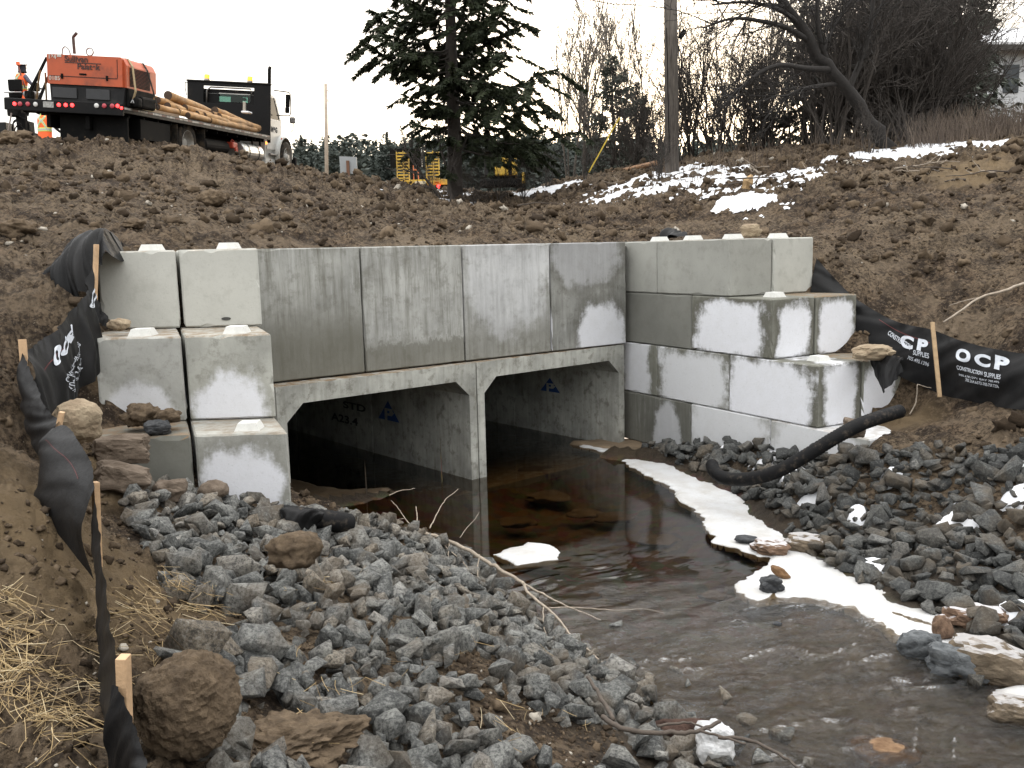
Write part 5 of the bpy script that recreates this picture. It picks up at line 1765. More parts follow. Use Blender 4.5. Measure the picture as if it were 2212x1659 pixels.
truck = bpy.data.objects.new("flatbed_truck", None); link(truck); truck.matrix_world = TM
tag(truck, "black and white flatbed truck carrying a compressor and logs along the crest", "truck")
B = lambda c, s, bev=.01, R=None: MB().box(c, s, R, bev=bev)
HWD = 1.225
obj("deck", B((0, TL / 2, -.06), (2 * HWD - .08, TL - .06, .10)), WOOD, truck)
for sx in (-1, 1):
    obj("side_rail", B((sx * (HWD - .02), TL / 2 + .02, -.07), (.05, TL - .04, .13)), BLK, truck)
t = NT("banded reflective tape"); sx_t = t.n("SeparateXYZ"); t.t.links.new(t.coord('Object'), sx_t.inputs[0])
bandf = t.math('GREATER_THAN', t.math('FRACT', t.math('MULTIPLY', sx_t.outputs[1], 1.65)), .62)
tc_ = t.mix(bandf, (.42, .41, .38), (.12, .04, .03))
tc_ = t.mix(t.ramp(t.noise(t.coord('Object'), 9, 6, .7), [(.42, 0), (.62, .9)]), tc_, (.045, .036, .03))
obj("reflective_tape", B((HWD + .006, TL / 2 + .02, -.045), (.006, TL - .08, .038), 0), t.fin(tc_, .5), truck)
# tail board with its lamps and plate
tb = obj("tail_board", B((0, -.03, -.085), (2.52, .07, .235), .012), BLK, truck)
for (x, y, kind) in [(170, 1033, 'L'), (235, 1035, 'R'), (325, 1037, 'R'), (415, 1040, 'W'), (687, 1045, 'L'), (767, 1047, 'L'), (843, 1049, 'L'), (1127, 1055, 'W'), (1217, 1058, 'R'), (1310, 1060, 'R'), (1373, 1058, 'L'), (1418, 1082, 'l')]:
    p = t_at(x * .18514, 32.92 + y * .18514, 1, -.07)
    r = {'L': .036, 'R': .046, 'W': .047, 'l': .028}[kind]
    mb = MB().lathe((p[0], -.066, p[2]), (0, -1, 0), [(0, r), (.014, r), (.020, r * .7), (.022, 0)], 16)
    obj("tail_lamp" if kind in 'Ll' else ("reflector" if kind == 'R' else "reversing_lamp"), mb, {'L': REDL, 'l': REDL, 'R': REDR, 'W': WLAMP}[kind], tb, smooth=True)
p = t_at(565 * .18514, 32.92 + 1043 * .18514, 1, -.07)
pl = obj("licence_plate", B((p[0], -.071, p[2]), (.225, .012, .115), .004), plain("dull licence plate", (.42, .42, .40), .5, var=.3, scale=40, bump=0, dirt=(.10, .10, .09), dirt_amt=.7), tb)
# underside
obj("chassis_rail", B((.42, 4.9, -.36), (.09, 9.6, .26)), BLKM, truck)
obj("chassis_rail", B((-.42, 4.9, -.36), (.09, 9.6, .26)), BLKM, truck)
for y in np.arange(.4, 7.8, .6):
    obj("cross_member", B((0, y, -.16), (2.3, .07, .1)), BLKM, truck)
obj("under_deck_shade_board", B((.47, .25, -.60), (1.46, .05, .78)), BLKM, truck)  # dark sheet standing in for the shade under the deck
obj("under_deck_shade_box", B((.92, 1.45, -.40), (.5, 1.3, .42), .015), BLKM, truck)  # black box added to darken the shaded underside
for sx in (1,):
    obj("mud_flap", B((sx * .9, 2.35, -.55), (.62, .02, .78), .004), RUB, truck)
    obj("mud_flap", B((sx * .9, 3.75, -.50), (.62, .02, .66), .004), RUB, truck)
obj("axle", MB().tube([(-.95, 3.04, -.52), (.95, 3.04, -.52)], .09, 10), BLKM, truck)
obj("axle", MB().tube([(-.95, 9.43, -.54), (.95, 9.43, -.54)], .07, 10), BLKM, truck)


def wheel(x, y, z, r, w, out, dish, parent=truck):
    """out = +1 / -1 is the side it faces; dish = depth of the rim's hollow."""
    t = obj("wheel", MB().lathe((x, y, z), (out, 0, 0), [(-w / 2, r * .62), (-w / 2, r * .9), (-w * .42, r * .985), (-w * .2, r), (w * .2, r), (w * .42, r * .985), (w / 2, r * .9), (w / 2, r * .62)], 36), RUB, parent, smooth=True)
    tr = MB()
    for k in range(34):
        a = 2 * math.pi * k / 34
        R = Matrix.Rotation(a, 4, 'X')
        for sx in (-1, 1):
            c = R @ Vector((0, 0, r * 1.0)); tr.box((x + sx * w * .22, y + c.y, z + c.z), (w * .34, .045, .022), R)
    obj("tread", tr, RUB, t)
    rim = MB().lathe((x, y, z), (out, 0, 0), [(w / 2 - .01, r * .63), (w / 2 + .006, r * .61), (w / 2 - .02, r * .57), (w / 2 - dish, r * .50), (w / 2 - dish, r * .30), (w / 2 - dish + .05, r * .22), (w / 2 - dish + .09, r * .20), (w / 2 - dish + .10, 0.0)], 30)
    for k in range(8):
        a = 2 * math.pi * k / 8
        rim.lathe((x + out * (w / 2 - dish), y + math.cos(a) * r * .37, z + math.sin(a) * r * .37), (out, 0, 0), [(0, .018), (.03, .018), (.032, 0)], 8)
    obj("rim", rim, RIMM, t, smooth=False)
    if dish < .1:
        hb = MB()
        for k in range(5):
            a = 2 * math.pi * k / 5 + .3
            hb.lathe((x + out * (w / 2 - dish + .002), y + math.cos(a) * r * .44, z + math.sin(a) * r * .44), (out, 0, 0), [(0, .035), (.004, .035), (.005, 0)], 10)
        obj("rim_hole", hb, plain("dark hollow", (.06, .06, .055), .9), t)
    return t


for sx in (-1, 1):
    wheel(sx * 1.0, 3.04, -.53, .465, .26, sx, .17)
    wheel(sx * .68, 3.04, -.53, .465, .24, sx, .05)
    wheel(sx * 1.02, 9.43, -.55, .465, .27, sx, .045)
# tanks between the axles
ft = obj("fuel_tank", MB().lathe((.95, 6.15, -.55), (0, 1, 0), [(0, 0), (0, .24), (.03, .27), (1.30, .27), (1.33, .24), (1.33, 0)], 24), ALU, truck, smooth=False)
for y in (6.45, 7.1):
    obj("tank_strap", MB().lathe((.95, y, -.55), (0, 1, 0), [(0, .276), (.05, .276)], 24), BLKM, ft)
obj("tank_cap", MB().lathe((1.0, 6.2, -.30), (.3, 0, 1), [(0, .05), (.05, .05), (.05, 0)], 12), BLKM, ft)
obj("air_tank", MB().lathe((.92, 4.1, -.5), (0, 1, 0), [(0, 0), (0, .14), (.03, .17), (1.35, .17), (1.38, .14), (1.38, 0)], 18), BLKM, truck)
rp = obj("red_pump", MB().box((1.02, 5.75, -.42), (.20, .30, .16), bev=.03).tube([(1.02, 5.65, -.36), (1.02, 5.75, -.27), (1.02, 5.9, -.34)], .02, 6).lathe((1.1, 5.8, -.52), (1, 0, 0), [(0, .07), (.04, .07), (.04, 0)], 12), plain("dusty red plastic", (.45, .06, .03), .5, bump=.1), truck)
obj("bracket", B((1.1, 7.45, -.45), (.05, .05, .75), .004), BLKM, truck)
obj("bracket", B((1.1, 6.9, -.45), (.04, .04, .75), .004), BLKM, truck)

# headboard with its window opening
hx0, hz1 = t_at((700 + 355 * .28336) / 1.82278, (250 + 285 * .28336) / 1.82278, 1, TL)[[0, 2]]
hx1, hz0 = t_at((700 + 1055 * .28336) / 1.82278, (250 + 578 * .28336) / 1.82278, 1, TL)[[0, 2]]
hb = MB()
hb.box(((-HWD + hx0) / 2, TL + .03, TH / 2), (hx0 + HWD, .06, TH), bev=.02)
hb.box(((HWD + hx1) / 2, TL + .03, TH / 2), (HWD - hx1, .06, TH), bev=.02)
hb.box(((hx0 + hx1) / 2, TL + .03, hz0 / 2), (hx1 - hx0 + .04, .056, hz0), bev=.004)
hb.box(((hx0 + hx1) / 2, TL + .03, TH - .06), (hx1 - hx0 + .04, .058, .10), bev=.004)
hd = obj("headboard", hb, BLK, truck)
obj("headboard_cap", B((0, TL + .03, TH + .01), (2 * HWD + .02, .12, .05), .015), BLK, hd)
for (x, z0) in ((-.64, 0), (.62, 0)):
    bp = obj("beacon", MB().lathe((x, TL + .03, TH + .03), (0, 0, 1), [(0, .085), (.05, .085), (.05, 0)], 16), ALU, hd)
    obj("beacon_lens", MB().lathe((x, TL + .03, TH + .08), (0, 0, 1), [(0, .080), (.10, .076), (.115, .06), (.118, 0)], 18), AMBER, bp, smooth=True)
obj("conduit", MB().tube([(hx0 + .04, TL + .12, hz0), (hx0 + .05, TL + .12, hz1 - .15), (hx0 + .16, TL + .12, hz1 - .06), (hx1 - .14, TL + .12, hz1 - .06), (hx1 - .1, TL + .12, hz1 - .2)], .022, 8), STEEL, hd, smooth=True)
ex = MB().tube([(1.13, TL + .16, -.2), (1.13, TL + .16, 1.5), (1.13, TL + .16, 1.80), (1.13, TL + .20, 1.86)], [.048, .048, .048, .048], 14)
obj("exhaust_stack", ex, BLKM, truck, smooth=True)

# cab: lower shell, roof, pillars, glass, seats
CY0, CY1 = TL + .2, TL + 1.45
cabm = MB()
cabm.prism([(CY0, -.62), (CY1 - .35, -.62), (CY1 - .28, -.45), (CY1 + .02, -.10), (CY1 + .02, .50), (CY0, .50)], -1.0, 1.0, 'yz')
cab = obj("cab", cabm, WHITE, truck)
obj("roof", MB().prism([(CY0, 1.08), (CY0 + .03, 1.17), (CY0 + .35, 1.20), (CY0 + .72, 1.15), (CY0 + .80, 1.08)], -.97, .97, 'yz'), WHITE, cab)
for sx in (-1, 1):
    x = sx * .975
    obj("pillar", MB().prism([(CY0 + .70, 1.10), (CY0 + .80, 1.10), (CY1 + .02, .5), (CY1 - .09, .5)], x - .025, x + .025, 'yz'), WHITE, cab)
    obj("pillar", MB().prism([(CY0, .5), (CY0 + .14, .5), (CY0 + .14, 1.10), (CY0, 1.10)], x - .025, x + .025, 'yz'), WHITE, cab)
    obj("side_window", MB().prism([(CY0 + .14, .5), (CY1 - .10, .5), (CY0 + .71, 1.09), (CY0 + .14, 1.09)], x - .006, x + .006, 'yz'), tglass("dark side glass", (.10, .12, .12)), cab)
    dr = obj("door", MB().prism([(CY0 + .10, -.36), (CY0 + .88, -.36), (CY0 + 1.08, -.05), (CY0 + 1.10, .49), (CY0 + .10, .49)], sx * 1.0, sx * 1.012, 'yz'), WHITE, cab)
    obj("door_handle", B((sx * 1.02, CY0 + .22, .12), (.03, .12, .03), .006), BLKM, dr)
    for z in (-.50,):
        obj("step", B((sx * 1.02, CY0 + .55, z), (.12, .55, .04), .006), STEEL, cab)
    obj("grab_bar", MB().tube([(sx * 1.03, CY0 + .03, .1), (sx * 1.05, CY0 + .03, .2), (sx * 1.05, CY0 + .03, 1.0), (sx * 1.03, CY0 + .03, 1.08)], .014, 6), BLKM, cab)
    if sx == 1:
        R = Matrix(((0, 0, 1, 1.0145), (1, 0, 0, CY0 + .42), (0, 1, 0, .14), (0, 0, 0, 1)))
        flat_text("M&G", .20, INK, dr, R, bold=.012, width=.50)
        flat_text("FENCING", .05, INK, dr, Matrix.Translation((0, -.02, -.10)) @ R, width=.40, name="small_print") if False else None
c5 = lambda x, y: t_at((700 + x * .28336) / 1.82278, (250 + y * .28336) / 1.82278, 1, CY0 + .02)
wx0, wz1 = c5(575, 405)[[0, 2]]; wx1, wz0 = c5(1010, 552)[[0, 2]]
bw = MB()
bw.box((0, CY0 + .02, (.5 + wz0) / 2), (1.9, .04, wz0 - .5)); bw.box((0, CY0 + .02, (wz1 + 1.20) / 2), (1.9, .04, 1.20 - wz1))
bw.box(((wx0 - .95) / 2, CY0 + .02, (wz0 + wz1) / 2), (wx0 + .95, .038, wz1 - wz0 + .01)); bw.box(((wx1 + .95) / 2, CY0 + .02, (wz0 + wz1) / 2), (.95 - wx1, .038, wz1 - wz0 + .01))
obj("shaded_cab_back", bw, BLK, cab)  # white cab's rear wall painted black for the shade behind the headboard
obj("rear_window", B(((wx0 + wx1) / 2, CY0 + .03, (wz0 + wz1) / 2), (wx1 - wx0, .008, wz1 - wz0), 0), GLASS, cab)
obj("windshield", MB().add([(-.95, CY0 + .78, 1.09), (.95, CY0 + .78, 1.09), (.95, CY1 - .0, .5), (-.95, CY1 - .0, .5)], [(0, 1, 2, 3)]), GLASS, cab)
for x in (wx0 + (wx1 - wx0) * .43, wx1 - .02):
    obj("seat", MB().box((x, CY0 + .30, wz0 + .06), (.36, .12, .42), bev=.06).box((x, CY0 + .30, wz0 + (wz1 - wz0) * .62), (.22, .11, .12), bev=.04), CHAR, cab)
obj("dashboard", B((0, CY1 - .25, .52), (1.85, .3, .12), .03), CHAR, cab)
obj("mirror", B((.05, CY0 + .72, 1.02), (.2, .03, .08), .01), BLKM, cab)
# hood and fenders
hood = MB()
hood.add([(-.66, CY1, -.3), (.66, CY1, -.3), (.66, CY1, .46), (-.66, CY1, .46), (-.56, CY1 + 1.1, -.4), (.56, CY1 + 1.1, -.4), (.56, CY1 + 1.05, .16), (-.56, CY1 + 1.05, .16), (.5, CY1 + .0, .53), (-.5, CY1, .53), (.42, CY1 + 1.0, .24), (-.42, CY1 + 1.0, .24)],
         [(0, 1, 5, 4), (4, 5, 6, 7), (1, 2, 6, 5), (3, 0, 4, 7), (2, 8, 10, 6), (8, 9, 11, 10), (9, 3, 7, 11), (7, 6, 10, 11), (0, 3, 9, 8, 2, 1)])
hd2 = obj("hood", hood, WHITE, truck)
for sx in (-1, 1):
    fd = MB()
    n = 16
    prof = []
    for k in range(n + 1):
        a = math.pi * (1.08 - 1.12 * k / n)
        prof.append((9.43 + .60 * math.cos(a), -.50 + .60 * math.sin(a)))
    ring_o, ring_i = [], []
    V, Fq = [], []
    for k, (y, z) in enumerate(prof):
        a = math.pi * (1.08 - 1.12 * k / n)
        for xx, rr in ((sx * .55, .60), (sx * 1.02, .60), (sx * 1.12, .565), (sx * 1.13, .52), (sx * 1.11, .51)):
            V.append((xx, 9.43 + rr * math.cos(a) * (1 if a > math.pi / 2 else 1.05), -.50 + rr * math.sin(a)))
    for k in range(n):
        for j in range(4):
            Fq.append((k * 5 + j, k * 5 + j + 1, (k + 1) * 5 + j + 1, (k + 1) * 5 + j))
    fd.add(V, Fq)
    f = obj("fender", fd, WHITE, hd2, smooth=True)
    obj("marker_lamp", B((sx * 1.10, 9.15, -.02), (.03, .11, .055), .01), AMBERL if False else plain("amber lens", (.70, .14, .04), .3, bump=0), f)
    obj("fender_skirt", MB().prism([(CY0 + .72, -.36), (8.88, -.36), (8.90, -.2), (9.0, .0), (CY0 + 1.05, .0)], sx * .96, sx * 1.0, 'yz'), WHITE, hd2)
    obj("step_box", MB().prism([(CY0 + .05, -.86), (8.86, -.86), (8.88, -.62), (8.9, -.37), (CY0 + .05, -.37)], sx * .72, sx * 1.0, 'yz'), WHITE, cab)
obj("bumper", B((0, CY1 + 1.22, -.62), (2.1, .16, .26), .03), BLKM, truck)
obj("marker_lamp", B((1.14, TL - .06, -.22), (.03, .06, .075), .01), AMBERL, truck)
# mirrors
obj("mirror_arm", MB().tube(spline([t_at(592, 195, 0, 1.05), t_at(606, 197, 0, 1.30), t_at(624, 200, 0, 1.55), t_at(627, 208, 0, 1.58), t_at(627.5, 246, 0, 1.58), t_at(618, 250, 0, 1.45), t_at(598, 249, 0, 1.05)], 30), .016, 6), BLKM, truck, smooth=True)
for (u, v, w, h, m) in ((621.5, 218, .13, .36, BLKM), (620.5, 238, .13, .17, BLKM)):
    p = t_at(u, v, 0, 1.52); obj("side_mirror", B(tuple(p), (.13, .06, h), .03), m, truck)
p = t_at(632, 260, 0, 1.56); obj("side_mirror", B(tuple(p), (.17, .05, .18), .04), STEEL, truck)
obj("mirror_arm", MB().tube([t_at(634, 268, 0, 1.5), t_at(633, 280, 0, 1.4), t_at(628, 286, 0, 1.2)], .010, 5), BLKM, truck)
obj("mirror_arm", MB().tube([t_at(403, 205, 0, -1.4), t_at(400, 190, 0, -1.5), t_at(400, 178, 0, -1.5), t_at(406, 178, 0, -1.25)], .012, 5), BLKM, truck)

# ---- compressor
comp = bpy.data.objects.new("air_compressor", None); link(comp); comp.matrix_world = TM
tag(comp, "orange and charcoal air compressor strapped to the tail of the flatbed", "compressor")
x0, z1 = t_at(100.5, 116, 1, .1)[[0, 2]]
x1 = t_at(263, 120, 1, .1)[0]
zs = t_at(180, 184, 1, .1)[2]
cy1 = 1.35
bd = MB()
# body with the long edge rounded off and a chamfered end
bd.prism([(x0, zs), (x1, zs), (x1, z1 - .03), (x1 - .03, z1), (x0 + .02, z1), (x0, z1 - .02)], .1, cy1, 'xz')
body = obj("body", bd, ORANGE, comp)
ch = MB().prism([(x1, zs), (x1 + .06, zs), (x1 + .06, z1 - .14), (x1, z1 - .03)], .16, cy1, 'xz')
obj("end_panel", ch, ORANGE, body)
lv = MB(); xe = x1 + .062
for k in range(14):
    z = zs + .05 + k * (z1 - .20 - zs) / 14
    lv.box((xe, .20 + .48, z), (.008, .82, .020), Matrix.Rotation(.3, 4, 'Y'))
obj("louvre", lv, plain("louvre shadow gap", (.012, .010, .010), .8, bump=0), body)
obj("base", MB().prism([(x0 + .04, .0), (x1 - .02, .0), (x1 + .03, zs), (x0 + .02, zs)], .14, cy1 - .03, 'xz'), CHAR, comp)
obj("base_end", B((x1 + .05, .7, zs / 2), (.06, 1.0, zs - .02), .01), BLKM, comp)
seam = MB(); zsm = zs + (z1 - zs) * .27
seam.box(((x0 + x1) / 2 - .03, .098, zsm), (x1 - x0 - .14, .006, .014)); seam.box((x1 - .10, .098, (zsm + z1) / 2 - .02), (.012, .006, z1 - zsm - .06))
obj("door_seam", seam, plain("louvre shadow gap", (.012, .010, .010), .8, bump=0), body)
for fx in (.20, .80):
    obj("latch", B((x0 + (x1 - x0) * fx, .092, zsm), (.04, .03, .10), .006), BLKM, body)
obj("door_handle", B((x0 + (x1 - x0) * .48, .092, zsm + .055), (.15, .02, .035), .008), BLKM, body)
obj("fill_panel", B(((x0 + x1) / 2 - .45, .125, zs * .55), (.52, .02, zs * .55), .006), plain("grey base panel", (.032, .033, .036), .55, bump=.1), comp)
obj("fill_panel", B(((x0 + x1) / 2 + .26, .125, zs * .55), (.50, .02, zs * .55), .006), plain("grey base panel", (.032, .033, .036), .55, bump=.1), comp)
ep = t_at(161, 116, 1, .6); et = t_at(158, 80, 1, .6); ee = t_at(166, 71, 1, .6)
obj("exhaust_pipe", MB().tube([ep, et], .030, 10).tube([et, ee], .030, 10), plain("rusty exhaust", (.075, .045, .038), .7, var=.3, scale=10, bump=.3), comp, smooth=False)
le = t_at(194, 112, 1, .6)
bm_t = MB()
ringp = [(le[0] + .075 * math.cos(a), .6, le[2] + .075 * math.sin(a)) for a in np.linspace(0, 2 * math.pi, 21)]
bm_t.tube(ringp, .014, 8, False)
obj("lifting_eye", bm_t, STEEL, comp, smooth=True)
obj("hose", MB().tube(spline([t_at(134, 118, 1, .5), t_at(136, 104, 1, .5), t_at(142, 101, 1, .5), t_at(149, 108, 1, .5), t_at(152, 118, 1, .5)], 16), .014, 8), STEEL, comp, smooth=True)
DARKINK = plain("dark brown lettering", (.05, .022, .018), .6, bump=0)
PALEINK = plain("pale stencil number", (.55, .48, .42), .6, bump=0)
RF = lambda x, z: Matrix(((1, 0, 0, x), (0, 0, -1, .090), (0, 1, 0, z), (0, 0, 0, 1)))
a = t_at(140, 132, 1, .1); b = t_at(190, 132, 1, .1)
flat_text("Sullivan", .155, DARKINK, body, RF(a[0], a[2]), width=b[0] - a[0], bold=.004)
c_ = t_at(168, 149, 1, .1); d_ = t_at(217, 149, 1, .1)
flat_text("Palatek", .155, DARKINK, body, RF(c_[0], c_[2]), width=d_[0] - c_[0], bold=.004)
e_ = t_at(140, 134.5, 1, .1); f_ = t_at(218, 136, 1, .1)
obj("underline", B(((e_[0] + f_[0]) / 2, .095, e_[2]), (f_[0] - e_[0], .004, .016), 0), DARKINK, body)
g_ = t_at(106, 126, 1, .1); flat_text("134", .11, PALEINK, body, RF(g_[0], g_[2]), width=.16, bold=.004)
g_ = t_at(106, 172, 1, .1); flat_text("0185", .11, PALEINK, body, RF(g_[0], g_[2]), width=.24, bold=.002)
g_ = t_at(128, 120, 1, .1); obj("data_label", B((g_[0], .095, g_[2]), (.09, .004, .05), 0), plain("paper label", (.5, .48, .44), .6), body)
for (u0, v0, u1, v1, r) in ((101, 124, 58, 212, .034), (104, 166, 85, 215, .028)):
    A = t_at(u0, v0, 1, .35); Bb = t_at(u1, v1, 1, .15)
    obj("tow_bar", MB().tube([A, (A + Bb) / 2, Bb], [r * .8, r, r * 1.25], 8), BLKM, comp)
obj("tow_foot", MB().box(tuple(t_at(64, 205, 1, .2)), (.16, .12, .16), bev=.02), BLKM, comp)

def ttop(name, mb, mat, label, cat, group=None, smooth=False):
    o = obj(name, mb, mat, smooth=smooth); o.matrix_world = TM
    return tag(o, label, cat, group)


TAN_S = plain("tan webbing", (.36, .27, .15), .8, var=.2, scale=30, bump=.2)
def strap(pts, w, label, mat=TAN_S):
    P = [Vector(p) for p in pts]
    V, Fq = [], []
    for p in P:
        V += [p + Vector((0, -w / 2, 0)), p + Vector((0, w / 2, 0)), p + Vector((.008, w / 2, 0)), p + Vector((.008, -w / 2, 0))]
    for i in range(len(P) - 1):
        for j in range(4):
            Fq.append((i * 4 + j, i * 4 + (j + 1) % 4, i * 4 + 4 + (j + 1) % 4, i * 4 + 4 + j))
    return ttop("ratchet_strap", MB().add(V, Fq), mat, label, "strap")


xs = x1 + .075
st_ = strap([(x1 - .5, .36, z1 + .012), (x1 - .02, .36, z1 + .012), (xs, .36, z1 - .13), (xs + .09, .30, zs - .05), (xs + .05, .28, .16)], .07, "tan webbing strap running down the louvred end of the compressor")
hk = obj("hook", MB().tube([(xs + .05, .28, .16), (xs + .02, .24, .08), (xs + .08, .24, .08), (xs + .05, .28, .16)], .014, 6), STEEL, st_)
strap([(x1 - .5, .95, z1 + .012), (x1 - .02, .95, z1 + .012), (xs, .95, z1 - .13), (xs + .20, 1.0, .05)], .06, "dark strap behind the tan one at the louvred end of the compressor", BLKM)
strap([(-.62, .2, .62), (-.72, .25, .35), (-.80, .3, .02)], .05, "slack tan strap hanging beside the compressor's tow bar")
strap([(-.52, .2, .58), (-.55, .25, .3), (-.58, .3, .02)], .05, "second tan strap between the two dark tow bars")
obj_ = ttop("bundle", MB().box((x1 + .14, .75, .12), (.16, .6, .24), bev=.05).box((x1 + .17, .35, .10), (.14, .2, .2), bev=.05), BLKM, "dark bundle of chains and straps at the compressor's end", "bundle")
# machine clutter left of the compressor
ttop("sack", MB().box(tuple(t_at(70, 205, 1, .6)), (.28, .3, .14), bev=.06), plain("grey plastic sack", (.22, .22, .22), .5), "grey plastic sack lying between the tow bars on the deck", "sack")

# ---- logs
def log(p, L, r, label, yaw=0., pitch=0.):
    d = Vector((math.sin(yaw), math.cos(yaw) * math.cos(pitch), math.sin(pitch)))
    P0 = Vector(p)
    n = 7
    rr = np.random.default_rng(int(abs(p[0] * 997) + abs(p[1] * 131)))
    o = ttop("log", MB().tube([P0 + d * L * k / n + Vector((rr.normal(0, .006), 0, rr.normal(0, .006))) for k in range(n + 1)], [r * (1 + rr.normal(0, .03)) for k in range(n + 1)], 14), LOGM, label, "log", "logs stacked on the flatbed", smooth=True)
    e = MB().lathe(P0 - d * .003, -d, [(0, r * .985), (.006, r * .97), (.008, 0)], 14)
    obj("cut_end", e, LOGE, o)
    return o


LOGS = [(323, 212, .50, .095, 2.6, "log behind the compressor straps, farthest left of the load"), (341, 216, .66, .075, 2.6, "thin log beside the compressor"), (363, 206, .66, .105, 3.2, "thick log lying on top of the first pile"),
        (362, 229, .90, .085, 2.8, "log with a dark end under the topmost thick one"), (340, 231, 1.0, .07, 2.2, "low log half hidden by the deck edge near the compressor"), (384, 241, 1.0, .075, 2.6, "log at the foot of the first pile"),
        (399, 233, .90, .085, 3.3, "long pale log in the second pile, topmost at its near end"), (406, 249, 1.12, .07, 2.0, "short log end between two piles"), (425, 246, 1.0, .075, 2.6, "log low in the second pile with a square-cut dark end"), (440, 250, 1.05, .085, 2.6, "log with a very dark end resting on the deck"),
        (457, 247, .92, .08, 2.6, "log squeezed between the dark ended ones"), (464, 239, .85, .10, 2.2, "grey ended log on top of the last pile"), (472, 252, 1.02, .095, 2.7, "long front log along the deck edge, upper"), (452, 262, 1.10, .08, 3.0, "long dark front log along the deck edge, lowest")]
for (u, v, x, r, L, lab) in LOGS:
    p = t_at(u, v, 0, x)
    p[2] = max(p[2], r + .002)
    L = min(L, 7.55 - p[1])
    log(p, L, r, lab, yaw=-.012 + .015 * math.sin(u), pitch=-max(0, (p[2] - r - .02)) / L * .6)
pp = t_at(528, 232, 1, 7.3)
ttop("post", MB().box(tuple(pp), (.07, .07, .30), bev=.01), plain("pale post", (.36, .33, .28), .7), "short pale post standing in front of the black headboard", "post")
ttop("snow_cap", MB().box(tuple(t_at(533, 243, 1, 7.2)), (.22, .3, .06), bev=.025), snow_mat("snow on logs"), "lump of snow on the logs by the headboard", "snow lump")
ttop("hose_coil", MB().tube(spline([t_at(305, 234, 1, .9), t_at(320, 231, 1, 1.3), t_at(335, 236, 1, 1.5), t_at(322, 240, 1, 1.2), t_at(306, 237, 1, .9)], 24), .022, 8), plain("yellow hose", (.45, .33, .10), .6), "yellow hose coiled at the deck edge beside the compressor", "hose", smooth=True)
ttop("plank", MB().box(tuple(t_at(352, 247, 1, 1.9)), (.12, 1.3, .10), bev=.006), plain("deck plank", (.28, .20, .13), .8, var=.3), "short timber baulk along the deck edge below the logs", "plank")

# ------------------------------------------------------------------ drilling machine and the two workers at the far left
SKIN = plain("skin", (.45, .27, .20), .55, bump=0)
NAVY = plain("dark work clothes", (.018, .019, .026), .85, var=.3, scale=9, bump=.3)
HIVIS = plain("orange high visibility vest", (.95, .13, .02), .6, var=.08, scale=10, bump=.2)
LIME = plain("lime reflective tape", (.62, .80, .16), .4, bump=0)
SILV = plain("silver reflective tape", (.42, .45, .40), .3, bump=0)
PLAID = plain("checked flannel", (.10, .10, .14), .85, var=.9, scale=26, bump=.2)
HELM = plain("white hard hat", (.75, .75, .73), .3, bump=0)


def skin_mesh(name, joints, bones, sub=2):
    """One continuous body grown round a skeleton of joints {name: (point, rx, ry)}."""
    me = bpy.data.meshes.new(name)
    names = list(joints)
    me.from_pydata([joints[n][0] for n in names], [(names.index(a), names.index(b)) for a, b in bones], [])
    o = bpy.data.objects.new(name, me); COL.objects.link(o)
    md = o.modifiers.new("skin", 'SKIN'); md.use_smooth_shade = True
    for i, n in enumerate(names):
        sv = me.skin_vertices[0].data[i]; sv.radius = (joints[n][1], joints[n][2]); sv.use_root = (n == 'pelvis')
    s2 = o.modifiers.new("sub", 'SUBSURF'); s2.levels = sub; s2.render_levels = sub
    bpy.context.view_layer.update()
    out = bpy.data.meshes.new_from_object(o.evaluated_get(bpy.context.evaluated_depsgraph_get()))
    COL.objects.unlink(o); bpy.data.objects.remove(o); bpy.data.meshes.remove(me)
    out.materials.clear()
    return out


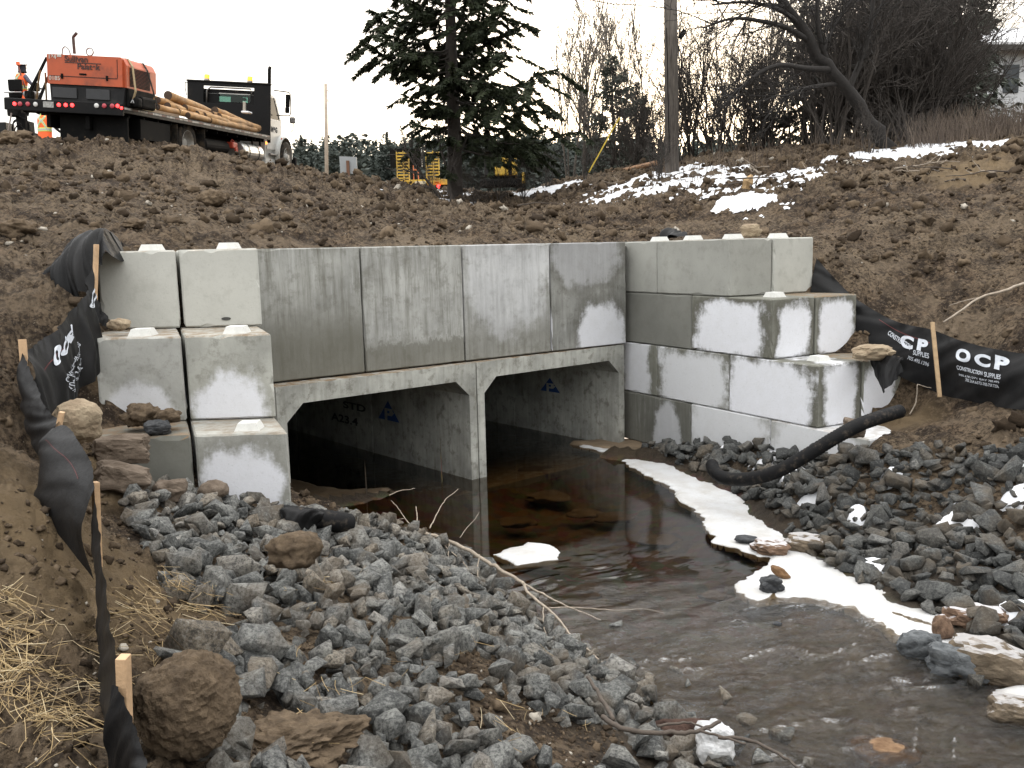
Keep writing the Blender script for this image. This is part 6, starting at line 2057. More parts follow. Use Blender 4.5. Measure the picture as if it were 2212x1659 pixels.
def person(p, rz, label, arms, legs, hat, lean=.06, hip=.92, sleeve=NAVY):
    """Figure facing local +y. arms / legs: joint positions for the two sides."""
    g = thing("person", label, "person", p, rz)
    J = {'pelvis': ((0, 0, hip), .155, .115), 'waist': ((0, lean * .4, hip + .20), .145, .11), 'chest': ((0, lean, hip + .40), .175, .125), 'neck0': ((0, lean * 1.2, hip + .54), .075, .075), 'neck': ((0, lean * 1.5, hip + .61), .055, .058),
         'head0': ((0, lean * 1.7 + .02, hip + .70), .078, .092), 'head1': ((0, lean * 1.8 + .02, hip + .80), .075, .09)}
    Bn = [('pelvis', 'waist'), ('waist', 'chest'), ('chest', 'neck0'), ('neck0', 'neck'), ('neck', 'head0'), ('head0', 'head1')]
    for s, nm in ((-1, 'l'), (1, 'r')):
        sh, el, wr, hd_ = (s * .185, lean * 1.1, hip + .47), arms[nm][0], arms[nm][1], arms[nm][2]
        J['sh' + nm] = (sh, .07, .07); J['el' + nm] = (el, .05, .05); J['wr' + nm] = (wr, .033, .033); J['hd' + nm] = (hd_, .040, .022)
        Bn += [('chest', 'sh' + nm), ('sh' + nm, 'el' + nm), ('el' + nm, 'wr' + nm), ('wr' + nm, 'hd' + nm)]
        hp, kn, an, to = (s * .10, 0, hip - .06), legs[nm][0], legs[nm][1], legs[nm][2]
        J['hp' + nm] = (hp, .095, .095); J['kn' + nm] = (kn, .065, .065); J['an' + nm] = (an, .045, .045); J['to' + nm] = (to, .045, .035)
        Bn += [('pelvis', 'hp' + nm), ('hp' + nm, 'kn' + nm), ('kn' + nm, 'an' + nm), ('an' + nm, 'to' + nm)]
    obj("body", skin_mesh("body", J, Bn), sleeve, g, smooth=True)
    hz, hy = hip + .755, lean * 1.75 + .02
    # face under the hood, with eyes, nose, ears and mouth
    fm = MB()
    bm = bmesh.new(); bmesh.ops.create_uvsphere(bm, u_segments=20, v_segments=14, radius=1)
    for v in bm.verts:
        c = v.co
        nose = .22 * math.exp(-((c.x / .16) ** 2 + ((c.z + .12) / .22) ** 2)) * (c.y > 0)
        eye = -.07 * (math.exp(-(((c.x - .34) / .15) ** 2 + ((c.z - .08) / .10) ** 2)) + math.exp(-(((c.x + .34) / .15) ** 2 + ((c.z - .08) / .10) ** 2))) * (c.y > 0)
        mouth = -.05 * math.exp(-((c.x / .3) ** 2 + ((c.z + .5) / .06) ** 2)) * (c.y > 0)
        ear = .18 * math.exp(-((c.y / .14) ** 2 + (c.z / .28) ** 2))
        v.co = Vector((c.x * .078 * (1 + ear), c.y * .098 * (1 + nose + eye + mouth), c.z * .118 * (1 - .12 * (c.z < 0) * abs(c.x))))
    me = bpy.data.meshes.new("head"); bm.to_mesh(me); bm.free()
    obj("face", me, SKIN, g, (0, hy + .012, hz), smooth=True)
    hood = MB().lathe((0, hy - .018, hz - .16), (0, 0, 1), [(0, .12), (.05, .105), (.12, .105), (.19, .105), (.25, .085), (.285, .03), (.287, 0)], 18)
    obj("hood", hood, NAVY, g, smooth=True)
    if hat:
        h = obj("hard_hat", MB().lathe((0, hy, hz + .045), (0, -.10, 1), [(0, .150), (.012, .15), (.014, .118), (.06, .112), (.10, .085), (.125, .04), (.13, 0)], 22), HELM, g, smooth=True)
    # vest: a shell round the trunk
    V, Fq = [], []
    prof = [(hip - .12, .195, .150, 0), (hip + .05, .185, .142, lean * .2), (hip + .20, .182, .140, lean * .45), (hip + .38, .205, .150, lean), (hip + .47, .215, .135, lean * 1.1), (hip + .535, .15, .105, lean * 1.2), (hip + .56, .085, .085, lean * 1.25)]
    n = 28
    def ringpt(z, rx, ry, oy, k, grow=0.):
        a = 2 * math.pi * k / n; ca, sa = math.cos(a), math.sin(a)
        return ((rx + grow) * math.copysign(abs(ca) ** .8, ca), oy + (ry + grow) * math.copysign(abs(sa) ** .8, sa), z)
    for q in prof:
        V += [ringpt(*q, k) for k in range(n)]
    for i in range(len(prof) - 1):
        for k in range(n): Fq.append((i * n + k, i * n + (k + 1) % n, (i + 1) * n + (k + 1) % n, (i + 1) * n + k))
    vest = obj("vest", MB().add(V, Fq), HIVIS, g, smooth=True)
    zs_ = [q[0] for q in prof]
    def shell(z, a_, grow=.006):
        rx = np.interp(z, zs_, [q[1] for q in prof]); ry = np.interp(z, zs_, [q[2] for q in prof]); oy = np.interp(z, zs_, [q[3] for q in prof])
        ca, sa = math.cos(a_), math.sin(a_)
        return ((rx + grow) * math.copysign(abs(ca) ** .8, ca), oy + (ry + grow) * math.copysign(abs(sa) ** .8, sa), z)
    def band(path, w, mat, nm, grow):
        V, Fq = [], []
        for (a_, z) in path:
            V += [shell(z - w / 2, a_, grow), shell(z + w / 2, a_, grow)]
        for i in range(len(path) - 1): Fq.append((2 * i, 2 * i + 2, 2 * i + 3, 2 * i + 1))
        obj(nm, MB().add(V, Fq), mat, vest)
    ring_ = [(2 * math.pi * k / 40, hip + .16) for k in range(41)]
    band(ring_, .10, LIME, "vest_tape", .006); band(ring_, .05, SILV, "vest_tape", .010)
    for s in (-1, 1):
        path = [(-math.pi / 2 + s * (.15 + .0 * k) + s * (-.75 + 1.5 * k / 14) * -1, hip + .16 + .40 * k / 14) for k in range(15)]
        band(path, .10, LIME, "vest_tape", .007); band(path, .05, SILV, "vest_tape", .011)
        fr = [(math.pi / 2 + s * .6, hip + .16 + .38 * k / 10) for k in range(11)]
        band(fr, .09, LIME, "vest_tape", .007)
    # five fingers on each hand
    for nm in ('l', 'r'):
        wr, hd_ = Vector(arms[nm][1]), Vector(arms[nm][2])
        d = (hd_ - wr).normalized(); sd = d.cross(Vector((0, 0, 1)))
        if sd.length < .1: sd = Vector((1, 0, 0))
        sd.normalize(); nn = d.cross(sd)
        hm = MB()
        hm.box(hd_, (.03, .085, .09), Matrix((nn, sd, d)).transposed().to_4x4(), bev=.012)
        for k, L in enumerate((.070, .080, .075, .058)):
            b0 = hd_ + d * .040 + sd * (-.030 + .020 * k)
            hm.tube([b0, b0 + d * L * .5 + nn * .006, b0 + d * L * .85 + nn * .03, b0 + d * L * .9 + nn * .05], [.010, .009, .008, .006], 6)
        t0 = hd_ - d * .01 + sd * .04
        hm.tube([t0, t0 + sd * .03 + d * .03, t0 + sd * .035 + d * .06 + nn * .02], [.012, .010, .008], 6)
        obj("hand", hm, plain("work glove", (.06, .055, .05), .8), g)
    return g


sp = at_y(93, 250, 26.2)
gz = sp[2] - 1.46
person((sp[0], sp[1], gz), math.radians(-14), "worker in an orange vest with lime stripes standing below the truck's tail board", 
       {'l': ((-.30, .18, 1.20), (-.34, .42, 1.34), (-.34, .50, 1.42)), 'r': ((.29, .08, 1.14), (.24, .32, 1.05), (.22, .40, 1.05))},
       {'l': ((-.12, .04, .48), (-.13, .0, .07), (-.13, .12, .04)), 'r': ((.12, .04, .48), (.13, .0, .07), (.13, .12, .04))}, False)
sp2 = at_y(41, 160, 27.0)
person((sp2[0], sp2[1], sp2[2] - 1.46 + .20), math.radians(-32), "worker in a white hard hat and orange vest seated on the black machine",
       {'l': ((-.30, .12, .98), (-.22, .38, .92), (-.2, .46, .92)), 'r': ((.31, .14, .98), (.24, .40, .90), (.22, .48, .90))},
       {'l': ((-.14, .44, .72), (-.14, .50, .28), (-.14, .62, .25)), 'r': ((.14, .44, .72), (.14, .50, .28), (.14, .62, .25))}, True, hip=.72, sleeve=PLAID)

mc = thing("drilling_machine", "black machine with an operator seat at the left picture edge behind the truck", "machine", at_y(40, 300, 27))
mi = Matrix.Translation(mc.location).inverted()
def mpart(n, mb, mat, sm=False):
    o = obj(n, mb, mat, mc, smooth=sm); o.matrix_parent_inverse = mi; return o
def rect(u0, v0, u1, v1, y, d, bev=.01, taper=None):
    a, b = at_y(u0, v0, y), at_y(u1, v1, y)
    return MB().box((a + b) / 2 + np.array([0, d / 2, 0]), (abs(b[0] - a[0]), d, abs(a[2] - b[2])), bev=bev, taper=taper)
mpart("seat_back", rect(15, 171, 46, 196, 26.7, .12, .03), BLKM)
mpart("seat_pan", rect(17, 198, 48, 210, 26.8, .45, .03), BLKM)
mpart("arm_rail", MB().tube(px3([(9, 200, 26.6), (46, 199, 26.6)]), .018, 6), STEEL)
mpart("pedestal", rect(12, 210, 44, 244, 26.9, .5, .03, 1.2), BLKM)
mpart("tail_guard", rect(14, 236, 34, 250, 26.7, .3, .02), BLKM)
mpart("column", MB().tube(px3([(46, 245, 27), (48, 275, 27), (50, 305, 27)]), [.16, .14, .14], 10), BLKM)
mpart("hydraulic_block", rect(35, 262, 66, 296, 27.1, .3, .02), BLKM)
mpart("platform", rect(22, 287, 72, 293, 26.6, .5, .01), BLKM)
mpart("control_panel", rect(68, 150 + 28, 82, 196, 27.0, .15, .03), BLKM)
mpart("control_column", MB().tube(px3([(74, 190, 27.1), (66, 215, 27.1), (58, 250, 27.1)]), .05, 8), BLKM)
mpart("warning_flag", MB().add(px3([(45, 222, 26.5), (58, 222, 26.5), (62, 200, 26.5), (51, 197, 26.5)]), [(0, 1, 2, 3)]), plain("orange flag plate", (.95, .13, .03), .6, bump=0))
mpart("mast", MB().tube(px3([(39, 140, 26.9), (47, 168, 26.9), (55, 190, 26.9)]), .022, 8), plain("dull red pole", (.20, .07, .05), .6))
mpart("mast_cap", MB().tube(px3([(38, 134, 26.9), (39.5, 141, 26.9)]), .05, 10), plain("orange cap", (.85, .16, .05), .6, bump=0))
for k, L in enumerate([[(30, 290), (26, 275), (34, 262), (46, 270)], [(35, 292), (32, 280), (40, 270), (52, 280)], [(38, 250), (60, 262), (62, 280), (50, 292)], [(44, 256), (30, 262), (28, 280), (38, 290)]]):
    mpart("hydraulic_hose", MB().tube(spline(px3([(u, v, 26.6 + .1 * k) for u, v in L]), 14), .018, 6), BLKM, True)
mpart("side_box", rect(-14, 264, 14, 290, 26.8, .5, .02), CHAR)
mpart("side_rod", MB().tube(px3([(25, 244, 26.6), (15, 298, 26.6)]), .020, 6), plain("weathered rod", (.24, .20, .18), .6))
mpart("skid", rect(-10, 293, 26, 297, 26.7, .2, .01), STEEL)
for k, u in enumerate((100, 160, 230, 262)):
    q = thing("wire", "thin", "w") if False else None
bs = at_y(163, 312, 19.4)
tag(obj("wood_block", rect(157, 303, 168, 316, 18.3, .12, .01), plain("yellow wood block", (.42, .22, .07), .7)), "small yellow wood block on the crest below the truck's tail", "wood block")
# ------------------------------------------------------------------ trees and bushes
def limb_tube(V, F, P, r0, r1, n=3):
    b = len(V)
    m = len(P)
    t0 = P[-1] - P[0]
    a = np.cross(t0, (.3, .5, .81)); a /= max(np.linalg.norm(a), 1e-9)
    c = np.cross(t0, a); c /= max(np.linalg.norm(c), 1e-9)
    ang = [2 * math.pi * k / n for k in range(n)]
    for i, p in enumerate(P):
        r = r0 + (r1 - r0) * i / (m - 1)
        for q in ang:
            V.append(p + (a * math.cos(q) + c * math.sin(q)) * r)
    for i in range(m - 1):
        for k in range(n):
            k2 = (k + 1) % n
            F.append((b + i * n + k, b + i * n + k2, b + (i + 1) * n + k2, b + (i + 1) * n + k))


def grow(r, base, d, L, r0, level, maxl, out, spec):
    """Wandering limb with children; out[level] = list of (points, r0, r1)."""
    n = 6 if level == 0 else 5 if level == 1 else 4
    P = [np.array(base, float)]; d = np.array(d, float); d /= np.linalg.norm(d)
    for i in range(n - 1):
        d = d + r.normal(0, spec['wob'], 3) + np.array([0, 0, spec['up'][min(level, len(spec['up']) - 1)]]); d /= np.linalg.norm(d)
        P.append(P[-1] + d * L / (n - 1))
    r1 = max(r0 * spec['taper'], spec['rmin'])
    out[level].append((P, r0, r1))
    if level >= maxl: return
    nc = int(r.integers(*spec['kids'][level]))
    for k in range(nc):
        t = r.uniform(spec['first'] if level == 0 else .15, 1.0)
        q = t * (n - 1); i = min(int(q), n - 2); p = P[i] * (1 - (q - i)) + P[i + 1] * (q - i)
        ax = P[i + 1] - P[i]; ax /= np.linalg.norm(ax)
        o = r.normal(size=3); o -= ax * (o @ ax); o /= np.linalg.norm(o)
        an = r.uniform(*spec['ang'])
        dd = ax * math.cos(an) + o * math.sin(an)
        grow(r, p, dd, L * r.uniform(*spec['len']) * (1.15 - .5 * t), max((r0 + (r1 - r0) * t) * spec['thin'], spec['rmin']), level + 1, maxl, out, spec)


def np_mesh_from(limbs, name, n):
    V, F = [], []
    for P, a, b in limbs: limb_tube(V, F, P, a, b, n)
    return mesh_np(name, V, F)


def bare(seed, stems, H, spec, lean=(0, 0), spread=.35, r0=.03, maxl=3):
    r = np.random.default_rng(seed)
    out = {k: [] for k in range(maxl + 1)}
    for s in range(stems):
        a = r.uniform(0, 2 * math.pi); q = r.uniform(0, spread)
        grow(r, (r.normal(0, .12) * (stems > 1), r.normal(0, .12) * (stems > 1), -.15), (math.cos(a) * q + lean[0], math.sin(a) * q + lean[1], 1), H * r.uniform(.75, 1.1), r0 * r.uniform(.7, 1.2), 0, maxl, out, spec)
    tr = np_mesh_from(out[0] + out[1], "trunk", 5)
    tw = np_mesh_from(sum([out[k] for k in range(2, maxl + 1)], []), "twigs", 3)
    return tr, tw


BK1 = plain("dark bark", (.050, .042, .036), .9, var=.35, scale=8, bump=.4)
BK2 = plain("haze-paled twigs", (.20, .178, .155), .9, var=.3, scale=3, bump=0)  # haze over the thicket is mixed into this paler colour
BK3 = plain("pale bark", (.10, .085, .07), .9, var=.3, scale=8, bump=.3)
BUSH = dict(wob=.17, up=(.06, .05, .03), taper=.35, rmin=.0045, kids=[(7, 11), (4, 7), (1, 4)], first=.15, ang=(.35, .95), len=(.32, .58), thin=.62)
TALL = dict(wob=.07, up=(.10, .12, .08), taper=.25, rmin=.0065, kids=[(24, 31), (6, 9), (2, 4)], first=.25, ang=(.3, .65), len=(.20, .36), thin=.5)
OLD = dict(wob=.16, up=(.02, .03, .0), taper=.45, rmin=.007, kids=[(9, 13), (6, 9), (5, 8)], first=.25, ang=(.45, 1.2), len=(.35, .62), thin=.55)


def plant_tree(name, label, cat, tr, tw, loc, mt, mw, rz=0, sc=1., group=None, trunk_name="trunk", crown_name="twigs"):
    g = thing(name, label, cat, loc, rz, group)
    g.scale = (sc, sc, sc)
    obj(trunk_name, tr, mt, g, smooth=True)
    obj(crown_name, tw, mw, g)
    return g


def dup(root, loc, rz, sc, label=None, group=None):
    r = root.copy(); COL.objects.link(r); r.location = loc; r.rotation_euler = (0, 0, rz); r.scale = sc if hasattr(sc, '__len__') else (sc, sc, sc)
    if label: r["label"] = label
    if group: r["group"] = group
    for ch in list(root.children):
        c = ch.copy(); COL.objects.link(c); c.parent = r
    return r


# thicket of leafless bushes above the far slope
protos = [bare(200 + i, 7 + i % 4, 3.4 + .25 * (i % 3), BUSH, spread=.42, r0=.028) for i in range(7)]
firsts = {}
rb = np.random.default_rng(81)
spots = []
for u in np.arange(1345, 2230, 27):
    for row in range(2):
        if (u < 1740 and row == 0) or u > 2060: continue
        if u < 1740 and rb.random() < .12: continue
        y = rb.uniform(24.5, 27) + row * rb.uniform(2, 4.5) - (u - 1300) / 900 * 1.2
        spots.append((u + rb.normal(0, 12), y, rb.uniform(.75, 1.15) * (.62 + .4 * sstep(1340, 1500, u) + .22 * sstep(1650, 1900, u) - .45 * sstep(2080, 2200, u))))
TH_LAB = {0: ("tangled dark leafless bush of the thicket behind the wooden pole and log", "bushes behind the wooden pole"), 1: ("dense leafless haze-greyed bush massed beyond the leaning tree", "bushes beyond the leaning tree")}
for i, (u, y, s) in enumerate(spots):
    X = at_y(u, 350, y)[0]
    loc = (X, y, ground_z(X, y))
    k = i % 7; zone = 0 if u < 1740 else 1
    key = (k, zone)
    if key not in firsts:
        firsts[key] = plant_tree("leafless_bush", TH_LAB[zone][0], "bush", protos[k][0], protos[k][1], loc, BK1, BK1 if zone == 0 else BK2, rb.uniform(0, 6.28), s, TH_LAB[zone][1], "stems")
    else:
        dup(firsts[key], loc, rb.uniform(0, 6.28), (s, s, s * rb.uniform(.9, 1.15)))
# slender tall trees left of the pole
tall = [bare(300 + i, 3, 7.0, TALL, spread=.16, r0=.05) for i in range(3)]
f0 = {}
for i, (u, y, s, lab) in enumerate([(1235, 33, .92, "slim leafless tree nearest the spruce, pale against the sky"), (1262, 35, 1.0, "slim leafless tree with spreading stems, second from the spruce"), (1300, 34, .98, "tall slim leafless tree rising between spruce and pole"), (1345, 33, .90, "slim leafless tree in front of the small dark conifer"), (1385, 35, .86, "slim leafless tree just before the wooden pole"), (1500, 33, .80, "slim leafless tree just past the wooden pole"), (1560, 34, .8, "thin leafless tree halfway from the pole to the leaning tree"), (1640, 33, .9, "thin leafless tree close behind the leaning tree's limb")]):
    X = at_y(u, 350, y)[0]
    plant_tree("slim_tree", lab, "tree", tall[i % 3][0], tall[i % 3][1], (X, y, ground_z(X, y) - .2), BK3, BK2, rb.uniform(0, 6.28), s, "slim leafless trees on the skyline")
OLDB = plain('black wet bark', (.020, .017, .015), .9, var=.5, scale=14, bump=1.)
# leaning old tree
ro = np.random.default_rng(77)
out = {k: [] for k in range(5)}
stem = px3([(1935, 345, 21.5), (1890, 280, 21.5), (1847, 218, 21.3), (1802, 162, 21.1), (1762, 105, 21), (1729, 53, 20.9), (1689, 0, 20.8), (1650, -60, 20.8)])
b0 = stem[0].copy(); b0[2] = ground_z(b0[0], b0[1]) - .2; stem[0] = b0
out[0].append((wiggle(spline(stem, 22), .03, 3), .165, .085))
limbs = [(px3([(1790, 150, 21), (1740, 148, 20.7), (1690, 140, 20.4), (1650, 152, 20.2), (1600, 190, 20), (1560, 235, 19.9)]), .075, .02),
         (px3([(1752, 92, 21), (1700, 60, 20.6), (1640, 45, 20.3), (1580, 40, 20), (1520, 60, 19.8)]), .07, .02),
         (px3([(1735, 60, 21), (1690, 25, 20.6), (1620, 5, 20.3), (1540, 10, 20)]), .06, .02),
         (px3([(1795, 155, 21.1), (1770, 80, 21), (1765, 20, 20.9), (1770, -60, 20.8)]), .075, .03),
         (px3([(1830, 200, 21.2), (1860, 130, 21.2), (1880, 60, 21.2), (1890, -40, 21.2)]), .07, .03),
         (px3([(1700, 15, 20.8), (1650, 10, 20.5), (1610, 30, 20.4)]), .05, .015),
         (px3([(1815, 180, 21.2), (1740, 190, 20.6), (1690, 215, 20.3), (1650, 260, 20)]), .05, .015),
         (px3([(1775, 122, 21.1), (1800, 60, 21.4), (1840, 0, 21.6)]), .05, .02)]
for P, a, b in limbs:
    S_ = spline(P, 12); out[1].append((S_, a, b))
    for k in range(11):
        i = int(ro.integers(2, 11)); d = S_[i + 0] - S_[i - 1]; d = d / np.linalg.norm(d) + ro.normal(0, .55, 3)
        grow(ro, S_[i], d, ro.uniform(.5, 1.3), .018, 2, 4, out, dict(OLD, kids=[(0, 1), (0, 1), (4, 7), (2, 5)], rmin=.006))
tr = np_mesh_from(out[0] + out[1], "trunk", 8); tw = np_mesh_from(out[2] + out[3] + out[4], "twigs", 3)
g = thing("leaning_tree", "old leafless tree with a thick dark trunk leaning towards the wooden pole", "tree", tuple(stem[0]))
for nm, me in (("trunk", tr), ("twigs", tw)):
    o = obj(nm, me, OLDB, g, smooth=nm == "trunk"); o.matrix_parent_inverse = Matrix.Translation(g.location).inverted()


# ---- conifers
def needle_sprays(r, pts, V, F, size, n, droop=.3, wide=.5):
    """Flat needle-bearing twigs set along a branch."""
    pts = np.array(pts); m = len(pts)
    for _ in range(n):
        t = r.uniform(.18, 1) ** .8 * (m - 1); i = min(int(t), m - 2); p = pts[i] * (1 - (t - i)) + pts[i + 1] * (t - i)
        ax = pts[i + 1] - pts[i]; ax /= np.linalg.norm(ax)
        sd = np.cross(ax, (0, 0, 1)); sd /= max(np.linalg.norm(sd), 1e-6)
        d = ax * r.uniform(.25, .9) + sd * r.normal(0, wide) + np.array([0, 0, r.normal(-droop, .22)]); d /= np.linalg.norm(d)
        L = size * r.uniform(.5, 1.25); w = L * r.uniform(.09, .18)
        q = np.cross(d, r.normal(size=3)); q /= max(np.linalg.norm(q), 1e-6)
        b = len(V)
        V += [p - q * w * .3, p + d * L * .5 - q * w, p + d * L, p + d * L * .5 + q * w, ]
        F.append((b, b + 1, b + 2, b + 3))


def needles_mat(name, a, b):
    t = NT(name)
    p = t.geo_pos()
    c = t.mix(t.ramp(t.noise(p, 2.2, 4, .6), [(.35, 0), (.65, 1)]), a, b)
    c = t.mix(t.ramp(t.noise(p, 30, 3), [(.5, 0), (.75, .6)]), c, tuple(q * 1.6 for q in b))
    return t.fin(c, .75, None, spec=.2)


SPR = needles_mat("spruce needles", (.015, .021, .012), (.037, .046, .022))
PIN = needles_mat("pine needles", (.05, .058, .048), (.10, .11, .088))


def conifer(seed, H, R, first=.1, whorl=.30, per=6, size=.22, dens=26, powr=.75, sparse=0., skirt=None):
    r = np.random.default_rng(seed)
    trunkV, trunkF = [], []
    T = [np.array([r.normal(0, .02), r.normal(0, .02), z]) for z in np.linspace(-.3, H, 12)]
    limb_tube(trunkV, trunkF, T, .0155 * H + .03, .012, 9)
    bV, bF, nV, nF = [], [], [], []
    z = first * H
    while z < H * .985:
        k = (z / H)
        rad = R * (1 - k) ** powr * (1 - .35 * max(0, .16 - k) / .16)
        for j in range(per):
            a = r.uniform(0, 2 * math.pi); L = rad * r.uniform(.55, 1.12)
            if r.random() < sparse * (1 - k) + (.9 * max(0, 1 - z / 2.9) if skirt else 0): continue
            if skirt: L *= skirt(a, z)
            if L < .12: L = .12
            zz = z + r.uniform(-.12, .12)
            up = .25 - .55 * (1 - k)
            P = []
            for t in np.linspace(0, 1, 7):
                P.append(np.array([math.cos(a) * L * t, math.sin(a) * L * t, zz + L * (up * t - .10 * t * (1 - t) * 2 + .16 * t ** 3)]))
            for i in range(1, 7): P[i] = P[i] + r.normal(0, .02 * L, 3)
            limb_tube(bV, bF, P, .010 + .010 * L, .004, 4)
            nn = int(dens * (L + .25))
            needle_sprays(r, P, nV, nF, size, nn, wide=.32)
            # side branchlets
            for s in range(int(3 + 3.2 * L)):
                i = int(r.integers(2, 7)); sgn = r.choice([-1, 1])
                d = np.array([math.cos(a + sgn * .85), math.sin(a + sgn * .85), -.25 - r.uniform(0, .3)])
                l2 = L * r.uniform(.16, .36)
                Q = [P[i] + d * l2 * t + np.array([0, 0, -.12 * l2 * t * t]) for t in np.linspace(0, 1, 4)]
                limb_tube(bV, bF, Q, .006, .003, 3)
                needle_sprays(r, Q, nV, nF, size * .85, int(dens * l2 * 1.7) + 3, wide=.7)
        z += whorl * r.uniform(.75, 1.25) * (1.15 - .4 * k)
    return mesh_np("trunk", trunkV, trunkF), mesh_np("limbs", bV, bF), mesh_np("needles", nV, nF)


def plant_conifer(name, label, parts, loc, rz, nm, bm_=BK1, group=None, sc=1.):
    g = thing(name, label, "tree", loc, rz, group); g.scale = (sc,) * 3
    obj("trunk", parts[0], bm_, g, smooth=True); o = obj("limbs", parts[1], bm_, g); obj("crown", parts[2], nm, g)
    return g


sx_, sy_ = at_y(985, 441, 26)[:2]
sk = lambda a, z: (1.15 if math.cos(a) > .3 else (.45 if z < 2.6 else .72)) if z < 4 else (.95 if math.cos(a) > 0 else .85)
plant_conifer("spruce_tree", "big dark spruce with drooping boughs standing at the culvert gully", conifer(5, 13.0, 3.3, .085, .27, 7, .18, 110, .72, .18, sk), (sx_, sy_, ground_z(sx_, sy_) - .1), 0, SPR)
pc = [conifer(21, 9.5, 2.3, .06, .34, 7, .30, 18, .6), conifer(22, 4.2, 1.2, .05, .26, 6, .2, 22, .7)]
for (u, y, k, s, lab) in [(1935, 33, 0, .95, "tall dark pine behind the thicket, nearest the leaning tree"), (1985, 32, 0, 1.2, "tall dark pine in the middle of the thicket's top"), (2045, 33, 0, .95, "pine nearest the white house"),
                          (1325, 31, 1, .95, "small dark conifer left of the wooden pole"), (1375, 33, 1, .8, "small conifer half hidden beside the wooden pole"), (1735, 29, 1, 1.1, "small green conifer under the leaning tree's trunk"), (1620, 31, 1, .7, "little conifer low in the thicket")]:
    X = at_y(u, 350, y)[0]
    pr = pc[k]
    plant_conifer("pine_tree" if k == 0 else "small_conifer", lab, pr, (X, y, ground_z(X, y) - .1), rb.uniform(0, 6), PIN, sc=s)
# dead sapling beside the spruce and scrub at its foot
tr, tw = bare(401, 2, 2.2, OLD, lean=(-.3, 0), spread=.2, r0=.06, maxl=2)
X, Y = at_y(972, 440, 25.4)[:2]
plant_tree("dead_sapling", "crooked dead sapling leaning away from the spruce's foot", "tree", tr, tw, (X, Y, ground_z(X, Y)), BK1, BK1, 0, 1.)
for i, (u, y, s, lab) in enumerate([(1030, 25.0, .36, "low leafless scrub right beside the spruce trunk"), (1075, 25.5, .40, "low dark scrub below the spruce's drooping boughs"), (1130, 26.5, .34, "low leafless scrub at the end of the snow patch"), (1180, 28, .40, "dry scrub by the yellow excavator"), (930, 29, .24, "tiny leafless scrub beside the orange plastic fence"), (1260, 28, .42, "leafless scrub at the near end of the fallen log"), (1425, 22.6, .36, "leafless scrub at the foot of the wooden pole"), (1880, 20.8, .34, "leafless scrub in front of the leaning tree's foot"), (1960, 21.2, .30, "small leafless scrub to the leaning tree's house side")]):
    X = at_y(u, 420, y)[0]
    plant_tree("scrub_bush", lab, "bush", protos[i % 7][0], protos[i % 7][1], (X, y, ground_z(X, y)), BK1, BK1, i, s, None, "stems")


def dry_weeds():
    r = np.random.default_rng(55)
    V, F = [], []
    for _ in range(2000):
        u = r.uniform(1400, 2240) if r.random() < .3 else r.uniform(1960, 2240)
        y = r.uniform(20.5, 25)
        X = at_y(u, 350, y)[0]
        b = np.array([X, y, 0.])
        V.append(b); F.append((r.uniform(.2, .8) * (1. if u > 1950 else .7), r.normal(0, .22), r.normal(0, .2), r.uniform(.004, .010)))
    P = np.array(V); P[:, 2] = ground_detail(P[:, 0], P[:, 1])
    VV, FF = [], []
    for p, (h, dx, dy, w) in zip(P, F):
        limb_tube(VV, FF, [p, p + np.array([dx * h * .4, dy * h * .4, h * .55]), p + np.array([dx * h, dy * h, h])], w, .003, 3)
    me = mesh_np("dry_weeds", VV, FF)
    t = NT("dry weeds")
    c = t.ramp(t.noise(t.geo_pos(), 1.6, 5, .7), [(.3, (.055, .042, .033)), (.5, (.12, .09, .068)), (.7, (.22, .175, .13))])
    tag(obj("dry_weeds", me, t.fin(c, .85)), kind="stuff")


dry_weeds()


def treeline():
    r = np.random.default_rng(91)
    V, F = [], []
    for i in range(420):
        y = r.uniform(105, 190); u = r.uniform(560, 1700)
        X = at_y(u, 300, y)[0]
        topv = 318 - 26 * fbm(np.array([u / 60]), np.array([y / 40]), 3, 3)[0] + r.normal(0, 10) + (10 if u < 700 else 0)
        zt = at_y(u, topv, y)[2]; z0 = 1.0
        H = zt - z0
        pine = r.random() < .6
        R = H * (.19 if pine else .13) * r.uniform(.8, 1.2)
        n = 340
        for k in range(n):
            f = r.random() ** (.8 if pine else 1.1)
            rr = R * ((1 - f) ** (.55 if pine else .9)) * r.uniform(.25, 1.1)
            a = r.uniform(0, 2 * math.pi)
            c = np.array([X + rr * math.cos(a), y + rr * math.sin(a), z0 + H * (.06 + .94 * f)])
            s = (.80 if pine else .65) * (1.15 - .75 * f)
            d = np.array([math.cos(a), math.sin(a), r.normal(.15, .3)]) * s
            q = r.normal(size=3); q -= d * (q @ d) / (d @ d); q = q / np.linalg.norm(q) * s * .55
            b = len(V); V += [c - q, c + d, c + q, c - d * .7]; F.append((b, b + 1, b + 2, b + 3))
    me = mesh_np("far_woods", V, F)
    tag(obj("far_woods", me, needles_mat("haze-greyed far needles", (.055, .066, .060), (.10, .115, .10))), kind="stuff")  # distance haze put into the needle colour, greyer and lighter


treeline()

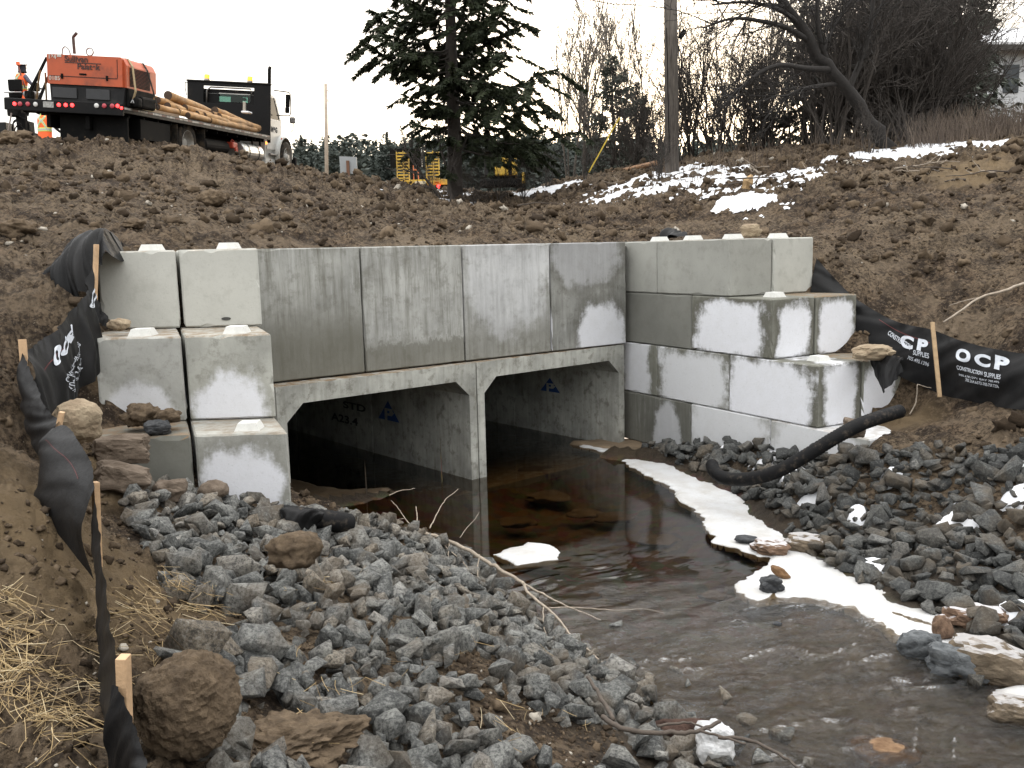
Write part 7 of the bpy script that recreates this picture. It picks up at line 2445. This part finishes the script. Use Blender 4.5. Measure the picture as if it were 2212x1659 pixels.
# ------------------------------------------------------------------ poles, sign, trailer, excavator, house
POLE = plain("weathered pole wood", (.21, .175, .14), .9, var=.35, scale=5, bump=.5, dirt=(.07, .055, .04), dirt_amt=.6)
p0 = at_y(1452, 372, 23.6); gz = ground_z(p0[0], p0[1])
pt = at_y(1446, -260, 23.6)
up = thing("utility_pole", "thick grey wooden utility pole rising out of the thicket", "pole", (p0[0], p0[1], gz))
iv = Matrix.Translation(up.location).inverted()
t_ = NT("old pole"); v_ = t_.geo_pos((9, 9, .8)); n_ = t_.noise(v_, 3, 7, .7)
pm_ = t_.fin(t_.mix(t_.ramp(n_, [(.35, 0), (.65, 1)]), (.055, .047, .040), (.175, .152, .130)), .9, t_.bump(n_, .8, .03))
o = obj("shaft", MB().tube([(p0[0], p0[1], gz - .3), tuple((p0 + pt) / 2 * [1, 1, 0] + [0, 0, (gz + pt[2]) / 2]), tuple(pt)], [.178, .165, .145], 16), pm_, up, smooth=True); o.matrix_parent_inverse = iv
br = at_y(1474, 74, 23.35)
o = obj("bracket", MB().box(tuple(br), (.12, .12, .22), Matrix.Rotation(.6, 4, 'Y'), bev=.01), BLKM, up); o.matrix_parent_inverse = iv
o = obj("ground_wire", MB().tube(px3([(1440, 60, 23.38), (1443, 200, 23.38), (1446, 330, 23.38)]), .012, 5), BLKM, up); o.matrix_parent_inverse = iv
tag(obj("overhead_wire", MB().tube(spline(px3([(1000, -70, 30), (1270, -1, 23.5), (1350, 9, 23.5), (1440, 17, 23.45)]), 20), .012, 5), BLKM), "thin overhead wire coming down to the wooden utility pole", "wire")
tag(obj("overhead_wire", MB().tube(spline(px3([(1462, 30, 23.5), (1800, 22, 24), (2120, 10, 25), (2240, 4, 27)]), 20), .010, 5), BLKM), "thin overhead wire crossing from the pole to the house side", "wire")
q0 = at_y(703, 392, 46); q1 = at_y(703.5, 181, 46)
sp_ = thing("utility_pole", "slim pale utility pole alone against the sky by the far woods", "pole", (q0[0], q0[1], 2.0))
iv = Matrix.Translation(sp_.location).inverted()
o = obj("shaft", MB().tube([(q0[0], q0[1], 1.9), tuple(q1)], [.10, .075], 12), plain("pale pole", (.40, .33, .26), .85, var=.2, scale=4), sp_, smooth=True); o.matrix_parent_inverse = iv
for (u, v) in ((709, 195), (709, 216)):
    a = at_y(u, v, 46); o = obj("insulator", MB().tube([at_y(704, v - 1, 46), a, a + np.array([0, 0, -.12])], .02, 5), BLKM, sp_); o.matrix_parent_inverse = iv
cn = at_y(703, 392, 31); cg = at_y(702, 388, 31)
cz = thing("traffic_cone", "small orange traffic cone on the crest at the slim pole's foot", "cone", tuple(cg))
obj("cone_body", MB().lathe((0, 0, -.1), (0, 0, 1), [(0, .15), (.05, .14), (.25, .05), (.27, 0)], 16), plain("cone orange", (.95, .10, .03), .5, bump=0), cz, smooth=True)
obj("cone_foot", MB().box((0, 0, -.11), (.36, .36, .04), bev=.01), plain("cone orange", (.95, .10, .03), .5, bump=0), cz)
c6 = lambda x, y: ((1200 + .4295 * x) / 1.82278, (520 + .4295 * y) / 1.82278)
sg = thing("road_sign", "blank grey back of a square road sign on a brown post", "sign", tuple(at_y(*c6(402, 470), 34)))
iv = Matrix.Translation(sg.location).inverted()
P4 = [at_y(*c6(x, y), 34) for x, y in ((326, 378), (484, 384), (474, 228), (316, 222))]
o = obj("sign_panel", MB().add(P4 + [p + np.array([0, .03, 0]) for p in P4], [(0, 1, 2, 3), (7, 6, 5, 4), (0, 4, 5, 1), (1, 5, 6, 2), (2, 6, 7, 3), (3, 7, 4, 0)]), plain("sign aluminium", (.34, .36, .37), .5, metal=.2, var=.06, bump=0), sg); o.matrix_parent_inverse = iv
o = obj("post", MB().box((at_y(*c6(400, 480), 33.95) + at_y(*c6(396, 262), 33.95)) / 2, (.11, .06, np.linalg.norm(at_y(*c6(400, 480), 34) - at_y(*c6(396, 262), 34))), bev=.005), plain("brown post", (.17, .085, .05), .8), sg); o.matrix_parent_inverse = iv

YEL = plain("yellow machine paint", (.62, .40, .05), .5, var=.2, scale=4, bump=.1, dirt=(.16, .10, .04), dirt_amt=.6)
tl = thing("equipment_trailer", "yellow equipment trailer with two raised loading ramps", "trailer", tuple(at_y(*c6(1020, 500), 45)))
iv = Matrix.Translation(tl.location).inverted()
def tpart(n, mb, mat, par=None, sm=False):
    o = obj(n, mb, mat, par or tl, smooth=sm)
    if par is None: o.matrix_parent_inverse = iv
    return o
def rc(x0, y0, x1, y1, Y, d, bev=.01):
    (u0, v0), (u1, v1) = c6(x0, y0), c6(x1, y1)
    return rect(u0, v0, u1, v1, Y, d, bev)
for xa, xb in ((836, 964), (1106, 1240)):
    m = MB()
    for x in (xa + 8, (xa + xb) / 2 + 4, xb - 10):
        q = rc(x - 10, 172, x + 10, 472, 45, .12, .01); m.add(q.v, q.f)
    rp_ = tpart("ramp", m, YEL)
    m = MB()
    for k in range(10):
        q = rc(xa + 4, 186 + k * 29, xb - 4, 197 + k * 29, 45.03, .05, .005); m.add(q.v, q.f)
    tpart("rung", m, YEL, rp_).matrix_parent_inverse = Matrix.Identity(4)
tpart("bulkhead", rc(778, 155, 1070, 318, 46.5, .1), BLKM)
tpart("bulkhead", rc(1070, 160, 1076, 318, 46.4, .1), plain("white edge", (.6, .6, .6), .5, bump=0))
tpart("deck", rc(836, 440, 1330, 482, 45.1, 6.0, .02), YEL)
tpart("deck_plate", rc(1010, 452, 1110, 478, 44.95, .1), plain("pale plate", (.55, .50, .36), .6))
tpart("underframe", rc(840, 482, 1330, 520, 45.2, 5.0, .02), BLKM)
tpart("beam", rc(990, 305, 1002, 440, 45.2, .1), plain("orange beam", (.6, .16, .05), .6, bump=0))
tpart("beam", rc(1002, 340, 1046, 350, 45.2, .1), plain("orange beam", (.6, .16, .05), .6, bump=0))
tpart("beam", rc(1034, 340, 1046, 432, 45.2, .1), plain("orange beam", (.6, .16, .05), .6, bump=0))
a = at_y(*c6(1228, 497), 44.9); tpart("tail_lamp", MB().lathe(tuple(a), (0, -1, 0), [(0, .09), (.03, .08), (.04, 0)], 12), REDL)
a = at_y(*c6(1040, 497), 44.9); tpart("tail_lamp", MB().box(tuple(a), (.32, .05, .2), bev=.01), plain("orange marker", (.75, .20, .05), .5, bump=0))
for (x, k) in ((930, 0), (1200, 1)):
    a = at_y(*c6(x, 505), 47)
    w_ = tpart("wheel", MB().lathe((a[0], a[1], a[2] - .25), (1, 0, 0), [(-.2, .2), (-.2, .42), (.2, .42), (.2, .2)], 24), RUB)
exv = thing("excavator", "yellow excavator half hidden behind the spruce's boughs", "excavator", tuple(at_y(*c6(1850, 470), 48)))
iv2 = Matrix.Translation(exv.location).inverted()
def epart(n, mb, mat):
    o = obj(n, mb, mat, exv); o.matrix_parent_inverse = iv2; return o
epart("engine_cover", rc(1740, 235, 1950, 395, 48, 2.2, .08), YEL)
epart("cab", rc(1640, 160, 1750, 400, 48.3, 1.2, .05), CHAR)
epart("roof", rc(1630, 150, 1905, 178, 48, 1.8, .03), BLKM)
epart("grille", rc(1865, 250, 1900, 390, 47.97, .05, .005), BLKM)
epart("track", rc(1600, 430, 1990, 500, 48, .6, .12), BLKM)
epart("track", rc(1620, 430, 2010, 500, 50, .6, .12), BLKM)
epart("turntable", rc(1700, 395, 1930, 432, 48.4, 1.5, .02), BLKM)
epart("step", rc(1990, 370, 2020, 470, 47.8, .2, .01), YEL)
pv = [at_y(*c6(x, y), 32.5 - .0 * y) for x, y in ((1110, 478), (1150, 500), (1230, 540), (1285, 575), (1275, 605), (1225, 590), (1170, 548), (1130, 510))]
pz = MB().add([p for p in pv] + [p + np.array([0, .1, -.06]) for p in pv], [tuple(range(8)), tuple(range(15, 7, -1))] + [(i, (i + 1) % 8, (i + 1) % 8 + 8, i + 8) for i in range(8)])
tag(obj("plastic_fence", pz, plain("orange plastic mesh", (.90, .18, .07), .6, var=.3, scale=30, bump=.2)), "collapsed strip of orange plastic fence lying on the snow by the trailer", "plastic fence")
yr = MB().tube(spline(px3([(1272, 372, 23.5), (1300, 322, 23.2), (1322, 282, 23), (1338, 255, 22.8)]), 12), .018, 6)
tag(obj("guy_guard", yr, plain("yellow guard plastic", (.65, .47, .06), .5, bump=0), smooth=True), "thin yellow guy wire guard slanting up beside the wooden pole", "wire guard")

# white house at the right
HWALL = plain("white siding", (.60, .61, .62), .7, var=.05, scale=2, bump=.1)
hs = thing("white_house", "white house with a dark eave showing through the bare branches", "house", tuple(at_y(2160, 300, 38)))
iv3 = Matrix.Translation(hs.location).inverted()
def hp(n, mb, mat):
    o = obj(n, mb, mat, hs); o.matrix_parent_inverse = iv3; return o
hp("wall", rect(2118, 100, 2420, 330, 38, 7, .01), HWALL)
hp("porch_wall", rect(2075, 215, 2118, 330, 38.6, 3, .01), HWALL)
e0, e1 = at_y(2085, 96, 37.4), at_y(2440, 96, 37.4)
hp("roof", MB().add([e0, e1, e1 + np.array([0, 4.5, 1.5]), e0 + np.array([0, 4.5, 1.5]), e0 + np.array([0, 0, -.2]), e1 + np.array([0, 0, -.2]), e1 + np.array([0, 4.5, 1.3]), e0 + np.array([0, 4.5, 1.3])], [(0, 1, 2, 3), (7, 6, 5, 4), (0, 4, 5, 1), (1, 5, 6, 2), (2, 6, 7, 3), (3, 7, 4, 0)]), plain("dark roof", (.06, .055, .05), .8))
hp("roof_snow", MB().add([e0 + np.array([.1, .1, .03]), e1 + np.array([0, .1, .03]), e1 + np.array([0, 4.4, 1.53]), e0 + np.array([.1, 4.4, 1.53]), e0 + np.array([.1, .1, .12]), e1 + np.array([0, .1, .12]), e1 + np.array([0, 4.4, 1.62]), e0 + np.array([.1, 4.4, 1.62])], [(4, 5, 6, 7), (3, 2, 1, 0), (0, 1, 5, 4), (1, 2, 6, 5), (2, 3, 7, 6), (3, 0, 4, 7)]), snow_mat("roof snow"))
hp("porch_roof", rect(2055, 208, 2155, 216, 36.8, 2.4, .02), plain("dark roof", (.06, .055, .05), .8))
hp("porch_snow", rect(2058, 202, 2150, 208, 36.9, 2.2, .02), snow_mat("roof snow"))
for u in (2066, 2120):
    hp("porch_post", rect(u - 2, 216, u + 3, 310, 36.9, .12, .01), HWALL)
hp("window", rect(2170, 140, 2200, 200, 37.95, .06, .01), plain("dark pane", (.03, .035, .04), .15, bump=0))
